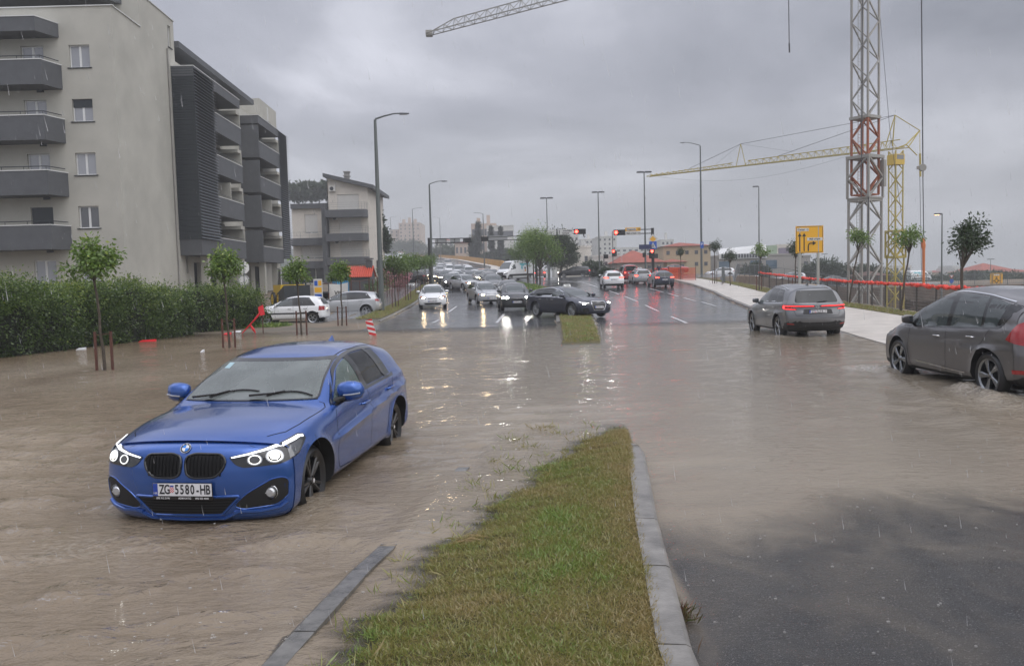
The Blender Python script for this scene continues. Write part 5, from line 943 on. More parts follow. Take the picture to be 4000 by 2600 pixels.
CW=mat('crane_white',(.37,.38,.36),.5,noise_=(3,.2,(.30,.27,.23)));CR=mat('crane_rust',(.30,.085,.03),.6,noise_=(4,.3));CY=mat('crane_yellow',(.42,.33,.05),.5,noise_=(3,.2));CABLE=mat('steel_cable',(.05,.05,.055),.5)
def lattice(mb,z0,z1,w,step,cw,dw,M=Matrix.Identity(4),hz=1,ladder=0,both=0):
 h=w/2;c=[(-h,-h),(h,-h),(h,h),(-h,h)];st=len(mb.v)
 for x,y in c:mb.bar((x,y,z0),(x,y,z1),cw)
 n=max(1,round((z1-z0)/step));s=(z1-z0)/n
 for i in range(n):
  a,b=z0+i*s,z0+(i+1)*s
  for k in range(4):
   p,q=c[k],c[(k+1)%4]
   if(i+k)%2:p,q=q,p
   mb.bar((p[0],p[1],a),(q[0],q[1],b),dw)
   if both:mb.bar((q[0],q[1],a),(p[0],p[1],b),dw)
  if hz and i%hz==0:
   for k in range(4):mb.bar((*c[k],a),(*c[(k+1)%4],a),dw)
 if ladder:
  for x in(-.2,.2):mb.bar((x,h*.7,z0),(x,h*.7,z1),.03)
  z=z0
  while z<z1:mb.bar((-.2,h*.7,z),(.2,h*.7,z),.022);z+=.3
 mb.xf(M,st)
Yc=74;cb=at(3378,1215,Yc);zbase=-3.4
CRN=thing('tower_crane','tall white lattice tower crane with one rust red section, cut by the top edge','crane',(cb.x,Yc,zbase),rad(33))
Zc=lambda v:at(3372,v,Yc).z-zbase
zA,zB,zC=Zc(775),Zc(615),Zc(465)
b=MB();lattice(b,0,zA,1.95,2.1,.17,.12,ladder=1,hz=0);b.box(-1.05,1.05,-1.05,1.05,zA-.3,zA);b.build('lower_mast',[CW],CRN)
b=MB();lattice(b,zA,zB,2.1,2.2,.17,.13,hz=2);b.build('climbing_frame',[CW],CRN);b=MB();b.box(-1.15,1.15,-1.15,1.15,zB-.15,zB+.12);b.box(1.0,1.35,-1.2,-.8,zA+1,zB-.3);b.build('frame_collar',[CW],CRN)
b=MB();lattice(b,zA+.3,zC,1.6,1.75,.16,.12,ladder=1,hz=2);b.build('rusty_mast_section',[CR],CRN)
HJ=36.5-zbase
b=MB();lattice(b,zC,HJ-1,1.6,1.72,.15,.10,ladder=1,hz=0);b.box(-.95,.95,-.95,.95,zC-.05,zC+.2);b.build('upper_mast',[CW],CRN)
tip=at(1676,122,104);jx,jy=cb.x,Yc;Lj=math.hypot(tip.x-jx,tip.y-jy);dirj=Vector((tip.x-jx,tip.y-jy,0)).normalized();Hjib=tip.z
J=MB();n_=int(Lj/1.6);w0,h0=.75,1.15
perp=Vector((-dirj.y,dirj.x,0));base=Vector((jx,jy,Hjib));P3=lambda s_,a,zq:base+dirj*s_+perp*a+Vector((0,0,zq))
for sgn in(1,-1):J.bar(P3(0,sgn*w0,-.35),P3(Lj,sgn*w0*.8,-.35),.10)
J.bar(P3(0,0,h0-.35),P3(Lj-4,0,h0*.9-.35),.10);J.bar(P3(Lj-4,0,h0*.9-.35),P3(Lj,0,-.2),.09)
for i in range(n_):
 s0,s1=Lj*i/n_,Lj*(i+1)/n_;sm_=(s0+s1)/2;ht=h0*.95-.35 if sm_<Lj-4 else-.2+(Lj-sm_)/4*(h0*.9-.15)
 for sgn in(1,-1):J.bar(P3(s0,sgn*w0*.9,-.35),P3(sm_,0,ht),.055);J.bar(P3(sm_,0,ht),P3(s1,sgn*w0*.9,-.35),.055)
 J.bar(P3(s0,w0*.9,-.35),P3(s0,-w0*.9,-.35),.045);J.bar(P3(s0,w0*.9,-.35),P3(s1,-w0*.9,-.35),.04)
J.box(tip.x-.4,tip.x+.4,tip.y-.5,tip.y+.5,tip.z-.6,tip.z+.0)
inv=(Matrix.Translation(CRN.location)@Matrix.Rotation(CRN.rotation_euler.z,4,'Z')).inverted();J.xf(inv);J.build('jib',[CW],CRN)
b=MB();b.tube([tuple(inv@P3(Lj*.30,0,.8)),tuple(inv@Vector((jx,jy,Hjib+7)))],.04,5);b.tube([tuple(inv@P3(Lj*.7,0,.8)),tuple(inv@Vector((jx,jy,Hjib+7)))],.04,5);b.build('tie_bar',[CABLE],CRN)
b=MB();lattice(b,HJ-1,Hjib-zbase+7,1.2,1.7,.14,.09,hz=0);b.build('tower_head',[CW],CRN)
b=MB();zt_=HJ-zbase;b.tube([(-1.45,-.6,zA),(-1.35,-.6,zC),(-1.25,-.6,HJ-2)],.045,5);b.tube([(-1.05,-1.0,1.0),(-1.05,-1.05,zA)],.05,5);b.build('power_cable',[CABLE],CRN)
Yh=62;b=MB();t_=at(3080,-60,Yh);m_=at(3083,170,Yh);e_=at(3084,206,Yh);b.tube([t_,m_],.035,5);b.tube([m_,e_],.06,6);tag(b.build('hanging_cable',[CABLE]),'short dark cable end hanging from above at the top of the sky','cable')
Yh=60;o=thing('crane_hook','hoist rope with hook block and orange sling hanging right of the yellow crane','crane hook',(0,0,0));b=MB();b.tube([at(3599,-80,Yh),at(3605,640,Yh)],.045,6);b.tube([at(3605,690,Yh),at(3608,915,Yh)],.035,6);b.tube([at(3593,690,Yh),at(3600,1095,Yh)],.018,4);b.build('rope',[CABLE],o)
b=MB();c_=at(3603,655,Yh);b.lathe([(0,-.1),(.26,-.1),(.26,.1),(0,.1)],14,'y',tuple(c_));b.box(c_.x-.38,c_.x+.1,Yh-.08,Yh+.08,c_.z-.12,c_.z+.12);b.tube([c_+Vector((.05,0,-.2)),c_+Vector((.05,0,-.65))],.06,6);b.build('hook_block',[CW],o)
b=MB();b.tube([at(3606,930,Yh),at(3607,960,Yh),at(3608,975,Yh),at(3608,1115,Yh)],[.10,.16,.10,.09],8);b.build('orange_sling',[mat('orange_sling',(.65,.20,.06),.6)],o,True)
b=MB();b.tube([at(3608,912,Yh),at(3603,930,Yh)],.02,5);b.tube([at(3608,912,Yh),at(3612,930,Yh)],.02,5);b.build('shackle',[CABLE],o)
b=MB();b.tube([at(3429,-30,80),at(3447,170,80),at(3475,500,80),at(3520,830,80),at(3540,990,80)],.022,4);tag(b.build('stay_wire',[CABLE]),'thin wire running down from the top between the two cranes','cable')
Yy=95;yb_=at(3497,1210,Yy);zb2=-3.4;YC=thing('tower_crane','yellow tower crane with a long jib reaching to the left','crane',(yb_.x,Yy,zb2),rad(20));Zy=lambda v:at(3492,v,Yy).z-zb2
zt2=Zy(590)
b=MB();lattice(b,0,Zy(1000),1.25,1.2,.13,.085,hz=0,ladder=1);b.build('lower_mast',[CY],YC)
b=MB();lattice(b,Zy(1000),zt2,1.05,1.1,.11,.07,hz=0,ladder=1);b.build('upper_mast',[CY],YC)
b=MB();lattice(b,Zy(1000)-.2,Zy(900),1.5,1.5,.15,.10,hz=1,both=1);b.box(-.8,.8,-.8,.8,Zy(905),Zy(900));b.box(-.8,.8,-.8,.8,Zy(1000)-.2,Zy(1000));b.build('climbing_frame',[CY],YC)
b=MB();b.box(-.65,.65,-.65,.65,Zy(645),Zy(605));cabn=b.build('cab',[mat('crane_cab_yellow',(.62,.42,.05),.4)],YC);b=MB();b.box(-.5,.5,-.67,-.64,Zy(625),Zy(608));b.build('cab_window',[PANE],cabn)
invy=(Matrix.Translation(YC.location)@Matrix.Rotation(YC.rotation_euler.z,4,'Z')).inverted()
tp=at(2532,690,122);Ly=math.hypot(tp.x-yb_.x,tp.y-Yy);dy_v=Vector((tp.x-yb_.x,tp.y-Yy,0)).normalized();pp=Vector((-dy_v.y,dy_v.x,0));bs=Vector((yb_.x,Yy,0));zr0=at(3440,582,Yy).z;zr1=tp.z
PJ=lambda s_,a,zq:bs+dy_v*s_+pp*a+Vector((0,0,zr0+(zr1-zr0)*s_/Ly+zq))
b=MB();Lq=Ly
for sgn in(1,-1):b.bar(PJ(-1.2,sgn*.5,0),PJ(Lq,sgn*.3,0),.085)
hj=lambda s_:.95-.65*(s_/Lq)
b.bar(PJ(-.5,0,hj(0)),PJ(Lq*.535,0,hj(Lq*.53)),.085);b.bar(PJ(Lq*.60,0,hj(Lq*.6)),PJ(Lq-.5,0,.1),.075);n_=int(Lq/1.0)
for i in range(n_):
 s0,s1=Lq*i/n_,Lq*(i+1)/n_;sm_=(s0+s1)/2
 if Lq*.535<sm_<Lq*.60:continue
 for sgn in(1,-1):b.bar(PJ(s0,sgn*.45,0),PJ(sm_,0,hj(sm_)),.045);b.bar(PJ(sm_,0,hj(sm_)),PJ(s1,sgn*.45,0),.045)
 b.bar(PJ(s0,.45,0),PJ(s1,-.45,0),.035)
b.xf(invy);b.build('jib',[CY],YC)
pk=at(3496,450,Yy);pk2=at(3593,510,Yy+2);mp=PJ(Lq*.565,0,2.9);fp=at(3460,578,Yy)
b=MB();
for dx in(-.5,.3):b.bar(bs+Vector((dx-.6,.2,zr0+.3)),pk,.10)
b.bar(PJ(Lq*.58,.3,0),mp,.08);b.bar(PJ(Lq*.55,-.3,0),mp,.08);b.bar(pk,pk2,.07);ct=at(3540,565,Yy);b.bar(ct,pk2,.10);b.bar(ct+Vector((.3,0,-.2)),pk2,.08);b.bar(bs+Vector((0,0,zr0)),ct,.14);b.bar(ct,at(3582,607,Yy),.09);b.bar(pk2,at(3594,660,Yy+1),.06);b.bar(at(3594,600,Yy+1),at(3595,690,Yy+1),.16)
b.xf(invy);b.build('a_frame',[CY],YC)
b=MB();b.tube([pk,mp],.03,4);b.tube([mp,PJ(Lq*.80,0,hj(Lq*.8))],.03,4);b.tube([pk,PJ(Lq*.42,0,hj(Lq*.42))],.03,4);b.tube([mp,PJ(Lq*.68,0,.5)],.012,4);b.tube([mp,PJ(Lq*.35,0,1.0)],.012,4)
c_=[PJ(Lq*(.15+.8*i/10),0,-.2-1.6*math.sin(math.pi*i/10))for i in range(11)];b.tube(c_,.012,4);b.xf(invy);b.build('tie_ropes',[CABLE],YC)
def curve(tab,k=.09):
 xs=np.linspace(tab[0][0],tab[-1][0],400);ys=npl(tab,xs);d=xs[1]-xs[0];w=max(1,int(k/d))
 pl=ys[0]-(ys[1]-ys[0])*np.arange(w,0,-1);pr=ys[-1]+(ys[-1]-ys[-2])*np.arange(1,w+1)
 e=np.concatenate([pl,ys,pr]);ker=np.ones(2*w+1)/(2*w+1);ys=np.convolve(e,ker,'valid')
 return lambda x:float(np.interp(x,xs,ys))
class Body:
 def __init__(s,S):
  s.S=S;s.top=curve(S['top'],S.get('ks',.09));s.belt=curve(S['belt']);s.xf=curve(S['nose'],.05);s.xr=curve(S['tail'],.05)
  s.x0,s.x1=S['top'][0][0],S['top'][-1][0];s.W=S['W'];s.plan=curve(S.get('plan',[(s.x0-.3,.93),(s.x0+.5,.985),(0,1),(s.x1-.7,.985),(s.x1+.2,.93)]),.15)
  s.zb=curve(S.get('bot',[(s.x0-.3,.30),(s.x0+.5,.2),(s.x1-.6,.19),(s.x1+.3,.19)]))
  s.side=curve(S.get('side',[(0,.93),(.12,.965),(.4,.995),(.62,1.0),(.85,.985),(1,.955)]),.04)
  s.ax=S['ax'];s.R=S['R'];s.n=S.get('n',5.5);s.tum=S.get('tum',.42);s.crown=S.get('crown',.05)
  s.verts,s.faces,s.rows=s.loft();s.bvh=BVHTree.FromPolygons([Vector(v)for v in s.verts],s.faces)
 def width(s,x,z):
  b=s.belt(x);zb=s.zb(x);w=s.W*s.plan(x);led=s.S.get('led',.022)
  if z<=b:f=s.side((z-zb)/(b-zb))*w
  else:
   d=z-b;f=w*s.side(1.0)-led*min(1,d/.03)-d*s.tum-.12*d*d
  for c in s.ax:
   r=math.hypot(x-c,z-s.R);f+=s.S.get('fl',.022)*math.exp(-((r-s.R-.02)/.075)**2)
  for(xa,za,xb,zb_,amp)in s.S.get('swage',[]):
   if xa<x<xb:
    zl=za+(zb_-za)*(x-xa)/(xb-xa);fade=min(1,(x-xa)/.4,(xb-x)/.4)
    f+=amp*fade*(sstep(-.10,0,z-zl)*(1-sstep(0,.035,z-zl)))
  return f
 def face(s,which,y,z):
  S=s.S;q=min(1,abs(y)/s.W)
  if which=='f':return s.xf(z)-S.get('kf',.26)*q**S.get('pf',2.8)
  return s.xr(z)+S.get('kr',.16)*q**3
 def section(s,xn,NL,NU,shiftw):
  zt0=s.top(xn);zb=s.zb(xn);zm=zb+(s.belt(xn)-zb)*.5;zm=min(zm,zb+(zt0-zb)*.6);pts=[]
  wf,wr=shiftw
  def put(Bf,z):
   W_=s.width(xn,z);y=W_*Bf
   zz=z
   x=xn+wf*(s.face('f',y,z)-s.x1)+wr*(s.face('r',y,z)-s.x0)
   pts.append((x,y,zz))
  for i in range(NL+1):
   t=i/NL;q=(2*t,1)if t<.5 else(1,2*(1-t));k=(q[0]**9+q[1]**9)**(1/9)
   put(q[0]/k,zm-(zm-zb)*q[1]/k)
  for i in range(1,NU+1):
   t=i/NU;q=(1,t/.62)if t<.62 else((1-t)/.38,1);k=(q[0]**s.n+q[1]**s.n)**(1/s.n)
   B=q[0]/k;put(B,zm+(zt0-zm)*q[1]/k-(s.S.get('hcrown',s.crown)if xn>s.S['cowl']else s.crown)*(B**2)*(q[1]/k)**6)
  return pts
 def loft(s):
  S=s.S;dx=S.get('dx',.06);NL,NU=S.get('NL',10),S.get('NU',26);D=.8
  n=int((s.x1-s.x0)/dx);xs=[s.x0+(s.x1-s.x0)*i/n for i in range(n+1)]
  rows=[]
  for x in xs:
   wf=1-sstep(0,D,s.x1-x);wr=1-sstep(0,D,x-s.x0)
   rows.append(s.section(x,NL,NU,(wf,wr)))
  r=S.get('rr',.06)
  def cap(row,which):
   sg=1 if which=='f' else-1;zs=[p[2]for p in row];zc=(min(zs)+max(zs))/2;h=(max(zs)-min(zs))/2;out=[]
   for ph in(30,60,90):
    c=r*(1-math.cos(rad(ph)));o=[]
    for p in row:
     y=p[1]*(1-c/s.W);z=zc+(p[2]-zc)*(1-c/h);o.append((s.face(which,y,z)+sg*(-r+r*math.sin(rad(ph))),y,z))
    out.append(o)
   base=out[-1]
   for k in range(1,9):
    q=1-k/9;o=[]
    for p in base:
     y=p[1]*q;z=zc+(p[2]-zc)*q;o.append((s.face(which,y,z),y,z))
    out.append(o)
   return out,(s.face(which,0,zc),0,zc)
  def pull(row,which):
   sg=1 if which=='f' else-1;return[(p[0]-sg*r,p[1],p[2])for p in row]
  rows[0]=pull(rows[0],'r');rows[-1]=pull(rows[-1],'f')
  cr,pr=cap(rows[0],'r');cf,pf=cap(rows[-1],'f')
  rows=cr[::-1]+rows+cf
  m=len(rows[0]);full=[]
  for row in rows:full.append(row+[(x,-y,z)for(x,y,z)in row[-2:0:-1]])
  k=len(full[0]);vs=[p for row in full for p in row];fs=[]
  for i in range(len(full)-1):
   for j in range(k):fs.append((i*k+j,i*k+(j+1)%k,(i+1)*k+(j+1)%k,(i+1)*k+j))
  a=len(vs);vs+=[pr,pf]
  for j in range(k):
   fs.append((a,(j+1)%k,j));L=(len(full)-1)*k;fs.append((a+1,L+j,L+(j+1)%k))
  return vs,fs,full
 def cast(s,mode,u,v,side=1,c=None):
  if mode=='side':o,d=Vector((u,side*3,v)),Vector((0,-side,0))
  elif mode=='front':o,d=Vector((5,u,v)),Vector((-1,0,0))
  elif mode=='rear':o,d=Vector((-5,u,v)),Vector((1,0,0))
  elif mode=='top':o,d=Vector((u,v,4)),Vector((0,0,-1))
  elif mode=='cyl':
   a=rad(u)*side;d=-Vector((math.cos(a),math.sin(a),0));o=Vector((c[0],c[1]*side,v))-d*4
  h=s.bvh.ray_cast(o,d)
  if h[0]is None:
   h=s.bvh.find_nearest(o+d*(2.2 if mode=='side' else 3));return h[0],-d,d
  nn=h[1]
  if nn.dot(d)>0:nn=-nn
  return h[0],nn,d
 def decal(s,poly,mode,off=.004,step=.05,side=1,c=None,mb=None,mi=0):
  mb=mb or MB();su=step if mode!='cyl' else step*70
  if len(poly)<3:return mb
  bm=bmesh.new();P=[Vector((p[0],p[1],0))for p in poly];bv=[bm.verts.new(p)for p in P]
  for tri in tessellate_polygon([P]):
   try:bm.faces.new([bv[i]for i in tri])
   except Exception:pass
  us=[p[0]for p in poly];vv=[p[1]for p in poly]
  for ax,lo,hi,st in((0,min(us),max(us),su),(1,min(vv),max(vv),step)):
   for k in range(1,int((hi-lo)/st)+1):
    co=[0,0,0];no=[0,0,0];co[ax]=lo+k*st;no[ax]=1
    bmesh.ops.bisect_plane(bm,geom=bm.verts[:]+bm.edges[:]+bm.faces[:],plane_co=co,plane_no=no)
  bmesh.ops.triangulate(bm,faces=bm.faces[:])
  bm.verts.index_update();vs=[];flip=None
  for v in bm.verts:
   h,nn,d=s.cast(mode,v.co.x,v.co.y,side,c);vs.append(h+nn*off)
  fs=[];
  for f in bm.faces:
   ids=[v.index for v in f.verts];a,b_,c_=(vs[i]for i in ids);nn=(b_-a).cross(c_-a)
   if nn.dot(d if mode!='cyl' else-((a-Vector((c[0],c[1]*side,a.z)))))>0:ids.reverse()
   fs.append(ids)
  bm.free();return mb.add(vs,fs,mi)
 def seam(s,pts,mode,w=.007,off=.003,side=1,c=None,mb=None,mi=0,step=.04):
  mb=mb or MB();P=[Vector(p)for p in pts];q=[P[0]]
  for a,b in zip(P,P[1:]):
   k=max(1,int((b-a).length/(step if mode!='cyl' else step*50)))
   q+=[a+(b-a)*(i+1)/k for i in range(k)]
  vs=[];hits=[s.cast(mode,p.x,p.y,side,c)for p in q]
  for i,(h,nn,d)in enumerate(hits):
   t=(hits[min(i+1,len(q)-1)][0]-hits[max(i-1,0)][0]).normalized();sd=t.cross(nn).normalized()
   vs+=[h+nn*off-sd*w/2,h+nn*off+sd*w/2]
  return mb.add(vs,[(2*i,2*i+1,2*i+3,2*i+2)for i in range(len(q)-1)],mi)
 def topline(s,x,m=.10):return s.top(x)-m
 def win(s,xb0,xt0,xt1,xb1,m=.10,bm_=.025,n=5,rc=.03):
  """side window between two pillars: bottom/top front corner, top/bottom rear corner"""
  top=[(xt0+(xt1-xt0)*i/n,s.topline(xt0+(xt1-xt0)*i/n,m))for i in range(n+1)]
  bot=[(xb1+(xb0-xb1)*i/n,s.belt(xb1+(xb0-xb1)*i/n)+bm_)for i in range(n+1)]
  p=top+bot;return rnd(p,rc,3)
 def glassband(s,xa,xb,inset=.10,dz=(.02,.02),k=1.0,n=8):
  """windscreen / rear screen outline in front view (y,z), between two stations of the top profile"""
  R_=[]
  za,zb=s.top(xa),s.top(xb)
  for i in range(n+1):
   t=i/n;x=xa+(xb-xa)*t;z=s.top(x);w=s.width(x,z-.06)*k-inset
   R_.append((w,z-.03-dz[0]*(1-t)+0*t-dz[1]*t))
  return R_
def boolmesh(me,cuts,mats):
 """cut wheel wells out of a body mesh"""
 o=bpy.data.objects.new('tmp',me);COL.objects.link(o);tmp=[o]
 for cm in cuts:
  c=bpy.data.objects.new('tmpc',cm);COL.objects.link(c);tmp.append(c)
  md=o.modifiers.new('b','BOOLEAN');md.object=c;md.operation='DIFFERENCE';md.solver='EXACT'
 bpy.context.view_layer.update()
 out=bpy.data.meshes.new_from_object(o.evaluated_get(bpy.context.evaluated_depsgraph_get()))
 for t in tmp:bpy.data.objects.remove(t)
 for t in cuts:bpy.data.meshes.remove(t)
 return out
def fix_normals(me):
 bm=bmesh.new();bm.from_mesh(me);bmesh.ops.recalc_face_normals(bm,faces=bm.faces);bm.to_mesh(me);bm.free()
def body_mesh(B,clad=None,hole=None,matn=4):
 """slots: 0 paint, 1 wheel well / underside, 2 plastic cladding"""
 me=bpy.data.meshes.new('body');me.from_pydata(B.verts,[],B.faces)
 for m_ in(BLACKWELL,BLACKWELL,PLASTIC):me.materials.append(m_)
 me.materials[0]=PAINT0
 mi=[]
 for f in B.faces:
  cx=sum(B.verts[i][0]for i in f)/len(f);cz=sum(B.verts[i][2]for i in f)/len(f);cy=sum(abs(B.verts[i][1])for i in f)/len(f)
  q=0
  if cz<B.zb(cx)+.012:q=1
  elif clad:
   zc=lin(clad['z'],cx)
   if cz<zc:q=2
   if cy>B.W*.8:
    for a in B.ax:
     if math.hypot(cx-a,cz-B.R)<B.R+clad.get('arch',.11):q=2
  mi.append(q)
 me.polygons.foreach_set('material_index',mi)
 fix_normals(me)
 cuts=[]
 for a in B.ax:
  for sd in(1,-1):
   m=MB();Rw=B.R+B.S.get('gap',.055)
   y0,y1=(B.W-.32,B.W+.25)
   k=40;ring=[(a+Rw*math.cos(2*math.pi*i/k),B.R+.02+Rw*math.sin(2*math.pi*i/k))for i in range(k)]
   vs=[(x,sd*y0,z)for x,z in ring]+[(x,sd*y1,z)for x,z in ring]
   m.add(vs,[tuple(range(k)),tuple(range(2*k-1,k-1,-1))]+[(i,k+i,k+(i+1)%k,(i+1)%k)for i in range(k)])
   cm=m.mesh('cut',[BLACKWELL]);
   for q in range(2):cm.materials.append(BLACKWELL)
   cm.polygons.foreach_set('material_index',[1]*len(cm.polygons));fix_normals(cm);cuts.append(cm)
 me=boolmesh(me,cuts,None)
 if hole:
  bm=bmesh.new();bm.from_mesh(me);dele=[]
  for f in bm.faces:
   c=f.calc_center_median()
   if any(h(c,f.normal)for h in hole):dele.append(f)
  bmesh.ops.delete(bm,geom=dele,context='FACES');bm.to_mesh(me);bm.free()
 me.polygons.foreach_set('use_smooth',[True]*len(me.polygons));me.set_sharp_from_angle(angle=rad(48))
 me.name='body';return me
def wheel_meshes(R,w,spokes=5,style='twin',rimmat=None,dark=None,rimr=None):
 rimr=rimr or R*.73;t=MB();h=w/2
 t.lathe([(rimr-.01,-h+.02),(rimr,-h+.01),(rimr+.02,-h),(R-.045,-h-.004),(R-.015,-h+.02),(R,-h+.045),(R+.001,0),(R,h-.045),(R-.015,h-.02),(R-.045,h+.004),(rimr+.02,h),(rimr,h-.01),(rimr-.01,h-.02)],40,'y')
 for yy in(-.045,-.015,.015,.045):
  t.lathe([(R+.0015,yy-.004),(R+.0025,yy),(R+.0015,yy+.004)],40,'y')
 tyre=t.mesh('tyre',RUBBER,True,40)
 r=MB();yo=h-.018
 r.lathe([(rimr-.0,-h+.02),(rimr-.02,-h+.04),(rimr-.03,0),(rimr-.035,yo-.05),(rimr-.03,yo-.01),(rimr-.002,yo+.008),(rimr+.004,yo)],40,'y',mi=0)
 r.lathe([(.0,yo-.075),(rimr-.03,yo-.085)],32,'y',mi=1)
 r.lathe([(.0,yo-.005),(.03,yo-.003),(.034,yo-.012),(.06,yo-.03),(.065,yo-.07)],20,'y',mi=0)
 if style=='cap':
  r.lathe([(0,yo),(rimr*.4,yo+.004),(rimr*.78,yo-.006),(rimr*.97,yo-.018)],32,'y',mi=0)
  for k in range(spokes):
   a=2*math.pi*k/spokes;c=(math.cos(a)*rimr*.68,yo+.004,math.sin(a)*rimr*.68)
   r.lathe([(0,0),(rimr*.10,0)],8,'y',c,mi=1)
 else:
  for k in range(spokes):
   a0=2*math.pi*k/spokes+.3
   subs=[(-.16,.5),(.16,.5)]if style=='twin' else([(0,1.0)]if style!='blade' else[(0,1.5)])
   for da,wd in subs:
    r0,r1=.045,rimr-.012;w0,w1=(.022*wd+.008,.026*wd+.004)
    if style=='blade':w0,w1=.016,.06
    if style=='thin':w0,w1=.014,.012
    a=a0;ea=a0+da*(1 if style=='twin' else 1)+(.16 if style=='blade' else 0)
    p0=Vector((math.cos(a+da*.35),0,math.sin(a+da*.35)))*r0;p1=Vector((math.cos(ea),0,math.sin(ea)))*r1
    t_=(p1-p0).normalized();n_=Vector((-t_.z,0,t_.x))
    vs=[]
    for P,ww,yy in((p0,w0,yo-.012),((p0+p1)/2,(w0+w1)/2,yo-.006),(p1,w1,yo-.002)):
     vs+=[P-n_*ww+Vector((0,yy-.012,0)),P-n_*ww*.55+Vector((0,yy,0)),P+n_*ww*.55+Vector((0,yy,0)),P+n_*ww+Vector((0,yy-.012,0)),P+n_*ww+Vector((0,yy-.05,0)),P-n_*ww+Vector((0,yy-.05,0))]
    fs=[]
    for q in range(2):
     for j in range(6):fs.append((q*6+j,q*6+(j+1)%6,(q+1)*6+(j+1)%6,(q+1)*6+j))
    r.add(vs,fs,0)
 rim=r.mesh('rim',[rimmat or ALLOY,dark or BLACKWELL],True,30)
 return tyre,rim
PLCACHE={}
def plate_mesh(s,w=.52,h=.112,small=None):
 """number plate in the y-z plane facing +x: blue band, letters, shield"""
 if s in PLCACHE:return PLCACHE[s]
 m=MB();m.box(-.008,0,-w/2,w/2,-h/2,h/2,0)
 m.box(-.0085,.0012,-w/2+.004,w/2-.004,-h/2+.004,h/2-.004,1)
 m.box(0,.0024,-w/2+.005,-w/2+.045,-h/2+.005,h/2-.005,2)
 M=Matrix(((0,0,1,.0036),(1,0,0,0),(0,1,0,0),(0,0,0,1)))
 add_txt(m,'HR',.026,M@Matrix.Translation((-w/2+.025,-h*.27,0)),1)
 a,b=s.split('*')
 k=len(a)+len(b)+.9;x0,x1=-w/2+.06,w/2-.012;ww=(x1-x0)/k
 xs=x0
 for ch in a:add_txt(m,ch,h*.98,M@Matrix.Translation((xs+ww/2,-.001,0)),3,bold=.0022,sx=.66);xs+=ww
 for i in range(4):
  for j in range(5):
   c=4 if(i+j)%2==0 else 1
   m.add([(.003,xs+ww*.08+i*ww*.19,-.024+j*.009),(.003,xs+ww*.08+(i+1)*ww*.19,-.024+j*.009),(.003,xs+ww*.08+(i+1)*ww*.19,-.024+(j+1)*.009),(.003,xs+ww*.08+i*ww*.19,-.024+(j+1)*.009)],[(0,1,2,3)],c)
 m.add([(.003,xs+ww*.1,.023),(.003,xs+ww*.82,.023),(.003,xs+ww*.75,.036),(.003,xs+ww*.17,.036)],[(0,1,2,3)],2)
 xs+=ww*.9
 for ch in b:add_txt(m,ch,h*.98,M@Matrix.Translation((xs+ww/2,-.001,0)),3,bold=.0022,sx=.66);xs+=ww
 if small:
  m.box(-.008,.002,-w/2-.005,w/2+.005,-h/2-.028,-h/2-.001,0)
  for t,yy in small:add_txt(m,t,.021,M@Matrix.Translation((yy,-h/2-.0145,0)),1,bold=.0004)
 me=m.mesh('number_plate',[GLOSSBLK,PLATEW,PLATEB,PLATEK,PLATER]);PLCACHE[s]=me;return me
def place_plate(B,root,s,z,rear=False,small=None,yoff=0,off=.02,tilt=0):
 o=link('number_plate',plate_mesh(s,small=small),root)
 h,nn,d=B.cast('rear' if rear else 'front',yoff,z)
 if rear:o.location=h+Vector((-off,0,0));o.rotation_euler=(0,tilt,math.pi)
 else:o.location=h+Vector((off,0,0));o.rotation_euler=(0,tilt,0)
 return o
def mirror_mesh(side,shell=0):
 """wing mirror: painted cap, black base, glass"""
 m=MB();s=side
 prof=[(.0,.0),(.05,.055),(.13,.07),(.20,.06),(.235,.02)]
 ring=[]
 ys=[.0,.03,.09,.15,.20,.22];hs=[.05,.068,.078,.075,.06,.02];xo=[0,.0,-.01,-.02,-.035,-.05];dp=[.04,.065,.075,.07,.055,.02]
 vs=[];fs=[];K=14
 for y,h,x,d in zip(ys,hs,xo,dp):
  for j in range(K):
   a=2*math.pi*j/K;c,sn=math.cos(a),math.sin(a)
   X=x+(d*c if c>0 else d*.45*c);vs.append((X,s*y,h*(abs(sn)**.8)*(1 if sn>0 else-1)))
 for i in range(len(ys)-1):
  for j in range(K):
   q=(i*K+j,i*K+(j+1)%K,(i+1)*K+(j+1)%K,(i+1)*K+j);fs.append(q if s>0 else q[::-1])
 fs+=[tuple(range(K)),tuple(range((len(ys)-1)*K,len(ys)*K))]
 m.add(vs,fs,0)
 m.tube([(-.0,-s*.10,-.075),(.0,s*.02,-.07),(-.005,s*.10,-.066),(-.02,s*.19,-.052)],[.022,.02,.016,.008],8,1)
 m.add([(-.038,s*.02,-.05),(-.04,s*.2,-.045),(-.045,s*.2,.045),(-.038,s*.02,.055)],[(0,1,2,3)],2)
 return m.mesh('wing_mirror',[PAINT0,PLASTIC,MIRRORG],True,60)
def paintslot(o,paint,i=0):
 if paint is None or len(o.material_slots)<=i:return
 o.material_slots[i].link='OBJECT';o.material_slots[i].material=paint
def mirp(h):
 return[(-y,z)for y,z in h]+[(y,z)for y,z in h[::-1]]
def circ(u,v,ru,rv,n=16,a0=0,a1=360):return[(u+ru*math.cos(rad(a0+(a1-a0)*i/n)),v+rv*math.sin(rad(a0+(a1-a0)*i/n)))for i in range(n)]
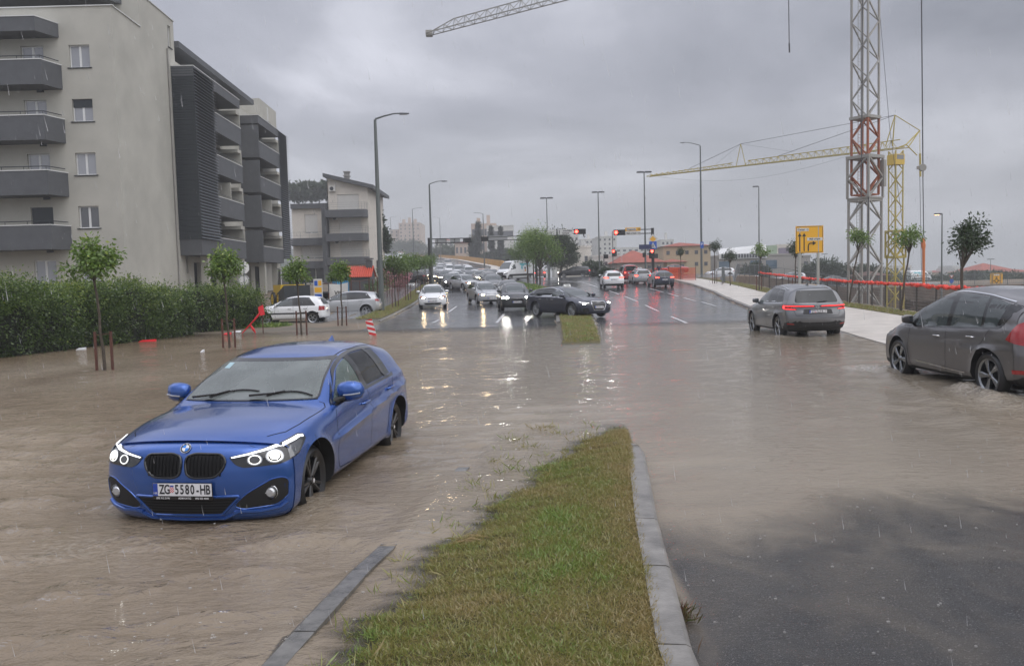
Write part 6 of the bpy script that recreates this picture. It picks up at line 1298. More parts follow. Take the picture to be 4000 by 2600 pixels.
def lampset(B,root,name,L,rear=False,mats=None,unlit=False):
 """L: dict(c=axis, poly, parts=[(poly, slot, off)])"""
 for sd in(1,-1):
  m=MB();B.decal(rnd(L['poly'],L.get('rc',.015)if L.get('mode','cyl')!='cyl' else .6,3)if L.get('round')else L['poly'],L.get('mode','cyl'),.006,.04,sd,L.get('c'),m,0)
  for p,sl,of in L.get('parts',[]):B.decal(p,L.get('mode','cyl'),of,.04,sd,L.get('c'),m,sl)
  m.build(name,mats,root,True,60)
def setpaint(root,paint):
 for ch in root.children:
  if ch.name.split('.')[0]in('body','wing_mirror','spoiler','door'):paintslot(ch,paint)
def wheels(B,root,R,w,tyre,rim,xs,steer=0,inset=.015):
 for i,x in enumerate(xs):
  for sd in(1,-1):
   o=link('wheel',tyre,root);o.location=(x,sd*(B.W*B.plan(x)-w/2-inset),R);o.rotation_euler=(0,random.uniform(0,1.2),0)
   z=0
   if x>0 and steer:z=steer
   o.rotation_euler=(0,random.uniform(0,1.2),z)if sd>0 else(0,random.uniform(0,1.2),math.pi+z)
   o.rotation_mode='YXZ' if False else 'XYZ'
   r=link('rim',rim,o)
def generic(S,label,cat,group=None,plate=None,name='car'):
 B=Body(S);root=thing(name,label,cat,group=group);S['B']=B
 me=body_mesh(B,S.get('clad'));body=link('body',me,root)
 xa,xb=S['ws'];gb=B.glassband(xa,xb,S.get('wsin',.09));
 o=B.decal(rnd(mirp(gb),.05,3),'front',.003,.09).build('windscreen',[GLASSG if S.get('pale',1)else GLASSD],root,True,60)
 fr=[(w+.03,z+(.0 if 0<i<len(gb)-1 else(.02 if i else-.03)))for i,(w,z)in enumerate(gb)]
 B.decal(rnd(mirp(fr),.05,3),'front',.0015,.09).build('windscreen_seal',[GLOSSBLK],root,True,60)
 for sd in(1,-1):
  if S.get('dlo'):
   q=S['dlo'];B.decal(B.win(*q,m=S.get('tm',.10)-.03,bm_=0,rc=.06),'side',.0018,.09,sd).build('window_trim',[CHROME if S.get('chrome')else GLOSSBLK],root,True,60)
   B.decal(B.win(*q,m=S.get('tm',.10)-.012,bm_=.014,rc=.06),'side',.003,.09,sd).build('window_frame',[GLOSSBLK],root,True,60)
  for k,w in enumerate(S['win']):B.decal(B.win(*w,m=S.get('tm',.10)),'side',.0045,.09,sd).build('window',[GLASSG if(k==0 and S.get('pale',1))or S.get('allpale')else GLASSD],root,True,60)
  sm_=MB()
  for pl in S.get('seams',[]):B.seam(pl,'side',.008,.002,sd,mb=sm_)
  if sm_.v:sm_.build('door_gap',[SEAM],root)
  for x in S.get('handles',[]):
   z=B.belt(x)-S.get('hz',.09);m=MB();h,nn,d=B.cast('side',x,z,sd)
   m.tube([(h.x-.09,h.y+sd*.004,z),(h.x-.07,h.y+sd*.03,z+.004),(h.x+.07,h.y+sd*.03,z+.004),(h.x+.09,h.y+sd*.004,z)],[.008,.012,.012,.008],6)
   m.build('door_handle',[PAINT0 if not S.get('chandle')else CHROME],root,True)
  mx,mz=S['mir'];h,nn,d=B.cast('side',mx,mz-.03,sd);o=link('wing_mirror',mirror_mesh(sd),root);o.location=(mx,h.y+sd*.01,mz+.03)
  if S.get('rail'):
   x0,x1=S['rail'];m=MB();pts=[]
   for i in range(13):
    x=x0+(x1-x0)*i/12;y=(B.width(x,B.top(x)-.16)-.10);e=min(1,4*min(i,12-i)/12)
    hh=B.cast('top',x,sd*y)[0];pts.append((x,sd*y,hh.z+.005+.04*e))
   m.tube(pts,.016,6);m.build('roof_rail',[S.get('railmat',CHROME)],root,True)
 if S.get('rw'):B.decal(rnd(mirp(S['rw']),.05,3),'rear',.004,.09).build('rear_window',[GLASSD],root,True,60)
 if S.get('hl'):lampset(B,root,'headlight',S['hl'],mats=[LAMPBODY,LAMPCLEAR,LAMPON,LAMPDIM,AMBER])
 if S.get('tl'):lampset(B,root,'tail_light',S['tl'],mats=[TAILRED,TAILON,LAMPCLEAR,GLOSSBLK])
 for nm,poly,mode,mt,off in S.get('decals',[]):
  B.decal(poly,mode,off,.06).build(nm,[mt],root,True,60)
 if S.get('slats'):
  y1,z0,z1,n,mt=S['slats'];m=MB()
  for i in range(n):
   z=z0+(z1-z0)*(i+.5)/n;B.seam([(-y1,z),(y1,z)],'front',.012,.012,mb=m,step=.1)
  m.build('grille_bar',[mt],root)
 sm_=MB()
 for pl in S.get('topseams',[]):B.seam(pl,'top',.009,.002,mb=sm_)
 if sm_.v:sm_.build('bonnet_gap',[SEAM],root)
 if plate:
  place_plate(B,root,plate,S.get('pz',.45),off=S.get('poff',.015));
  place_plate(B,root,plate,S.get('prz',.75),rear=True,off=S.get('proff',.01))
 ty,ri=wheel_meshes(B.R,S.get('ww',.21),*S.get('wheel',(5,'twin',ALLOY)))
 wheels(B,root,B.R,S.get('ww',.21),ty,ri,B.ax)
 return root,B
def place(root,loc,yaw,pitch=0):
 root.location=loc;root.rotation_euler=(0,pitch,yaw);return root
def mk(L,W,H,wb,foh,hood,cowlx,cowlz,hdr,roof,tailtop,**k):
 """parameters -> body tables. foh front overhang; tailtop = (x,z) rear edge of roof profile"""
 xf=wb/2+foh;xr=xf-L
 tx,tz=tailtop
 top=k.pop('top',None)or[(tx,tz)]+roof+[hdr,(hdr[0]+(cowlx-hdr[0])*.5,hdr[1]-(hdr[1]-cowlz)*.40),(cowlx,cowlz)]+hood
 hx,hz_=hood[-1]
 S=dict(top=top,W=W/2,ax=(-wb/2,wb/2),cowl=cowlx,nose=k.pop('nose',[(.17,xf-.08),(.28,xf-.02),(.45,xf),(hz_-.12,xf-.02),(hz_,hx)]),tail=k.pop('tail',[(.22,xr+.12),(.34,xr+.02),(.6,xr),(.80,xr+.05),(tz,tx)]))
 S.update(k);return S
SP={}
SP['hatch']=mk(4.28,1.80,1.47,2.62,.86,[(1.45,.93),(1.85,.82),(2.02,.74)],.98,1.0,(.12,1.42),[(-1.35,1.42),(-.75,1.47),(-.25,1.465)],(-1.80,1.36),tail=[(.22,-1.98),(.36,-2.10),(.62,-2.11),(.92,-2.04),(1.0,-2.00),(1.36,-1.80)],belt=[(-2.0,1.03),(-1.0,.99),(.6,.94),(1.2,.88),(2.1,.72)],R=.315,ws=(.93,.16),win=[(.78,.30,-.18,-.24),(-.32,-.28,-.92,-1.02),(-1.12,-1.0,-1.22,-1.50)],dlo=(.86,.36,-1.34,-1.62),mir=(.70,1.0),handles=[-.08,-.98],hz=.10,seams=[[(.72,.92),(.78,.60),(.70,.30)],[(-.28,.98),(-.30,.30)],[(-1.15,.98),(-1.0,.70),(-.92,.62)],[(.70,.30),(-.85,.30)]],rw=[(.50,.99),(.56,1.06),(.50,1.28)],pz=.47,prz=.72,hl=dict(c=(1.15,0),poly=[(20,.66),(24,.60),(46,.64),(60,.74),(60,.80),(44,.775),(26,.70)],parts=[(circ(33,.665,4.5,.035),2,.012),([(44,.69),(56,.75),(54,.775),(44,.755)],4,.011),([(22,.665),(28,.63),(28,.69)],1,.01)]),tl=dict(c=(-1.2,0),poly=[(128,.86),(150,.84),(154,.92),(148,.985),(126,.985)],parts=[([(132,.88),(148,.865),(149,.90),(132,.92)],1,.01)]),decals=[('grille',rnd(mirp([(.30,.60),(.33,.655)]),.03),'front',GLOSSBLK,.01),('lower_intake',rnd(mirp([(.44,.26),(.58,.37)]),.04),'front',GLOSSBLK,.008),('grille_bar',rnd(mirp([(.29,.655),(.30,.668)]),.004),'front',CHROME,.016),('rear_diffuser',rnd(mirp([(.60,.26),(.66,.38)]),.04),'rear',PLASTIC,.006)],topseams=[[(1.98,-.55),(1.96,0),(1.98,.55)],[(.98,.72),(1.4,.74),(1.95,.55)],[(.98,-.72),(1.4,-.74),(1.95,-.55)]])
SP['wagon']=mk(4.70,1.76,1.50,2.70,.92,[(1.5,.93),(1.95,.84),(2.10,.76)],1.0,1.0,(.15,1.42),[(-1.9,1.43),(-1.2,1.49),(-.4,1.50)],(-2.12,1.38),tail=[(.22,-2.25),(.36,-2.38),(.62,-2.40),(.92,-2.35),(1.0,-2.33),(1.38,-2.12)],belt=[(-2.3,1.0),(-1.0,.97),(.6,.94),(1.2,.88),(2.2,.74)],R=.318,ws=(.95,.19),win=[(.82,.36,-.16,-.20),(-.28,-.25,-.98,-1.06),(-1.18,-1.1,-1.95,-2.12)],dlo=(.90,.40,-2.02,-2.2),mir=(.72,1.0),handles=[-.06,-1.0],hz=.10,chandle=0,seams=[[(.74,.92),(.80,.60),(.74,.30)],[(-.22,.96),(-.24,.30)],[(-1.12,.96),(-1.05,.72),(-.95,.62)],[(.74,.30),(-.9,.30)]],rw=[(.56,1.0),(.60,1.06),(.54,1.33)],rail=(-1.9,.0),pz=.42,prz=.70,hl=dict(c=(1.2,0),poly=[(22,.62),(24,.575),(44,.60),(54,.68),(52,.745),(30,.735)],parts=[(circ(31,.655,4.5,.042),2,.012),(circ(41,.66,4,.04),1,.011),([(46,.63),(51,.68),(50,.72),(46,.71)],4,.011)]),tl=dict(c=(-1.5,0),poly=[(126,.80),(146,.78),(150,.94),(126,.96)],parts=[([(130,.82),(145,.80),(147,.86),(130,.88)],1,.01)]),decals=[('grille',rnd(mirp([(.30,.60),(.36,.72)]),.03),'front',GLOSSBLK,.01),('lower_intake',rnd(mirp([(.52,.22),(.60,.32)]),.03),'front',GLOSSBLK,.008)],slats=(.32,.61,.71,4,CHROME),topseams=[[(2.06,-.5),(2.05,0),(2.06,.5)],[(1.0,.70),(1.5,.71),(2.04,.5)],[(1.0,-.70),(1.5,-.71),(2.04,-.5)]])
SP['suv']=mk(4.36,1.83,1.58,2.66,.86,[(1.45,1.05),(1.85,.97),(2.02,.87)],.98,1.10,(.12,1.52),[(-1.35,1.51),(-.75,1.575),(-.25,1.575)],(-1.86,1.44),n=5.5,tail=[(.26,-1.98),(.40,-2.14),(.70,-2.17),(1.0,-2.10),(1.06,-2.06),(1.44,-1.86)],belt=[(-2.0,1.12),(-1.0,1.07),(.6,1.03),(1.2,.98),(2.1,.85)],R=.345,bot=[(-2.3,.36),(-1.6,.24),(1.5,.23),(2.3,.24)],clad=dict(z=[(-2.2,.50),(-1.8,.36),(1.7,.34),(2.1,.42)],arch=.10),ws=(.93,.16),win=[(.78,.30,-.18,-.24),(-.32,-.28,-.92,-1.02),(-1.12,-1.0,-1.30,-1.58)],dlo=(.86,.36,-1.42,-1.68),mir=(.70,1.1),handles=[-.08,-.98],hz=.11,seams=[[(.72,1.0),(.78,.66),(.70,.38)],[(-.28,1.06),(-.30,.38)],[(-1.15,1.06),(-1.0,.78),(-.92,.68)]],rw=[(.54,1.08),(.60,1.14),(.54,1.38)],rail=(-1.55,.0),railmat=GLOSSBLK,pz=.55,prz=.80,hl=dict(c=(1.15,0),poly=[(20,.78),(23,.71),(46,.73),(56,.80),(54,.87),(28,.84)],parts=[(circ(31,.775,5,.045),2,.012),(circ(43,.785,4.5,.04),2,.012)]),tl=dict(c=(-1.2,0),poly=[(126,.93),(154,.92),(156,1.0),(150,1.05),(124,1.04)],parts=[([(130,.96),(151,.945),(151,.98),(130,1.0)],1,.01)]),decals=[('grille',rnd([(.03,.56),(.33,.58),(.36,.66),(.30,.76),(.06,.76),(.02,.68)],.05),'front',GLOSSBLK,.01),('grille',rnd([(-.03,.56),(-.33,.58),(-.36,.66),(-.30,.76),(-.06,.76),(-.02,.68)],.05),'front',GLOSSBLK,.01),('lower_intake',rnd(mirp([(.50,.30),(.62,.42)]),.04),'front',PLASTIC,.008)],topseams=[[(1.98,-.55),(1.96,0),(1.98,.55)],[(.98,.72),(1.4,.74),(1.95,.55)],[(.98,-.72),(1.4,-.74),(1.95,-.55)]])
SP['sedan']=mk(4.55,1.78,1.44,2.68,.84,[(1.5,.91),(1.9,.81),(2.04,.73)],1.0,.97,(.15,1.38),[(-1.98,1.06),(-1.5,1.10),(-.85,1.38),(-.4,1.44),(-.1,1.43)],(-2.22,1.0),tail=[(.22,-2.22),(.36,-2.34),(.62,-2.37),(.88,-2.33),(1.0,-2.22)],belt=[(-2.2,.98),(-1.0,.95),(.6,.92),(1.2,.86),(2.2,.71)],R=.315,ws=(.95,.19),win=[(.82,.36,-.16,-.20),(-.28,-.25,-.85,-1.06)],dlo=(.90,.40,-.98,-1.3),mir=(.72,.98),handles=[-.06,-1.0],hz=.10,seams=[[(.74,.90),(.80,.60),(.74,.30)],[(-.22,.94),(-.24,.30)]],rw=[(.60,1.12),(.54,1.34)],pz=.45,prz=.75,hl=dict(c=(1.15,0),poly=[(20,.64),(24,.59),(46,.62),(58,.70),(56,.76),(28,.72)],parts=[(circ(33,.66,4.5,.035),2,.012)]),tl=dict(c=(-1.3,0),poly=[(128,.78),(150,.78),(152,.90),(128,.92)],parts=[([(132,.80),(148,.80),(148,.85),(132,.85)],1,.01)]),decals=[('grille',rnd(mirp([(.30,.56),(.34,.68)]),.03),'front',GLOSSBLK,.01),('lower_intake',rnd(mirp([(.44,.26),(.58,.36)]),.04),'front',GLOSSBLK,.008)])
SP['small']=mk(3.60,1.60,1.40,2.36,.68,[(1.25,.92),(1.60,.82),(1.74,.72)],.88,.98,(.15,1.33),[(-1.2,1.36),(-.7,1.40),(-.2,1.39)],(-1.50,1.30),n=6,tail=[(.24,-1.72),(.36,-1.80),(.62,-1.80),(.88,-1.78),(.95,-1.75),(1.30,-1.50)],belt=[(-1.7,.90),(-.6,.89),(.6,.88),(1.2,.84),(1.8,.70)],R=.285,fl=.012,tum=.34,ws=(.84,.18),win=[(.70,.30,-.16,-.20),(-.27,-.24,-.72,-.92),(-.99,-.80,-.94,-1.28)],dlo=(.76,.34,-1.0,-1.36),mir=(.62,.92),handles=[-.06,-.85],hz=.13,seams=[[(.66,.88),(.70,.60),(.64,.28)],[(-.235,.88),(-.25,.28)],[(-.98,.88),(-.85,.66),(-.80,.56)],[(.64,.28),(-.75,.28)]],rw=[(.52,.95),(.48,1.27)],pz=.42,prz=.62,hl=dict(c=(.9,0),poly=[(22,.62),(42,.62),(50,.66),(46,.73),(24,.71)],parts=[(circ(33,.665,5,.04),1,.012)]),tl=dict(c=(-.9,0),poly=[(128,.66),(148,.66),(150,.86),(130,.88)],parts=[([(130,.68),(146,.68),(146,.74),(130,.74)],1,.01)]),decals=[('grille',rnd(mirp([(.30,.64),(.32,.70)]),.02),'front',PLASTIC,.008),('bumper',rnd(mirp([(.66,.44),(.66,.54)]),.02),'front',PLASTIC,.008)])
SP['van']=mk(5.55,2.07,2.50,3.68,.87,[(2.35,1.30),(2.58,1.18),(2.66,1.05)],1.95,1.42,(1.15,2.36),[(-2.4,2.50),(0,2.50),(.7,2.47)],(-2.78,2.48),n=9,crown=.03,tum=.10,ks=.12,nose=[(.25,2.60),(.35,2.69),(.6,2.71),(.95,2.70),(1.05,2.66)],tail=[(.30,-2.80),(.5,-2.84),(1.2,-2.84),(2.48,-2.78)],belt=[(-2.8,1.40),(1.0,1.40),(1.8,1.28),(2.7,1.02)],R=.34,kr=.04,kf=.35,fl=.01,side=[(0,.96),(.2,.99),(.5,1),(.8,1),(1,.99)],plan=[(-3,.99),(0,1),(1.4,1),(2.1,.96),(2.8,.90)],led=.01,ws=(1.88,1.20),wsin=.12,win=[(1.70,1.30,.78,.70)],tm=.42,mir=(1.62,1.50),handles=[.9],hz=.25,seams=[[(.62,2.0),(.62,.42)],[(1.75,1.3),(1.72,.8)],[(-.70,2.1),(-.70,.45)]],pz=.50,prz=.9,hl=dict(c=(1.6,0),poly=[(28,.90),(34,.78),(52,.84),(56,1.05),(44,1.08),(34,1.0)],parts=[(circ(40,.90,4.5,.05),1,.012),([(30,.92),(40,1.02),(53,1.05),(53,1.02),(41,.98),(33,.90)],3,.013)]),tl=dict(c=(-1.8,0),poly=[(138,.8),(143,.8),(143,1.3),(138,1.3)]),decals=[('grille',rnd(mirp([(.52,.72),(.50,1.02)]),.06),'front',GLOSSBLK,.01),('bumper',rnd(mirp([(.86,.30),(.88,.62),(.60,.70)]),.06),'front',PLASTIC,.01)])
SP['minivan']=mk(4.45,1.83,1.80,2.72,.88,[(1.6,1.15),(1.95,1.02),(2.08,.90)],1.15,1.20,(.35,1.70),[(-1.7,1.76),(-.8,1.80),(-.2,1.79)],(-2.05,1.72),n=7,tum=.24,tail=[(.26,-2.08),(.40,-2.19),(.75,-2.20),(1.1,-2.17),(1.72,-2.05)],belt=[(-2.2,1.12),(.6,1.10),(1.3,1.03),(2.2,.86)],R=.32,ws=(1.08,.40),win=[(.98,.52,-.08,-.14),(-.26,-.22,-1.0,-1.06),(-1.18,-1.14,-1.9,-1.98)],dlo=(1.06,.56,-1.95,-2.05),mir=(.86,1.16),handles=[0,-.9],rail=(-1.7,.1),railmat=GLOSSBLK,seams=[[(.84,1.05),(.86,.35)],[(-.18,1.1),(-.2,.3)],[(-1.1,1.1),(-1.1,.6)]],rw=[(.62,1.14),(.58,1.64)],pz=.50,prz=.8,hl=dict(c=(1.2,0),poly=[(22,.80),(26,.70),(48,.74),(58,.92),(50,.98),(34,.90)],parts=[(circ(36,.80,5,.05),2,.012)]),tl=dict(c=(-1.4,0),poly=[(134,.9),(142,.9),(144,1.4),(136,1.4)],parts=[([(136,.92),(141,.92),(141,1.0),(136,1.0)],1,.01)]),decals=[('grille',rnd(mirp([(.34,.66),(.40,.80)]),.04),'front',GLOSSBLK,.01),('lower_intake',rnd(mirp([(.55,.26),(.70,.44)]),.04),'front',PLASTIC,.008)])
def seeglass(name,tint=(.62,.68,.66),fog=.16,veil_col=(.42,.45,.44)):
 if name in MATS:return MATS[name]
 m=bpy.data.materials.new(name);m.use_nodes=True;MATS[name]=m;t=m.node_tree;t.nodes.clear()
 o=t.nodes.new('ShaderNodeOutputMaterial');tr=t.nodes.new('ShaderNodeBsdfTransparent');tr.inputs[0].default_value=(*tint,1)
 gl=t.nodes.new('ShaderNodeBsdfGlossy');gl.inputs['Roughness'].default_value=.03;df=t.nodes.new('ShaderNodeBsdfDiffuse');df.inputs[0].default_value=(*veil_col,1)  # grey diffuse veil: mist, plus the sky's reflection put into the colour
 fr=t.nodes.new('ShaderNodeFresnel');fr.inputs[0].default_value=1.5;m1=t.nodes.new('ShaderNodeMixShader');m2=t.nodes.new('ShaderNodeMixShader')
 tc=t.nodes.new('ShaderNodeTexCoord');n=t.nodes.new('ShaderNodeTexNoise');n.inputs['Scale'].default_value=2.5;n.inputs['Detail'].default_value=5;t.links.new(tc.outputs['Object'],n.inputs['Vector'])
 mr=t.nodes.new('ShaderNodeMapRange');mr.inputs['To Min'].default_value=fog*.5;mr.inputs['To Max'].default_value=fog*1.5;t.links.new(n.outputs[0],mr.inputs['Value'])
 bp=t.nodes.new('ShaderNodeBump');bp.inputs['Strength'].default_value=.12;bp.inputs['Distance'].default_value=.002;n2=t.nodes.new('ShaderNodeTexNoise');n2.inputs['Scale'].default_value=30
 t.links.new(tc.outputs['Object'],n2.inputs['Vector']);t.links.new(n2.outputs[0],bp.inputs['Height']);t.links.new(bp.outputs[0],gl.inputs['Normal'])
 t.links.new(mr.outputs[0],m1.inputs[0]);t.links.new(tr.outputs[0],m1.inputs[1]);t.links.new(df.outputs[0],m1.inputs[2])
 t.links.new(fr.outputs[0],m2.inputs[0]);t.links.new(m1.outputs[0],m2.inputs[1]);t.links.new(gl.outputs[0],m2.inputs[2]);t.links.new(m2.outputs[0],o.inputs[0])
 return m
WINDSCR=seeglass('windscreen_glass',(.66,.72,.70),.42,(.36,.40,.39));SIDEGL=seeglass('side_window_glass',(.5,.56,.55),.35,(.28,.36,.33));TINTGL=seeglass('tinted_window_glass',(.16,.17,.17),.05,(.2,.2,.2))
SKIN=mat('skin',(.50,.30,.22),.5);HAIR=mat('dark_hair',(.03,.02,.015),.7);SHIRTW=mat('pale_shirt',(.55,.57,.58),.8);SHIRTD=mat('dark_shirt',(.03,.04,.07),.8)
TROUS=mat('dark_trousers',(.03,.03,.035),.8);CABIN=mat('cabin_trim',(.05,.05,.052),.75);CABINL=mat('cabin_lining',(.22,.22,.21),.9)
def skin_mesh(chain,edges,name,mats,sub=2,root=0):
 me=bpy.data.meshes.new(name);me.from_pydata([c[:3]for c in chain],edges,[])
 o=bpy.data.objects.new('tmp',me);COL.objects.link(o)
 md=o.modifiers.new('s','SKIN');md.use_smooth_shade=True
 for i,c in enumerate(chain):
  sv=me.skin_vertices[0].data[i];r=c[3];sv.radius=(r,r)if not isinstance(r,tuple)else r;sv.use_root=(i==root)
 sb=o.modifiers.new('d','SUBSURF');sb.levels=sub;sb.render_levels=sub
 bpy.context.view_layer.update();out=bpy.data.meshes.new_from_object(o.evaluated_get(bpy.context.evaluated_depsgraph_get()))
 bpy.data.objects.remove(o);bpy.data.meshes.remove(me);out.materials.clear()
 for m_ in mats:out.materials.append(m_)
 out.polygons.foreach_set('use_smooth',[True]*len(out.polygons));out.name=name
 return out
def person(label,pose,loc,rz,shirt,trousers=None,group=None,hair=None):
 """pose: dict of joint positions (x forward, y left, z up) ; one skinned body"""
 root=thing('person',label,'person',loc,rz,group)
 P=dict(pelvis=(0,0,.95),belly=(0,0,1.10),chest=(.01,0,1.30),neck=(.0,0,1.49),head=(.03,0,1.60),crown=(.02,0,1.70),shL=(0,.18,1.42),elL=(-.02,.24,1.14),haL=(.06,.25,.90),fiL=(.08,.25,.80),shR=(0,-.18,1.42),elR=(-.02,-.24,1.14),haR=(.06,-.25,.90),fiR=(.08,-.25,.80),hiL=(0,.10,.90),knL=(.02,.11,.50),anL=(-.02,.11,.09),toL=(.15,.13,.04),hiR=(0,-.10,.90),knR=(.02,-.11,.50),anR=(-.02,-.11,.09),toR=(.15,-.13,.04))
 P.update(pose)
 R=dict(pelvis=(.15,.11),belly=(.14,.10),chest=(.16,.11),neck=.055,head=(.075,.092),crown=(.06,.07),shL=.065,elL=.045,haL=.032,fiL=.025,shR=.065,elR=.045,haR=.032,fiR=.025,hiL=.09,knL=.06,anL=.042,toL=.035,hiR=.09,knR=.06,anR=.042,toR=.035)
 ks=list(P);ch=[(*P[k],R[k])for k in ks];ix={k:i for i,k in enumerate(ks)}
 E=[('pelvis','belly'),('belly','chest'),('chest','neck'),('neck','head'),('head','crown')]+[e_ for s in 'LR' for e_ in(('chest','sh'+s),('sh'+s,'el'+s),('el'+s,'ha'+s),('ha'+s,'fi'+s),('pelvis','hi'+s),('hi'+s,'kn'+s),('kn'+s,'an'+s),('an'+s,'to'+s))]
 me=skin_mesh(ch,[(ix[a],ix[b])for a,b in E],'body',[SKIN,shirt,trousers or TROUS,HAIR])
 nz=P['neck'][2];pz=Vector(P['pelvis'])
 for p in me.polygons:
  c=p.center;mi=0
  dh=min((c-Vector(P['ha'+s])).length for s in 'LR');df=min((c-Vector(P['fi'+s])).length for s in 'LR')
  if c.z<nz-.01 and dh>.05 and df>.06:mi=1
  hips=min((c-Vector(P[k])).length for k in('knL','knR','anL','anR','hiL','hiR','toL','toR'));tors=min((c-Vector(P[k])).length for k in('belly','chest','shL','shR','elL','elR'))
  if mi==1 and hips<tors:mi=2
  if c.z>nz+.02:
   hd=Vector(P['head']);d=c-hd
   if d.z>.055 or(d.x<-.01 and d.z>-.06):mi=3
  p.material_index=mi
 link('body',me,root)
 hd=Vector(P['head']);m=MB()
 for s in(1,-1):
  m.sphere((hd.x+.082,s*.032,hd.z+.01),.011,8,5,1);m.sphere((hd.x+.09,s*.032,hd.z+.01),.005,6,4,2)
  m.sphere((hd.x+.0,s*.083,hd.z-.005),.026,8,5,0,(.5,.3,1))
  m.tube([(hd.x+.085,s*.015,hd.z+.033),(hd.x+.083,s*.05,hd.z+.03)],.004,5,2)
 m.sphere((hd.x+.1,0,hd.z-.018),.02,8,5,0,(.8,.6,1.1));m.tube([(hd.x+.088,-.024,hd.z-.052),(hd.x+.094,0,hd.z-.05),(hd.x+.088,.024,hd.z-.052)],.005,5,3)
 m.build('face',[SKIN,mat('eye_white',(.7,.7,.68),.3),HAIR,mat('lips',(.4,.14,.12),.5)],root,True)
 for s in 'LR':
  a=Vector(P['ha'+s]);b=Vector(P['fi'+s]);t_=(b-a).normalized();sd=t_.cross(Vector((0,1,0))).normalized();h=MB()
  for i in range(4):
   o_=b+sd*(i-1.5)*.016-t_*.012;l=(.055,.065,.06,.045)[i]
   h.tube([o_,o_+t_*l*.6,o_+t_*l+Vector((.012,0,-.006))],[.008,.0075,.006],6)
  h.tube([a+sd*-.02,a+sd*-.04+t_*.03,a+sd*-.045+t_*.055],[.009,.009,.007],6);h.build('hand',[SKIN],root,True)
 return root
def tubeon(B,poly,mode,r,off=0,side=1,c=None,seg=6,mb=None,mi=0,closed=True):
 mb=mb or MB();pts=[]
 k=len(poly)
 for i in range(k if closed else k-1):
  a=Vector(poly[i]);b=Vector(poly[(i+1)%k]);d=(b-a);d2=Vector((d.x/(50 if mode=='cyl' else 1),d.y));n=max(1,int(d2.length/.03))
  for j in range(n):
   q=a+d*j/n;h,nn,dd=B.cast(mode,q.x,q.y,side,c);pts.append(h+nn*off)
 if closed:pts.append(pts[0])
 return mb.tube(pts,r,seg,mi,caps=not closed)
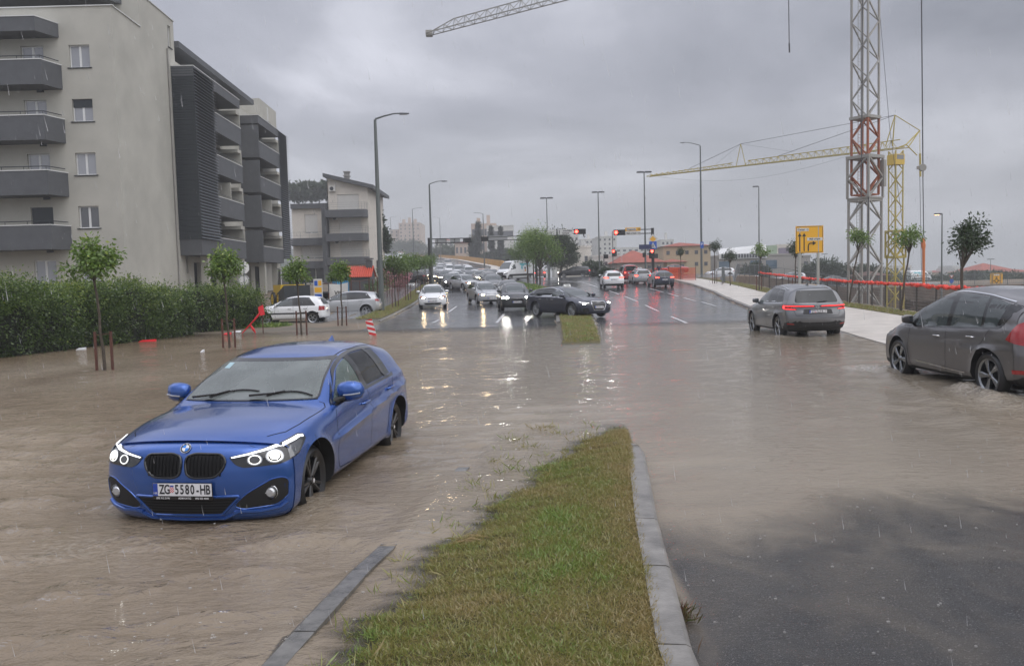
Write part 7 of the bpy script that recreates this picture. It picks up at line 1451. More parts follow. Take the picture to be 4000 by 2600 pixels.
def hatch_hero():
 S=mk(4.28,1.765,1.42,2.69,.77,[(1.15,.955),(1.5,.92),(1.82,.865),(1.97,.82),(2.02,.795)],.92,.975,(.10,1.355),[(-1.3,1.392),(-.8,1.425),(-.3,1.42)],(-1.71,1.325),bot=[(-2.2,.28),(-1.6,.2),(1.4,.18),(2.0,.12)],nose=[(.10,2.00),(.17,2.075),(.30,2.10),(.45,2.115),(.60,2.105),(.70,2.08),(.795,2.02)],tail=[(.22,-2.02),(.36,-2.15),(.60,-2.165),(.86,-2.11),(.98,-2.03),(1.325,-1.71)],belt=[(-2.1,1.01),(-1.2,.975),(.2,.93),(.75,.91),(1.2,.865),(1.7,.80),(2.1,.72)],R=.318,NU=34,NL=14,dx=.035,tum=.31,led=.03,fl=.03,kf=.27,pf=2.6,kr=.34,hcrown=.05,crown=.045,swage=[(-1.9,.86,1.05,.60,.042),(-1.9,.30,1.0,.30,.016)],n=7.0,gap=.05,plan=[(-2.3,.85),(-1.6,.975),(0,.985),(1.0,.99),(1.6,.985),(2.2,.95)])
 B=Body(S)
 root=thing('car','bright blue hatchback with lit ring headlights standing hub deep in the brown flood','car')
 wsp=mirp(B.glassband(.86,.10,.10,(.0,.0)))
 wsin=mirp([(w-.004,z)for w,z in B.glassband(.81,.12,.10)])
 winL=[(.70,.24,-.13,-.20),(-.30,-.245,-.78,-1.00),(-1.07,-.87,-1.06,-1.24)]
 dlo=(.80,.32,-1.14,-1.34)
 glz=[B.win(*w,m=.112)for w in winL]
 def inpoly(p,P):
  c=False;j=len(P)-1
  for i in range(len(P)):
   if(P[i][1]>p[1])!=(P[j][1]>p[1])and p[0]<(P[j][0]-P[i][0])*(p[1]-P[i][1])/(P[j][1]-P[i][1])+P[i][0]:c=not c
   j=i
  return c
 holes=[lambda c,n:-.2<c.x<.95 and inpoly((c.y,c.z),wsin)and n.z>.3]
 sc_=lambda P,k:(lambda cx,cz:[(cx+(x-cx)*k,cz+(z-cz)*k)for x,z in P])(sum(p[0]for p in P)/len(P),sum(p[1]for p in P)/len(P))
 hp=[sc_(g,.93)for g in glz[:2]]
 for h_ in hp:holes.append(lambda c,n,h_=h_:abs(c.y)>.45 and abs(n.y)>.5 and inpoly((c.x,c.z),h_))
 me=body_mesh(B,None,holes);body=link('body',me,root)
 blue=wetpaint('blue_metallic_paint',(.028,.10,.37),.6,.22);paintslot(body,blue)
 SM='front'
 B.decal(rnd(wsin,.05,4),'front',.005,.06).build('windscreen',[WINDSCR],root,True,60)
 fr=MB();outer=rnd(wsp,.06,4);inner=rnd(sc_(wsin,.99),.06,4)
 def ring(outer,inner,mode,off,mb,side=1,n=120):
  def resamp(P):
   L=[0];
   for i in range(len(P)):L.append(L[-1]+(Vector(P[(i+1)%len(P)])-Vector(P[i])).length)
   out=[]
   for k in range(n):
    d=L[-1]*k/n;i=max(j for j in range(len(P))if L[j]<=d+1e-9);t=(d-L[i])/max(1e-9,L[i+1]-L[i]);out.append(Vector(P[i]).lerp(Vector(P[(i+1)%len(P)]),t))
   return out
  ctr=Vector((sum(p[0]for p in outer)/len(outer),sum(p[1]for p in outer)/len(outer)))
  A=resamp(outer);vs=[]
  I=resamp(inner)
  asp=(max(p.x for p in A)-min(p.x for p in A))/(max(p.y for p in A)-min(p.y for p in A))
  key=lambda p:math.atan2((p.y-ctr.y)*asp,p.x-ctr.x)
  I.sort(key=key);A.sort(key=key)
  for a,b in zip(A,I):
   for t in(0,.5,1):
    q=a.lerp(b,t);h,nn,d=B.cast(mode,q.x,q.y,side);vs.append(h+nn*off)
  fs=[]
  for k in range(n):
   for j in range(2):fs.append((3*k+j,3*((k+1)%n)+j,3*((k+1)%n)+j+1,3*k+j+1))
  mb.add(vs,fs)
 ring(outer,inner,'front',.0065,fr);fr.build('windscreen_seal',[GLOSSBLK],root,True,60)
 for sd in(1,-1):
  m=MB();ring(B.win(*dlo,m=.075,bm_=-.012,rc=.08,n=8),B.win(*dlo,m=.10,bm_=.014,rc=.07,n=8),'side',.0075,m,sd);
  pil=lambda x0,x1,x2,x3:B.decal([(x0,B.belt(x0)+.01),(x1,B.belt(x1)+.01),(x2,B.topline(x2,.10)),(x3,B.topline(x3,.10))],'side',.008,.06,sd,mb=m)
  pil(-.185,-.315,-.26,-.115);pil(-.99,-1.075,-.865,-.77)
  pil(.80,.74,.50,.52)
  m.build('window_frame',[GLOSSBLK],root,True,60)
  for k,g in enumerate(glz):B.decal(sc_(g,1.03),'side',.004,.06,sd).build('window',[SIDEGL if k==0 else(TINTGL if k==1 else GLASSD)],root,True,60)
  s_=MB()
  for pl in([(.74,.90),(.80,.80),(.83,.60),(.80,.40),(.74,.30)],[(-.25,.93),(-.27,.60),(-.27,.29)],[(-1.30,.98),(-1.18,.86),(-1.02,.72),(-.93,.52),(-.92,.40),(-.88,.29)],[(.74,.30),(.0,.275),(-.88,.29)]):
   B.seam(rnd(pl+[pl[-1]],0)[:-1]if 0 else pl,'side',.006,.0025,sd,mb=s_)
  s_.build('door_gap',[SEAM],root)
  for x in(-.07,-1.05):
   z=B.belt(x)-.125;h,nn,d=B.cast('side',x,z,sd);m=MB()
   m.tube([(h.x+.10,h.y+sd*.002,z-.004),(h.x+.085,h.y+sd*.030,z),(h.x,h.y+sd*.036,z+.003),(h.x-.085,h.y+sd*.030,z+.005),(h.x-.10,h.y+sd*.002,z+.005)],[.010,.014,.015,.014,.010],8)
   m.build('door_handle',[blue],root,True)
   B.decal(circ(x+.02,z,.05,.024),'side',.003,.03,sd).build('handle_shade',[mat('blue_shade',(.008,.03,.14),.5)],root)  # flat oval in darker blue: shade of the handle hollow, painted on
  mm=link('wing_mirror',mirror_mesh(sd),root);h,nn,d=B.cast('side',.60,.93,sd);mm.location=(.52,h.y-sd*.02,1.02);mm.rotation_euler=(0,0,-sd*rad(8));mm.scale=(1.15,1.12,1.28);paintslot(mm,blue)
  f=MB();f.tube([(.66,h.y-sd*.03,.925),(.61,h.y+sd*.0,.945),(.58,h.y+sd*.06,.96)],[.035,.026,.02],8);f.build('mirror_foot',[PLASTIC],root,True)
  rp_=MB();rp_.tube([(.604,h.y+sd*.05,.985),(.60,h.y+sd*.13,.99),(.565,h.y+sd*.21,1.0)],.008,6);rp_.build('mirror_repeater',[LAMPCLEAR],mm).matrix_parent_inverse=Matrix.Identity(4)
  rp2=[o for o in mm.children][0];rp2.data.transform(Matrix.LocRotScale(mm.location,mm.rotation_euler,mm.scale).inverted())
 g=MB()
 B.seam([(-.56,.745),(-.47,.772),(-.24,.787),(0,.79),(.24,.787),(.47,.772),(.56,.745)],'front',.0035,.001,mb=g)
 for sd in(1,-1):B.seam([(1.80,sd*.60),(1.65,sd*.70),(1.45,sd*.745),(1.15,sd*.765),(.88,sd*.775),(.83,sd*.745),(.84,sd*.70)],'top',.007,.002,mb=g)
 g.build('bonnet_gap',[SEAM],root)
 for sd in(1,-1):B.seam([(66,.745),(67,.66),(69,.60)],'cyl',.006,.002,sd,(1.0,0)).build('wing_gap',[SEAM],root)
 for sd in(1,-1):
  P=rnd([(sd*y,z)for y,z in[(.020,.615),(.032,.545),(.09,.522),(.27,.526),(.338,.59),(.356,.66),(.315,.706),(.10,.715),(.035,.695),(.020,.66)]],.035,3)
  k=link('grille',B.decal(P,'front',.004,.04).mesh('grille',[mat('grille_dark',(.004,.004,.005),.7)]),root)
  f=MB();tubeon(B,P,'front',.011,.006,mb=f,seg=8)
  f.build('grille_frame',[GLOSSBLK],k,True)
  b=MB()
  for i in range(9):
   y=sd*(.06+i*.0315);b.tube([tuple(B.cast('front',y,z)[0]+Vector((o_,0,0)))for z,o_ in((.535,.004),(.585,.012),(.665,.016),(.698,.008))],.0065,6)
  b.build('grille_bar',[mat('satin_black',(.005,.005,.006),.6,spec=.2)],k,True)
 h,nn,d=B.cast('front',0,.752);rot=nn.to_track_quat('Z','Y').to_matrix().to_4x4();M=Matrix.Translation(h+nn*.006)@rot
 bd=MB();r0,r1=.046,.031
 ringp=lambda r,z:[(r*math.cos(2*math.pi*i/32),r*math.sin(2*math.pi*i/32),z)for i in range(32)]
 bd.add([M@Vector(p)for p in ringp(r0,.0)]+[M@Vector(p)for p in ringp(r0,.003)],[tuple(range(32,64))]+[(i,(i+1)%32,32+(i+1)%32,32+i)for i in range(32)],0)
 bd.add([M@Vector(p)for p in ringp(r0-.0025,.0036)],[tuple(range(32))],1)
 for q in range(4):
  pts=[(0,0,.0042)]+[(r1*math.cos(rad(q*90+i*15)),r1*math.sin(rad(q*90+i*15)),.0042)for i in range(7)]
  bd.add([M@Vector(p)for p in pts],[tuple(range(8))],3 if q%2 else 2)
 for i,chh in enumerate('BMW'):
  a=rad(90+(1-i)*42);T=M@Matrix.Translation((.0385*math.cos(a),.0385*math.sin(a),.0044))@Matrix.Rotation(a-math.pi/2,4,'Z');add_txt(bd,chh,.012,T,2,bold=.0005)
 bd.build('badge',[CHROME,GLOSSBLK,PLATEW,mat('badge_blue',(.02,.2,.65),.3)],root)
 for sd in(1,-1):
  c=(1.15,.0);m=MB()
  P=rnd([(22.5,.682),(25.5,.618),(29,.592),(44,.600),(56,.655),(64.5,.745),(64,.785),(60,.795),(44,.750),(31,.708)],.9,2)
  B.decal(P,'cyl',.006,.035,sd,c,m,0)
  k=m.build('headlight',[mat('lamp_dark',(.02,.021,.023),.1,.2,coat=1)],root,True,60)
  D=[(23.6,.680),(31,.702),(44,.742),(59.5,.784),(63,.778),(62.6,.760),(60,.766),(56,.754),(44,.726),(31,.689),(24.2,.672)]
  B.decal(D,'cyl',.0105,.035,sd,c).build('daylight_strip',[LAMPDIM],k)
  B.decal([(49,.635),(55,.665),(61,.735),(59,.75),(53,.735),(49,.72)],'cyl',.0085,.035,sd,c).build('reflector',[mat('lamp_grey',(.16,.165,.17),.15,.7,1)],k)
  for(u,z,ru,rz_,on)in((34.0,.650,2.7,.035,0),(42.6,.664,3.2,.041,1)):
   B.decal(circ(u,z,ru*1.22,rz_*1.22,20),'cyl',.0115,.03,sd,c).build('reflector',[LAMPCLEAR],k);rg=MB();oc=circ(u,z,ru,rz_,28,0,360);ic=circ(u,z,ru*.88,rz_*.88,28,0,360);vs=[]
   for a,b in zip(oc,ic):
    for q in(a,b):hh,n2,dd=B.cast('cyl',q[0],q[1],sd,c);vs.append(hh+n2*.013)
   rg.add(vs,[(2*i,2*((i+1)%28),2*((i+1)%28)+1,2*i+1)for i in range(28)]);rg.build('light_ring',[mat('ring_lit',(1,1,1),.3,emit=(1,.98,.88),es=1.5)],k)
   B.decal(circ(u,z,ru*.88,rz_*.88,20),'cyl',.0125,.02,sd,c).build('lens',[mat('lens_smoke',(.10,.10,.10),.1,.5,1)],k)
   if on:B.decal(circ(u,z+.004,ru*.62,rz_*.62,16),'cyl',.015,.02,sd,c).build('bulb',[mat('low_beam_lit',(1,1,1),.3,emit=(1,.96,.86),es=14)],k)
  I=rnd([(sd*y,z)for y,z in[(.41,.272),(.47,.245),(.72,.262),(.805,.33),(.815,.46),(.78,.492),(.70,.485),(.52,.385),(.43,.31)]],.03,3)
  k2=B.decal(I,'front',.003,.05).build('side_intake',[mat('intake_dark',(.006,.006,.007),.6)],root,True,60)
  f=MB();tubeon(B,I,'front',.006,.001,mb=f);f.build('intake_lip',[blue],k2,True)
  h,nn,d=B.cast('front',sd*.685,.372);fg=MB();fg.lathe([(0,.022),(.03,.02),(.040,.010),(.045,.0),(.06,-.01)],24,'x',(h.x+.002,h.y,h.z),0);fg.box(h.x+.018,h.x+.026,h.y-.038,h.y+.038,h.z-.004,h.z+.003,0)
  fg.lathe([(.047,.004),(.053,.012),(.06,.004)],24,'x',(h.x,h.y,h.z),1);fg.build('fog_lamp',[LAMPCLEAR,GLOSSBLK],root,True)
  bl=MB();tubeon(B,[(sd*.40,.225),(sd*.46,.232),(sd*.60,.222),(sd*.74,.242),(sd*.82,.30)],'front',.017,.004,mb=bl,closed=False);bl.build('bumper_blade',[blue],root,True)
  T=[(128,.88),(146,.86),(152,.89),(150,.985),(140,1.0),(127,.975)]
  B.decal(T,'cyl',.006,.04,sd,(-1.25,0)).build('tail_light',[TAILRED],root,True,60)
 I=rnd(mirp([(.30,.205),(.46,.362)]),.025,3);k2=B.decal(I,'front',.003,.05).build('centre_intake',[mat('intake_dark',(.006,.006,.007),.6)],root,True,60)
 f=MB();tubeon(B,I,'front',.011,.003,mb=f);f.build('intake_lip',[blue],k2,True)
 f=MB()
 for i in range(5):z=.235+i*.024;B.seam([(-.31-i*.025,z),(.31+i*.025,z)],'front',.006,.007,mb=f,step=.05)
 f.build('intake_mesh',[mat('satin_black',(.012,.012,.013),.3)],k2)
 lp=MB();tubeon(B,[(-.46,.235),(-.32,.175),(0,.165),(.32,.175),(.46,.235)],'front',.014,.004,mb=lp,closed=False);lp.build('bumper_lip',[blue],root,True)
 place_plate(B,root,'ZG*5580-HB',.43,small=[('095 912 2190',-.17),('ADM KATIC',.02),('092 503 4040',.17)],off=.022)
 place_plate(B,root,'ZG*5580-HB',.80,rear=True)
 fn=MB();z0=B.top(-1.45)
 fn.add([(-1.30,0,z0+.002),(-1.36,.018,z0),(-1.52,.028,z0-.004),(-1.52,-.028,z0-.004),(-1.36,-.018,z0),(-1.40,0,z0+.03),(-1.50,.004,z0+.075),(-1.53,0,z0+.07),(-1.50,-.004,z0+.075)],[(0,1,5),(1,2,6,5),(2,7,6),(0,5,4),(4,5,8,3),(3,8,7),(2,3,7),(5,6,8)])
 fn.build('roof_aerial',[blue],root)
 g=MB()
 for sd in(1,-1):B.seam([(.06,sd*.545),(-.6,sd*.555),(-1.3,sd*.535),(-1.75,sd*.50)],'top',.010,.0015,mb=g)
 g.build('roof_gap',[SEAM],root)
 for(bx,by,tx,ty,)in((.86,.18,.80,.62),(.86,-.40,.79,.08)):
  w=MB();a=B.cast('top',bx+.03,by)[0];pts=[]
  for i in range(9):
   t=i/8;hh,nn,_=B.cast('top',bx+(tx-bx)*t-.05*math.sin(math.pi*t),by+(ty-by)*t);pts.append(hh+nn*.016)
  w.tube(pts,[.008]*9,6);
  pts2=[p+Vector((0,0,.008))for p in pts[:6]];w.tube([pts2[0]+Vector((.03,-.16,-.0))]+pts2[1:5:2],[.012,.010,.008],6)
  w.build('wiper',[GLOSSBLK],root,True)
 c=MB();c.box(-1.4,.85,-.66,.66,.22,.30);c.box(.40,.84,-.66,.66,.55,.86);c.box(.34,.5,-.66,.66,.78,.90);c.box(-1.5,-1.3,-.62,.62,.3,1.0)
 for sd in(1,-1):c.box(-1.3,.8,sd*.66-.02,sd*.66+.02,.3,.90)
 c.build('cabin',[CABIN],root)
 c=MB();c.prism([(-1.2,-.42),(-.15,-.42),(-.15,.42),(-1.2,.42)],1.29,1.30);c.build('headlining',[CABINL],root)
 for sd in(1,-1):
  for x in(-.25,-1.05):
   s_=MB();s_.box(x-.1,x+.35,sd*.36-.23,sd*.36+.23,.42,.56);k=len(s_.v);s_.box(-.06,.06,-.22,.22,0,.56);s_.xf(Matrix.Translation((x-.12,sd*.36,.52))@Matrix.Rotation(rad(-14),4,'Y'),k)
   k=len(s_.v);s_.box(-.05,.05,-.13,.13,.58,.76);s_.xf(Matrix.Translation((x-.12,sd*.36,.52))@Matrix.Rotation(rad(-14),4,'Y'),k);s_.build('seat',[CABIN],root)
 st=MB();st.lathe([(.17,0),(.185,.012),(.19,0),(.185,-.012),(.17,0)],28,'x');st.box(-.01,.01,-.17,.17,-.02,.02);st.xf(Matrix.Translation((.30,.36,.86))@Matrix.Rotation(rad(22),4,'Y'));st.build('steering_wheel',[CABIN],root,True)
 m=MB();m.box(.14,.17,-.10,.10,1.15,1.22);m.box(.13,.17,-.04,.04,1.22,1.275);m.build('rear_view_mirror',[GLOSSBLK],root)
 tk=MB();hh=[B.cast('front',y,z)for y,z in((-.50,1.235),(-.43,1.235),(-.43,1.28),(-.50,1.28))];tk.add([h[0]+h[1]*.0065 for h in hh],[(0,1,2,3)]);tk.build('windscreen_sticker',[mat('sticker',(.35,.5,.55),.5)],root)
 ty,ri=wheel_meshes(.318,.215,5,'twin',BLKALLOY,BLACKWELL,rimr=.245)
 wheels(B,root,.318,.215,ty,ri,B.ax,steer=rad(1),inset=.045)
 for w in[o for o in root.children if o.name.startswith('wheel')]:
  b_=MB();b_.lathe([(0,0),(.018,0)],12,'y',(0,.098,0),0);b_.lathe([(.018,.0),(.026,.0)],12,'y',(0,.0985,0),1);b_.build('hub_badge',[PLATEW,CHROME],w)
 return root,B
HERO_POSE=((-2.45,8.76,-.175),rad(-97.7))
hero,HB=hatch_hero();place(hero,*HERO_POSE)
M_=Matrix.Translation(HERO_POSE[0])@Matrix.Rotation(HERO_POSE[1],4,'Z')
dp=M_@Vector((-.22,.36,.0))
drv=person('driver in a pale shirt behind the steering wheel of the blue car',dict(pelvis=(0,0,.60),belly=(-.03,0,.72),chest=(-.07,0,.90),neck=(-.09,0,1.08),head=(-.05,0,1.18),crown=(-.05,0,1.265),shL=(-.07,.18,1.0),elL=(.16,.24,.82),haL=(.40,.15,.93),fiL=(.47,.12,.95),shR=(-.07,-.18,1.0),elR=(.16,-.22,.80),haR=(.42,-.14,.90),fiR=(.48,-.12,.92),hiL=(.06,.10,.60),knL=(.42,.12,.68),anL=(.72,.12,.40),toL=(.84,.12,.36),hiR=(.06,-.10,.60),knR=(.42,-.12,.68),anR=(.74,-.10,.38),toR=(.84,-.10,.36)),dp,HERO_POSE[1],SHIRTW)
def lights(root,head=None,tail=None):
 """head: None off / 'cold' / 'warm'; tail: None / 'on' / 'brake'"""
 for ch in root.children:
  n=ch.name.split('.')[0]
  if n=='headlight':
   mt={None:LAMPCLEAR,'cold':LAMPON,'warm':LAMPWARM}[head]
   ch.material_slots[2].link='OBJECT';ch.material_slots[2].material=mt
  if n=='tail_light':
   mt={None:TAILRED,'on':TAILON,'brake':BRAKEON}[tail];ch.material_slots[1].link='OBJECT';ch.material_slots[1].material=mt
def carrier():
 S=mk(4.63,1.865,1.69,2.80,.93,[(1.55,1.08),(1.95,.98),(2.18,.86)],1.32,1.14,(.42,1.58),[(-1.75,1.54),(-1.0,1.65),(-.3,1.695),(.05,1.68)],(-2.05,1.42),R=.358,n=7.5,tum=.25,dx=.045,NU=32,led=.03,gap=.045,fl=.03,tail=[(.24,-2.08),(.40,-2.26),(.70,-2.30),(.95,-2.24),(1.05,-2.21),(1.40,-2.05)],belt=[(-2.2,1.10),(-1.3,1.06),(.0,1.00),(1.0,.98),(1.4,.97),(2.2,.84)],kf=.42,kr=.30,allpale=1,swage=[(-2.0,.80,-.6,.72,.03),(-1.6,.36,1.2,.34,.02)],clad=dict(z=[(-2.3,.44),(-1.7,.30),(1.6,.30),(2.3,.3)],arch=.0),ws=(1.24,.46),win=[(1.22,.86,.74,.92),(.84,.64,-.10,-.16),(-.28,-.26,-1.05,-1.12),(-1.20,-1.12,-1.62,-1.50)],dlo=(1.28,.92,-1.86,-1.62),chrome=0,tm=.115,mir=(.98,1.08),handles=[.02,-.95],hz=.13,chandle=1,seams=[[(.98,.95),(1.0,.60),(.92,.28)],[(-.22,1.0),(-.26,.70),(-.24,.28)],[(-1.40,1.06),(-1.25,.85),(-1.02,.70),(-.98,.5),(-.95,.28)],[(.92,.28),(-.95,.26)]],rw=[(.62,1.04),(.60,1.12),(.54,1.34)],prz=.80,pz=.45,hl=dict(c=(1.3,0),poly=[(24,.72),(30,.66),(52,.72),(66,.88),(60,.93),(40,.84)],parts=[(circ(42,.76,4,.045),2,.012),(circ(50,.79,4,.045),2,.012)]),tl=dict(c=(-1.45,0),poly=[(122,.88),(112,.93),(116,1.02),(122,1.16),(128,1.20),(134,1.12),(140,.98),(150,.90),(150,.85),(130,.85)],parts=[([(116,.925),(146,.900),(146,.915),(117,.945)],1,.012),([(124,.96),(136,.95),(130,1.10),(126,1.12)],1,.011),([(133,.93),(146,.91),(142,.97),(136,1.0)],2,.0115)]),wheel=(5,'blade',mat('machined_alloy',(.27,.28,.29),.22,.9),GLOSSBLK),ww=.20)
 root,B=generic(S,'dark grey people carrier cut by the right edge, throwing a bow wave','car',plate='ST*482-KL')
 p=wetpaint('dark_grey_metallic',(.125,.12,.122),.5,.3);setpaint(root,p)
 for sd in(1,-1):
  m=MB();B.seam([(.70,.385),(-.80,.34)],'side',.018,.010,sd,mb=m);m.build('chrome_strip',[CHROME],root)
  m=MB();top=[(1.24-.0*i,0)for i in range(0)];pts=[(1.25,B.belt(1.25)+.05)]+[(1.25-(2.9)*i/20,min(B.topline(1.25-2.9*i/20,.082),9))for i in range(3,21)];B.seam(pts,'side',.022,.010,sd,mb=m);m.build('roof_trim',[CHROME],root)
  B.decal([(-2.12,.44),(-1.95,.44),(-1.95,.50),(-2.18,.50)],'side',.006,.04,sd).build('reflector',[TAILRED],root)
 return root,B
sc_,SB=carrier();lights(sc_);place(sc_,(8.11,13.87,-.10),rad(91.0))
def greysuv():
 S=mk(4.51,1.85,1.66,2.667,.88,[(1.4,1.08),(1.85,1.0),(2.06,.90)],1.0,1.12,(.18,1.57),[(-1.5,1.60),(-.9,1.65),(-.25,1.655)],(-1.95,1.53),R=.36,n=7,tum=.27,dx=.05,NU=30,led=.03,fl=.035,gap=.045,tail=[(.26,-2.05),(.36,-2.20),(.62,-2.29),(.80,-2.27),(.92,-2.22),(1.06,-2.22),(1.12,-2.18),(1.53,-1.95)],belt=[(-2.2,1.13),(-1.2,1.09),(.6,1.03),(1.2,.99),(2.2,.88)],kr=.22,bot=[(-2.3,.34),(-1.6,.24),(1.5,.23),(2.3,.24)],clad=dict(z=[(-2.3,.56),(-2.0,.54),(-1.75,.36),(1.7,.34),(2.1,.42)],arch=.075),swage=[(-2.0,.86,-.5,.80,.03)],ws=(.95,.22),win=[(.82,.36,-.16,-.22),(-.30,-.26,-.92,-1.02),(-1.12,-1.02,-1.28,-1.52)],dlo=(.90,.42,-1.38,-1.66),chrome=1,tm=.13,mir=(.72,1.10),handles=[-.06,-1.0],hz=.12,seams=[[(.74,1.0),(.80,.66),(.72,.36)],[(-.26,1.06),(-.28,.36)],[(-1.2,1.06),(-1.0,.80),(-.94,.60)]],rail=(-1.6,.1),rw=[(.60,1.11),(.63,1.16),(.53,1.47)],pz=.52,prz=.845,hl=dict(c=(1.2,0),poly=[(22,.80),(28,.74),(50,.78),(58,.88),(50,.92),(30,.86)],parts=[(circ(38,.82,4,.04),2,.012)]),tl=dict(c=(-1.3,0),poly=[(118,.97),(122,.93),(136,.905),(146,.905),(146,.945),(136,.965),(138,.99),(175.5,.985),(175.5,1.025),(140,1.045),(120,1.05),(116,1.02)],parts=[([(121,.965),(124,.935),(144,.915),(144,.922),(127,.944),(127,1.018),(173,1.008),(173,1.016),(121,1.035)],1,.012)]),decals=[('rear_bumper',rnd(mirp([(.62,.27),(.80,.34),(.84,.54),(.60,.52)]),.03),'rear',PLASTIC,.006),('plate_recess',rnd(mirp([(.44,.78),(.40,.92)]),.03),'rear',mat('recess_grey',(.02,.02,.022),.5),.004)],wheel=(5,'twin',mat('machined_alloy',(.27,.28,.29),.22,.9),GLOSSBLK),ww=.20)
 root,B=generic(S,'mid grey sport utility car with thin red light bars, wading beside the right kerb','car',plate='ST*7659-J');p=wetpaint('mid_grey_metallic',(.15,.155,.165),.5,.3);setpaint(root,p)
 h,nn,d=B.cast('rear',0,.985);m=MB();T=lambda y,z:(h.x-.012,y,h.z+z);m.add([T(0,.07),T(.05,0),T(0,-.07),T(-.05,0),T(0,.045),T(.03,0),T(0,-.045),T(-.03,0)],[(0,4,5,1),(1,5,6,2),(2,6,7,3),(3,7,4,0)]);m.build('badge',[CHROME],root)
 m=MB();m.tube([B.cast('rear',0,1.13)[0]+Vector((-.03,0,0)),B.cast('rear',-.28,1.155)[0]+Vector((-.03,0,0))],.012,5);m.build('rear_wiper',[GLOSSBLK],root)
 m=MB();z0=B.top(-1.3);m.add([(-1.15,0,z0),(-1.3,.03,z0-.01),(-1.42,.03,z0-.012),(-1.42,-.03,z0-.012),(-1.3,-.03,z0-.01),(-1.40,0,z0+.075)],[(0,1,5),(1,2,5),(2,3,5),(3,4,5),(4,0,5)]);m.build('roof_aerial',[GLOSSBLK],root)
 m=MB();B.seam([(-.66,1.10),(-.70,.97),(-.66,.86),(-.62,.74),(.62,.74),(.66,.86),(.70,.97),(.66,1.10)],'rear',.008,.003,mb=m);m.build('tailgate_gap',[SEAM],root)
 for sd in(1,-1):B.decal([(sd*.66,.47),(sd*.84,.49),(sd*.84,.525),(sd*.68,.505)],'rear',.012,.05).build('reflector',[TAILRED],root);m=MB();
 B.decal(rnd(mirp([(.40,.44),(.46,.50)]),.02),'rear',.010,.06).build('skid_plate',[mat('recess_grey',(.02,.02,.022),.5)],root)
 return root,B
su_,UB=greysuv();place(su_,(8.96,26.24,-.11),rad(89.9))
PT=dict(white=wetpaint('white_paint',(.80,.81,.82)),silver=wetpaint('silver_paint',(.46,.47,.48),.5),grey=wetpaint('grey_paint',(.13,.135,.14),.5),dark=wetpaint('charcoal_paint',(.030,.031,.035),.4),black=wetpaint('black_paint',(.008,.009,.013),.2),navy=wetpaint('navy_paint',(.010,.014,.035),.3),red=wetpaint('red_paint',(.36,.015,.02),.2),pink=wetpaint('pale_pink_paint',(.58,.40,.38)),orange=wetpaint('orange_paint',(.55,.22,.07)),pearl=wetpaint('warm_silver_paint',(.36,.35,.33),.5),plum=wetpaint('plum_paint',(.05,.04,.065),.4))
PROTO={}
def car(kind,x,y,yaw,paint,label,plate=None,head=None,tail=None,group='cars queueing down from the viaduct',z=None,wheel=None,pitch=None,cat='car'):
 if kind not in PROTO:
  S=dict(SP[kind]);S['dx']=.08;S['NU']=20;S['NL']=8
  if kind in PROTO_OPT:S.update(PROTO_OPT[kind])
  root,B=generic(S,label,cat,group,plate=plate or 'ST*482-AK');PROTO[kind]=root;S['B']=B
 else:
  root=dup(PROTO[kind])
  if plate:
   for ch in root.children:
    if ch.name.startswith('number_plate'):ch.data=plate_mesh(plate)
 root['label']=label;root['category']=cat
 if group:root['group']=group
 elif 'group' in root:del root['group']
 setpaint(root,PT[paint]);lights(root,head,tail)
 c,s=math.cos(rad(yaw)),math.sin(rad(yaw));d=1.3
 zf,zr=gz(x+c*d,y+s*d),gz(x-c*d,y-s*d)
 if z is None:z=(zf+zr)/2+.012
 root.location=(x,y,z);root.rotation_euler=(0,-math.atan2(zf-zr,2*d)if pitch is None else pitch,rad(yaw));return root
PROTO_OPT={}
X_of=lambda u,v,Y:at(u,v,Y).x
car('hatch',X_of(1692,1210,53.2),53.2,-85,'white','white hatchback leading the left lane with glowing headlights','ST*1651-AB','warm',group=None)
car('wagon',X_of(1893,1200,56.3),56.3,-76,'silver','silver estate car with roof rails and chrome barred grille behind the flood edge','MB*180-EP','warm',group=None)
car('suv',X_of(2010,1210,47.3),47.3,-86,'dark','charcoal crossover with twin grilles and both headlamps lit, tight behind the black taxi','ST*8195-AH','cold',group=None)
SP['taxi']=dict(SP['wagon']);SP['taxi'].update(mk(4.94,1.885,1.46,2.93,.92,[(1.6,.92),(2.1,.83),(2.26,.76)],1.05,1.0,(.2,1.38),[(-1.6,1.41),(-.9,1.455),(-.3,1.46)],(-2.15,1.33)))
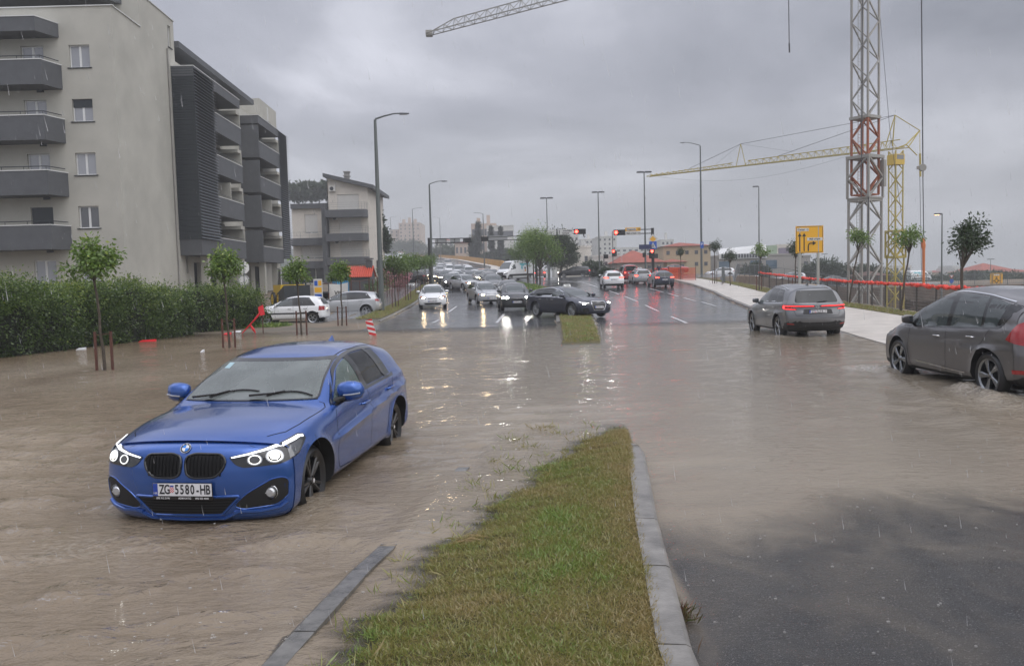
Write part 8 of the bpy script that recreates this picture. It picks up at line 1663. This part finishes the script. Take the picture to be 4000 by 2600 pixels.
SP['taxi'].update(dict(tail=[(.22,-2.36),(.36,-2.50),(.62,-2.52),(.90,-2.46),(1.0,-2.42),(1.33,-2.15)],belt=[(-2.4,1.0),(-1.0,.97),(.6,.94),(1.2,.88),(2.3,.74)],R=.352,fl=.03,chrome=1,kf=.32,ws=(1.0,.25),win=[(.88,.42,-.16,-.20),(-.28,-.25,-1.02,-1.12),(-1.22,-1.12,-1.62,-1.95)],dlo=(.96,.46,-1.76,-2.1),mir=(.78,1.0),handles=[-.04,-1.05],rail=(-1.85,.1),dx=.06,NU=26,led=.03,hl=dict(c=(1.35,0),poly=[(26,.66),(30,.60),(50,.64),(58,.74),(54,.76),(40,.73),(26,.715)],parts=[([(28,.695),(40,.705),(54,.745),(55,.735),(41,.69),(29,.68)],3,.012),(circ(40,.665,4,.022),2,.0125)]),tl=dict(c=(-1.6,0),poly=[(126,.84),(170,.84),(170,.90),(126,.92)],parts=[([(130,.86),(168,.86),(168,.875),(130,.88)],1,.01)]),decals=[('grille',rnd([(-.40,.60),(-.36,.75),(.36,.75),(.40,.60),(.28,.36),(-.28,.36)],.03),'front',GLOSSBLK,.008),('side_intake',[(.50,.30),(.78,.34),(.78,.46),(.60,.46)],'front',GLOSSBLK,.008),('side_intake',[(-.50,.30),(-.78,.34),(-.78,.46),(-.60,.46)],'front',GLOSSBLK,.008)],slats=(.30,.42,.70,6,mat('slat_dark',(.05,.05,.055),.3,.5)),wheel=(10,'single',mat('grey_alloy',(.30,.31,.32),.3,.8),GLOSSBLK),pz=.50,topseams=[[(2.2,-.5),(2.2,0),(2.2,.5)],[(1.05,.74),(1.6,.76),(2.18,.5)],[(1.05,-.74),(1.6,-.76),(2.18,-.5)]]))
yw=rad(-58);pm=at(2161,1242,38.8);tc_=Vector((pm.x,38.8,0))+Vector((.85,.53,0))*.90
txr,TB=generic(SP['taxi'],'black estate taxi mounting the median across the road, chrome framed grille','taxi',None,'ST*2221-AT');setpaint(txr,PT['navy']);lights(txr,'cold');place(txr,(tc_.x,tc_.y,.07),yw)
m=MB();tubeon(TB,rnd([(-.40,.60),(-.36,.75),(.36,.75),(.40,.60),(.28,.36),(-.28,.36)],.03),'front',.014,.01,mb=m);m.build('grille_frame',[CHROME],txr,True)
m=MB()
for i in range(4):
 h,nn,d=TB.cast('front',(i-1.5)*.055,.69);k=len(m.v);m.lathe([(.030,-.004),(.036,0),(.030,.004)],16,'x',(h.x+.02,h.y,h.z))
m.build('badge',[CHROME],txr)
def taxisign(root,B,x=-.1):
 z=B.top(x);m=MB();m.add([(x-.07,-.20,z),(x+.07,-.20,z),(x+.07,.20,z),(x-.07,.20,z),(x-.03,-.17,z+.12),(x+.03,-.17,z+.12),(x+.03,.17,z+.12),(x-.03,.17,z+.12)],[(0,1,5,4),(1,2,6,5),(2,3,7,6),(3,0,4,7),(4,5,6,7)]);s=m.build('taxi_sign',[TAXIW],root)
 for q in(1,-1):
  t=MB();add_txt(t,'TAXI',.10,Matrix.Translation((x+q*.055,0,z+.06))@Matrix.Rotation(q*math.pi/2,4,'Z')@Matrix.Rotation(math.pi/2-.3,4,'X'),0,bold=.003);t.build('lettering',[SIGB],s)
taxisign(txr,TB)
GW='cars waiting at the lights'
car('suv',X_of(2388,1110,73.5),73.5,90,'white','white crossover stopped at the lights, rearmost in its lane','ST*988-LT',None,'brake',GW)
c_=car('hatch',X_of(2579,1110,73),73,91,'navy','dark blue hatchback stopped at the lights next to the right kerb','ST*305-TR',None,'brake',GW)
c_=car('wagon',X_of(2498,1100,81),81,91,'silver','silver estate taxi stopped at the lights beside the dark hatchback','ST*771-VI',None,'brake',GW,cat='taxi');taxisign(c_,SP['wagon'].get('B')or Body(SP['wagon']))
car('minivan',X_of(2452,1090,88),88,92,'red','red van-like car at the lights between white crossover and silver taxi','ST*119-FD',None,'brake',GW)
car('wagon',X_of(2241,1068,117),117,173,'black','black estate car crossing the junction from right to left',None,'cold','on',None)
car('small',X_of(2112,1066,124),124,84,'pink','pale pink small car driving away behind the island trees',None,None,'brake',None)
vn=car('van',X_of(2008,1080,106),106,-131,'white','white delivery van with turquoise print turning behind the junction island',None,None,None,None,cat='van')
VB=Body(SP['van'])
for nm,poly,mt in(('turquoise_print',[(-.2,1.9),(-.1,2.12),(-2.2,2.12),(-1.6,1.75),(-1.2,1.95),(-.7,1.7)],mat('turquoise_print',(.12,.48,.55),.4)),('blue_blot',circ(-.45,1.55,.18,.22),mat('turquoise_print',(0,0,0))),('cup_print',[(-.9,1.05),(-.95,1.35),(-1.25,1.35),(-1.2,1.05)],mat('print_orange',(.6,.3,.08),.5)),('lid_print',circ(-1.08,1.5,.16,.14),SIGB)):
 for sd in(1,-1):VB.decal(poly,'side',.012,.2,sd).build(nm,[mt],vn)
for sd in(1,-1):
 m=MB();
 for i in range(9):xx=-1.35-i*.10;VB.seam([(xx,1.62+.1*math.sin(i*2.3)),(xx-.06,1.80+.06*math.sin(i*3.7))],'side',.035,.013,sd,mb=m)
 VB.seam([(-1.5,1.42),(-2.0,1.42)],'side',.03,.013,sd,mb=m);m.build('brush_lettering',[SIGB],vn)
 VB.decal([(-2.6,.52),(2.0,.52),(2.0,.78),(-2.6,.78)],'side',.008,.25,sd).build('side_moulding',[PLASTIC],vn)
car('small',X_of(1147,1262,41.6),41.6,178,'white','old white hatchback with black side strip parked on the gravel shore','ST*224-HG',group=None,z=-.02,pitch=0)
pc=PROTO['small']
SB_=Body(SP['small'])
for rt_ in[o for o in COL.objects if o.get('label','').startswith('old white hatchback')]:
 for sd in(1,-1):SB_.decal([(-1.5,.50),(1.5,.50),(1.5,.57),(-1.5,.57)],'side',.008,.2,sd).build('rubbing_strip',[PLASTIC],rt_)
car('hatch',X_of(1352,1235,47.8),47.8,181,'silver','silver hatchback with five spoke alloys parked behind the old white one','ST*556-RE',group=None,z=.03,pitch=0)
car('suv',X_of(1596,1095,90),90,172,'black','black car nosing out behind the pink oleander',None,group=None)
GF='cars on the street behind the construction fence'
car('suv',X_of(2812,1062,122),122,176,'white','white sport utility car parked behind the fence before the commercial building',None,group=GF,z=gz(X_of(2812,1062,122),122)-.35,pitch=0)
car('sedan',X_of(2940,1066,118),118,178,'white','white saloon behind the fence, right of the parked utility car',None,group=GF,z=gz(X_of(2940,1066,118),118)-.9,pitch=0)
car('hatch',X_of(3085,1080,112),112,178,'silver','silver roof of a car behind the netting left of the lane sign posts',None,group=GF,pitch=0)
car('sedan',X_of(3245,1090,110),110,178,'dark','dark saloon behind the fence between lane sign and white crane',None,group=GF,pitch=0)
car('van',X_of(3590,1095,190),190,10,'white','small looking far white van between the cranes and the hook',None,group=None,cat='van',z=at(3590,1098,190).z,pitch=0)
car('sedan',X_of(2625,1040,120),120,178,'red','red car behind the orange wrapped frame',None,group=GF)
Q=[('sedan',1985,60,-86,'grey',None,'dark silver saloon with both wipers raised behind the charcoal crossover'),('hatch',1925,75,-88,'grey',None,'mid grey hatchback above the bonnet of the silver estate'),('hatch',1914,81,-86,'dark',None,'dark hatchback half hidden behind the mid grey one'),('hatch',1907,88,-86,'pearl',None,'pale silver hatchback in front of the white delivery van nose'),('hatch',1815,77,-62,'silver','warm','silver three door style hatchback slanting between the lanes behind the estate'),('sedan',1759,82,-83,'dark','warm','charcoal saloon with one lit lamp behind the leading white hatchback'),('hatch',1772,89,-85,'white',None,'white hatchback roof just behind the charcoal saloon'),('suv',1783,98,-86,'white',None,'tall white off roader with roof rails in the middle of the queue'),('suv',1741,97,-84,'black','warm','black off roader left of the tall white one'),('sedan',1727,109,-82,'plum','warm','brownish dark saloon with bright lamps at the left kerb'),('hatch',1706,113,-80,'grey','warm','grey hatchback with warm lamps right beside the lamp post'),('sedan',1831,101,-85,'plum','warm','plum dark saloon with a glaring lamp in the centre of the queue'),('hatch',1877,97,-84,'pearl','warm','warm silver hatchback with lit lamps in front of the grey saloons'),('hatch',1853,105,-85,'white',None,'small white hatchback squeezed behind the warm silver one'),('minivan',1830,127,-84,'white',None,'white minivan in the centre lane behind the plum saloon'),('minivan',1790,132,-83,'silver',None,'silver minivan left of the white one'),('minivan',1756,136,-81,'white',None,'white minivan furthest left of the three in a row'),('minivan',1748,168,-78,'pearl',None,'pale minivan high up beside the start of the parapet'),('hatch',1723,152,-78,'white',None,'white hatchback on the climb below the pale minivan'),('wagon',1721,139,-79,'silver',None,'silver estate roof on the climb at the left side'),('hatch',1822,142,-82,'white',None,'white hatchback behind the white centre lane minivan'),('sedan',1757,119,-83,'pearl',None,'pale saloon roof behind the tall white off roader'),('sedan',1863,126,-84,'dark',None,'dark saloon behind the small white hatchback, right side of queue'),('hatch',1882,121,-84,'orange',None,'only orange car in the queue'),('sedan',1900,116,-85,'grey',None,'grey saloon right beside the orange car'),('sedan',1924,111,-86,'grey',None,'grey saloon closest to the delivery van'),('hatch',1801,113,-84,'dark',None,'dark hatchback right behind the tall white off roader'),('sedan',1676,126,-76,'dark','warm','dark saloon with lit lamps between the verge trees'),('hatch',1655,138,-74,'grey','warm','grey hatchback with lit lamps above the pink oleander'),('hatch',1690,148,-76,'silver',None,'silver hatchback on the climb behind the gantry post'),('suv',1700,176,-76,'grey',None,'grey off roader on the climb left of the parapet start'),('sedan',1668,172,-74,'white','cold','white saloon with lamps on above the verge tree crowns'),('hatch',1640,182,-73,'dark','warm','dark hatchback with lamps on at the left side of the climb'),('wagon',1640,243,-74,'pearl',None,'pale estate alone near the top right of the viaduct'),('suv',1598,232,-74,'white',None,'white off roader high on the viaduct left of the pale estate'),('van',1566,250,-75,'white',None,'white van high on the viaduct under the far tower block'),('hatch',1618,205,-73,'silver','cold','silver hatchback with lamps on below the high white off roader'),('sedan',1585,215,-72,'grey','cold','grey saloon with lamps on below the high white van'),('van',1566,330,-76,'orange',None,'orange roofed van near the crest of the viaduct'),('hatch',1541,262,-74,'dark','cold','dark hatchback with lamps on left of the high white van'),('sedan',1552,290,-74,'silver','cold','silver saloon with lamps on near the crest'),('hatch',1530,300,-74,'grey','cold','grey hatchback with lamps on below the crest at the left kerb'),('suv',1523,340,-75,'white','cold','white off roader with lamps on at the crest'),('hatch',1540,360,-75,'dark','cold','dark hatchback with lamps on at the crest'),('minivan',1578,350,-76,'silver',None,'silver minivan at the crest right of the orange roofed van'),('hatch',1592,300,-75,'white',None,'white hatchback below the crest under the tower block corner'),('hatch',1555,400,-76,'white','cold','farthest white hatchback at the crest')]
for kind,u,Y,yw_,p,hd_,lab in Q:
 x=X_of(u,1050,Y);car(kind,x,Y,yw_,p,lab,None,hd_,cat='van' if kind=='van' else 'car')
def small(name,label,cat,mb,m,loc=(0,0,0),rz=0,group=None):o=mb.build(name,m);o.location=loc;o.rotation_euler=(0,0,rz);return tag(o,label,cat,group)
p=onz(1458,1312,-.02);o=thing('barrier_board','tilted red and white striped barrier board standing in the flood behind the blue car','barrier',p);o.rotation_euler=(rad(-6),rad(-14),rad(8))
b=MB();hB,wB=.62,.25;b.box(-wB/2,wB/2,-.02,.02,-.2,hB);b.build('board',[mat('reflective_white',(.65,.65,.65),.35)],o);b=MB()
for i in range(4):
 z0=-.05+i*.2;zz=[(-wB/2,z0+.14),(wB/2,z0),(wB/2,z0+.11),(-wB/2,z0+.25)];b.add([(x,-.024,min(hB,z))for x,z in zz],[(0,1,2,3)])
b.build('red_stripes',[REDS],o)
p=gp(985,1300);o=thing('torn_red_netting','torn red plastic netting draped on a stake at the end of the bush','netting',(p.x,p.y-.2,0));REDP=mat('red_plastic',(.70,.02,.03),.4)
b=MB();b.add([(.35,0,1.05),(.55,.03,1.15),(.62,.0,.75),(.45,-.05,.70),(.38,-.02,.85)],[(0,1,2,3,4)]);b.tube([(.42,0,.8),(.2,-.03,.55),(-.1,0,.25),(-.35,0,0)],[.05,.035,.03,.02],5);b.tube([(.0,0,.35),(.12,-.02,.15),(.2,0,0)],[.03,.06,.02],5);b.build('netting_strip',[REDP],o);b=MB();b.tube([(.5,.05,-.2),(.5,.05,1.25)],.02,6);b.build('stake',[STAKE],o)
for(u,v,w_,m_,lab,nm)in((577,1333,.62,REDP,'red plastic crate lid floating before the hedge','floating_scrap'),(316,1365,.28,PLATEW,'white plastic piece floating near the hedge','floating_scrap'),(790,1374,.08,PLATEW,'tiny white scrap floating right of the second young tree','floating_scrap'),(888,1305,.3,REDP,'red scrap floating at the foot of the bush','floating_scrap'),(925,1297,.35,PLATEW,'white foam scraps washed against the bush','floating_scrap')):
 p=onz(u,v,.01);b=MB();b.add([(-w_/2,-.06,0),(w_/2,-.09,.01),(w_/2*.9,.10,.07),(-w_/2*.8,.08,.05),(-w_/2,-.06,-.03),(w_/2,-.09,-.03),(w_/2*.9,.10,-.02),(-w_/2*.8,.08,-.02)],[(0,1,2,3),(7,6,5,4),(0,4,5,1),(1,5,6,2),(2,6,7,3),(3,7,4,0)]);small(nm,lab,'litter',b,[m_],p)
p=at(1130,1165,52);ld=thing('wheel_loader','yellow and dark wheeled dumper standing behind the white hatchback','construction vehicle',(p.x,52,gz(p.x,52)),rad(-60));YEL=mat('machine_yellow',(.60,.40,.02),.4)
b=MB();b.prism([(-.9,-.75),(.9,-.75),(1.2,0),(.9,.75),(-.9,.75)],.7,1.35);b.build('body',[YEL],ld);b=MB();b.add([(-.5,-.55,1.35),(.4,-.55,1.35),(.4,.55,1.35),(-.5,.55,1.35),(-.4,-.5,2.3),(.2,-.5,2.3),(.2,.5,2.3),(-.4,.5,2.3)],[(0,1,5,4),(1,2,6,5),(2,3,7,6),(3,0,4,7)]);b.build('cab_glass',[GLASSD],ld)
b=MB();[b.bar((x0,y0,1.35),(x1,y0*.9,2.3),.07)for(x0,x1)in((-.5,-.4),(.4,.2))for y0 in(-.55,.55)];b.box(-.5,.3,-.6,.6,2.3,2.4);b.build('cab_frame',[SIGNG],ld);b=MB();b.prism([(.9,-.9),(1.9,-.8),(1.9,.8),(.9,.9)],.35,[.9,1.3,1.3,.9]);b.build('skip',[GREYD],ld)
ty_,ri_=wheel_meshes(.45,.3,6,'single',YEL,GREYD)
for x in(-.7,.75):
 for s in(1,-1):w_=link('wheel',ty_,ld);w_.location=(x,s*.75,.45);w_.rotation_euler=(0,0,0 if s>0 else math.pi);link('rim',ri_,w_)
p=at(1332,1150,57);tl_=thing('portable_toilet','blue portable toilet with a white domed roof in the yard','toilet',(p.x,57,gz(p.x,57)),rad(10));b=MB();b.box(-.55,.55,-.55,.55,0,2.05);[b.box(-.5+i*.25,-.46+i*.25,-.57,-.55,.1,1.9)for i in range(5)];b.build('cabin',[mat('toilet_blue',(.03,.22,.42),.4)],tl_);b=MB();b.box(-.36,.36,-.585,-.56,.1,1.9);b.build('door',[mat('toilet_door',(.05,.28,.48),.4)],tl_);b=MB();b.add([(-.6,-.6,2.05),(.6,-.6,2.05),(.6,.6,2.05),(-.6,.6,2.05),(-.35,-.45,2.35),(.35,-.45,2.35),(.35,.45,2.35),(-.35,.45,2.35)],[(0,1,5,4),(1,2,6,5),(2,3,7,6),(3,0,4,7),(4,5,6,7)]);b.build('roof',[PLATEW],tl_)
fe=thing('rusty_fence','rusty bar fence around the yard between hut and footpath','fence',(0,0,0));P=[at(1372,1150,54),at(1442,1150,58),at(1475,1150,62),at(1512,1140,66),at(1560,1130,74),at(1590,1100,84)]
P=[Vector((q.x,q.y,gz(q.x,q.y)))for q in P]
for a,c in zip(P,P[1:]):
 n_=max(2,int((c-a).length/1.6))
 for i in range(n_+1):q=a+(c-a)*i/n_;b=MB();b.tube([(q.x,q.y,q.z-.3),(q.x+.03*math.sin(i*3+a.x),q.y,q.z+1.75+.12*math.sin(i*5))],.035,6);b.build('post',[STAKE],fe)
b=MB()
for a,c in zip(P,P[1:]):b.tube([a+Vector((0,0,1.65)),(a+c)/2+Vector((0,0,1.58)),c+Vector((0,0,1.65))],.022,5);b.tube([a+Vector((0,0,.8)),c+Vector((0,0,.7))],.018,5)
b.build('rail',[STAKE],fe)
p=at(1310,1155,50);b=MB();b.add([(0,0,1.55),(.6,.05,1.5),(1.15,0,1.6),(1.1,-.05,.3),(.55,-.1,.15),(-.02,0,.25)],[(0,5,4,1),(1,4,3,2)]);o=small('banner','slack white banner with dark lettering hung on the yard fence','banner',b,[mat('banner_white',(.60,.59,.56),.6)],(p.x-.35,50,gz(p.x,50)))
t=MB();add_txt(t,'VISO',.34,Matrix.Translation((.68,-.12,.95))@Matrix.Rotation(math.pi/2,4,'X')@Matrix.Rotation(rad(-6),4,'Z'),0,bold=.006);t.build('lettering',[SIGB],o)
p=at(1240,1155,49);b=MB();b.box(0,.52,-.02,.02,.45,1.85);o=small('notice_board','narrow white and blue notice board with small pictures left of the banner','sign',b,[mat('banner_white',(0,0,0))],(p.x-.2,49,gz(p.x,49)))
b=MB();b.box(.05,.47,-.03,-.021,.55,.95,0);b.box(.05,.47,-.03,-.021,1.05,1.35,1);b.box(.05,.24,-.03,-.021,1.45,1.75,0);b.box(.28,.47,-.03,-.021,1.45,1.75,1);b.build('pictures',[SIGBL,SIGNY],o)
for i,(u,w_,h_)in enumerate(((1258,.9,1.6),(1285,1.0,1.5))):
 p=at(u,1155,53);b=MB();b.box(-w_/2,w_/2,-.2,.2,.1,h_*.6);b.tube([(-w_/2,0,0),(-w_/2,0,h_),(w_/2,0,h_),(w_/2,0,0)],.045,6);small('rusty_skip',('rusty steel frame stored behind the notice board','dark rusty container stored behind the banner')[i],'container',b,[STAKE if i else GREYP],(p.x,53,gz(p.x,53)))
p=at(2565,1062,92);person('man in a dark blue shirt standing behind the waiting cars by the gantry',dict(haL=(.10,.20,.98),haR=(.1,-.2,.98),fiL=(.14,.16,1.0),fiR=(.14,-.16,1.0)),(p.x,90.5,gz(p.x,90.5)),rad(-95),SHIRTD)
p=at(1180,1110,60);person('worker in dark clothes standing in the yard in front of the cream building',dict(),(p.x,60,gz(p.x,60)),rad(-70),SHIRTD)
def splashes():
 rs=np.random.RandomState(3);m=MB()
 for i in range(800):
  Y_=3.6+22*rs.rand()**1.6;X_=rs.uniform(-.62,.62)*Y_;r=rs.uniform(.004,.009)
  if gz(X_,Y_)>-.004 or rs.rand()<.15:continue
  zz=.004;k=7;vs=[]
  for q,(rr,hz_)in enumerate(((r,0),(r*1.15,r*.55),(r*1.3,r*.7))):
   for j in range(k):a=6.283*j/k;vs.append((X_+rr*math.cos(a),Y_+rr*math.sin(a),zz+hz_*(1+.5*(j%2))))
  m.add(vs,[(q*k+j,q*k+(j+1)%k,(q+1)*k+(j+1)%k,(q+1)*k+j)for q in range(2)for j in range(k)])
  if rs.rand()<.5:m.sphere((X_,Y_,zz+rs.uniform(.015,.05)),r*.32,5,4)
 o=m.build('rain_splashes',[mat('splash_water',(.5,.49,.47),.15,spec=1,alpha=.5)],None,True,60);o['kind']='stuff'
splashes()
def rain():
 rs=np.random.RandomState(9);m=MB();n=0
 while n<2600:
  Y_=2.5+26*rs.rand()**.9;X_=rs.uniform(-.66,.66)*Y_;Z_=rs.uniform(.05,1.9+.42*Y_);l=rs.uniform(.025,.07);n+=1;r=.0011+.00006*Y_
  dx,dy=-.16+rs.normal()*.04,rs.normal()*.05;m.add([(X_-r,Y_,Z_),(X_+r,Y_,Z_),(X_+dx*l,Y_+dy*l,Z_+l),(X_,Y_+r*2,Z_-r)],[(0,1,2),(1,3,2),(3,0,2)])
 o=m.build('rain',[mat('rain_drop',(.8,.8,.82),.1,spec=1,alpha=.38)]);o['kind']='stuff'
rain()
hb_=MB();hb_.box(-900,900,-40,580,-14,54);hz_o=hb_.build('haze',[bpy.data.materials.new('rain_haze')]);hz_o['kind']='stuff'
hm=hz_o.data.materials[0];hm.use_nodes=True;t=hm.node_tree;t.nodes.clear();o=t.nodes.new('ShaderNodeOutputMaterial');v=t.nodes.new('ShaderNodeVolumePrincipled')
v.inputs['Color'].default_value=(.95,.96,.98,1);v.inputs['Density'].default_value=.00105;v.inputs['Anisotropy'].default_value=.0;t.links.new(v.outputs[0],o.inputs['Volume'])
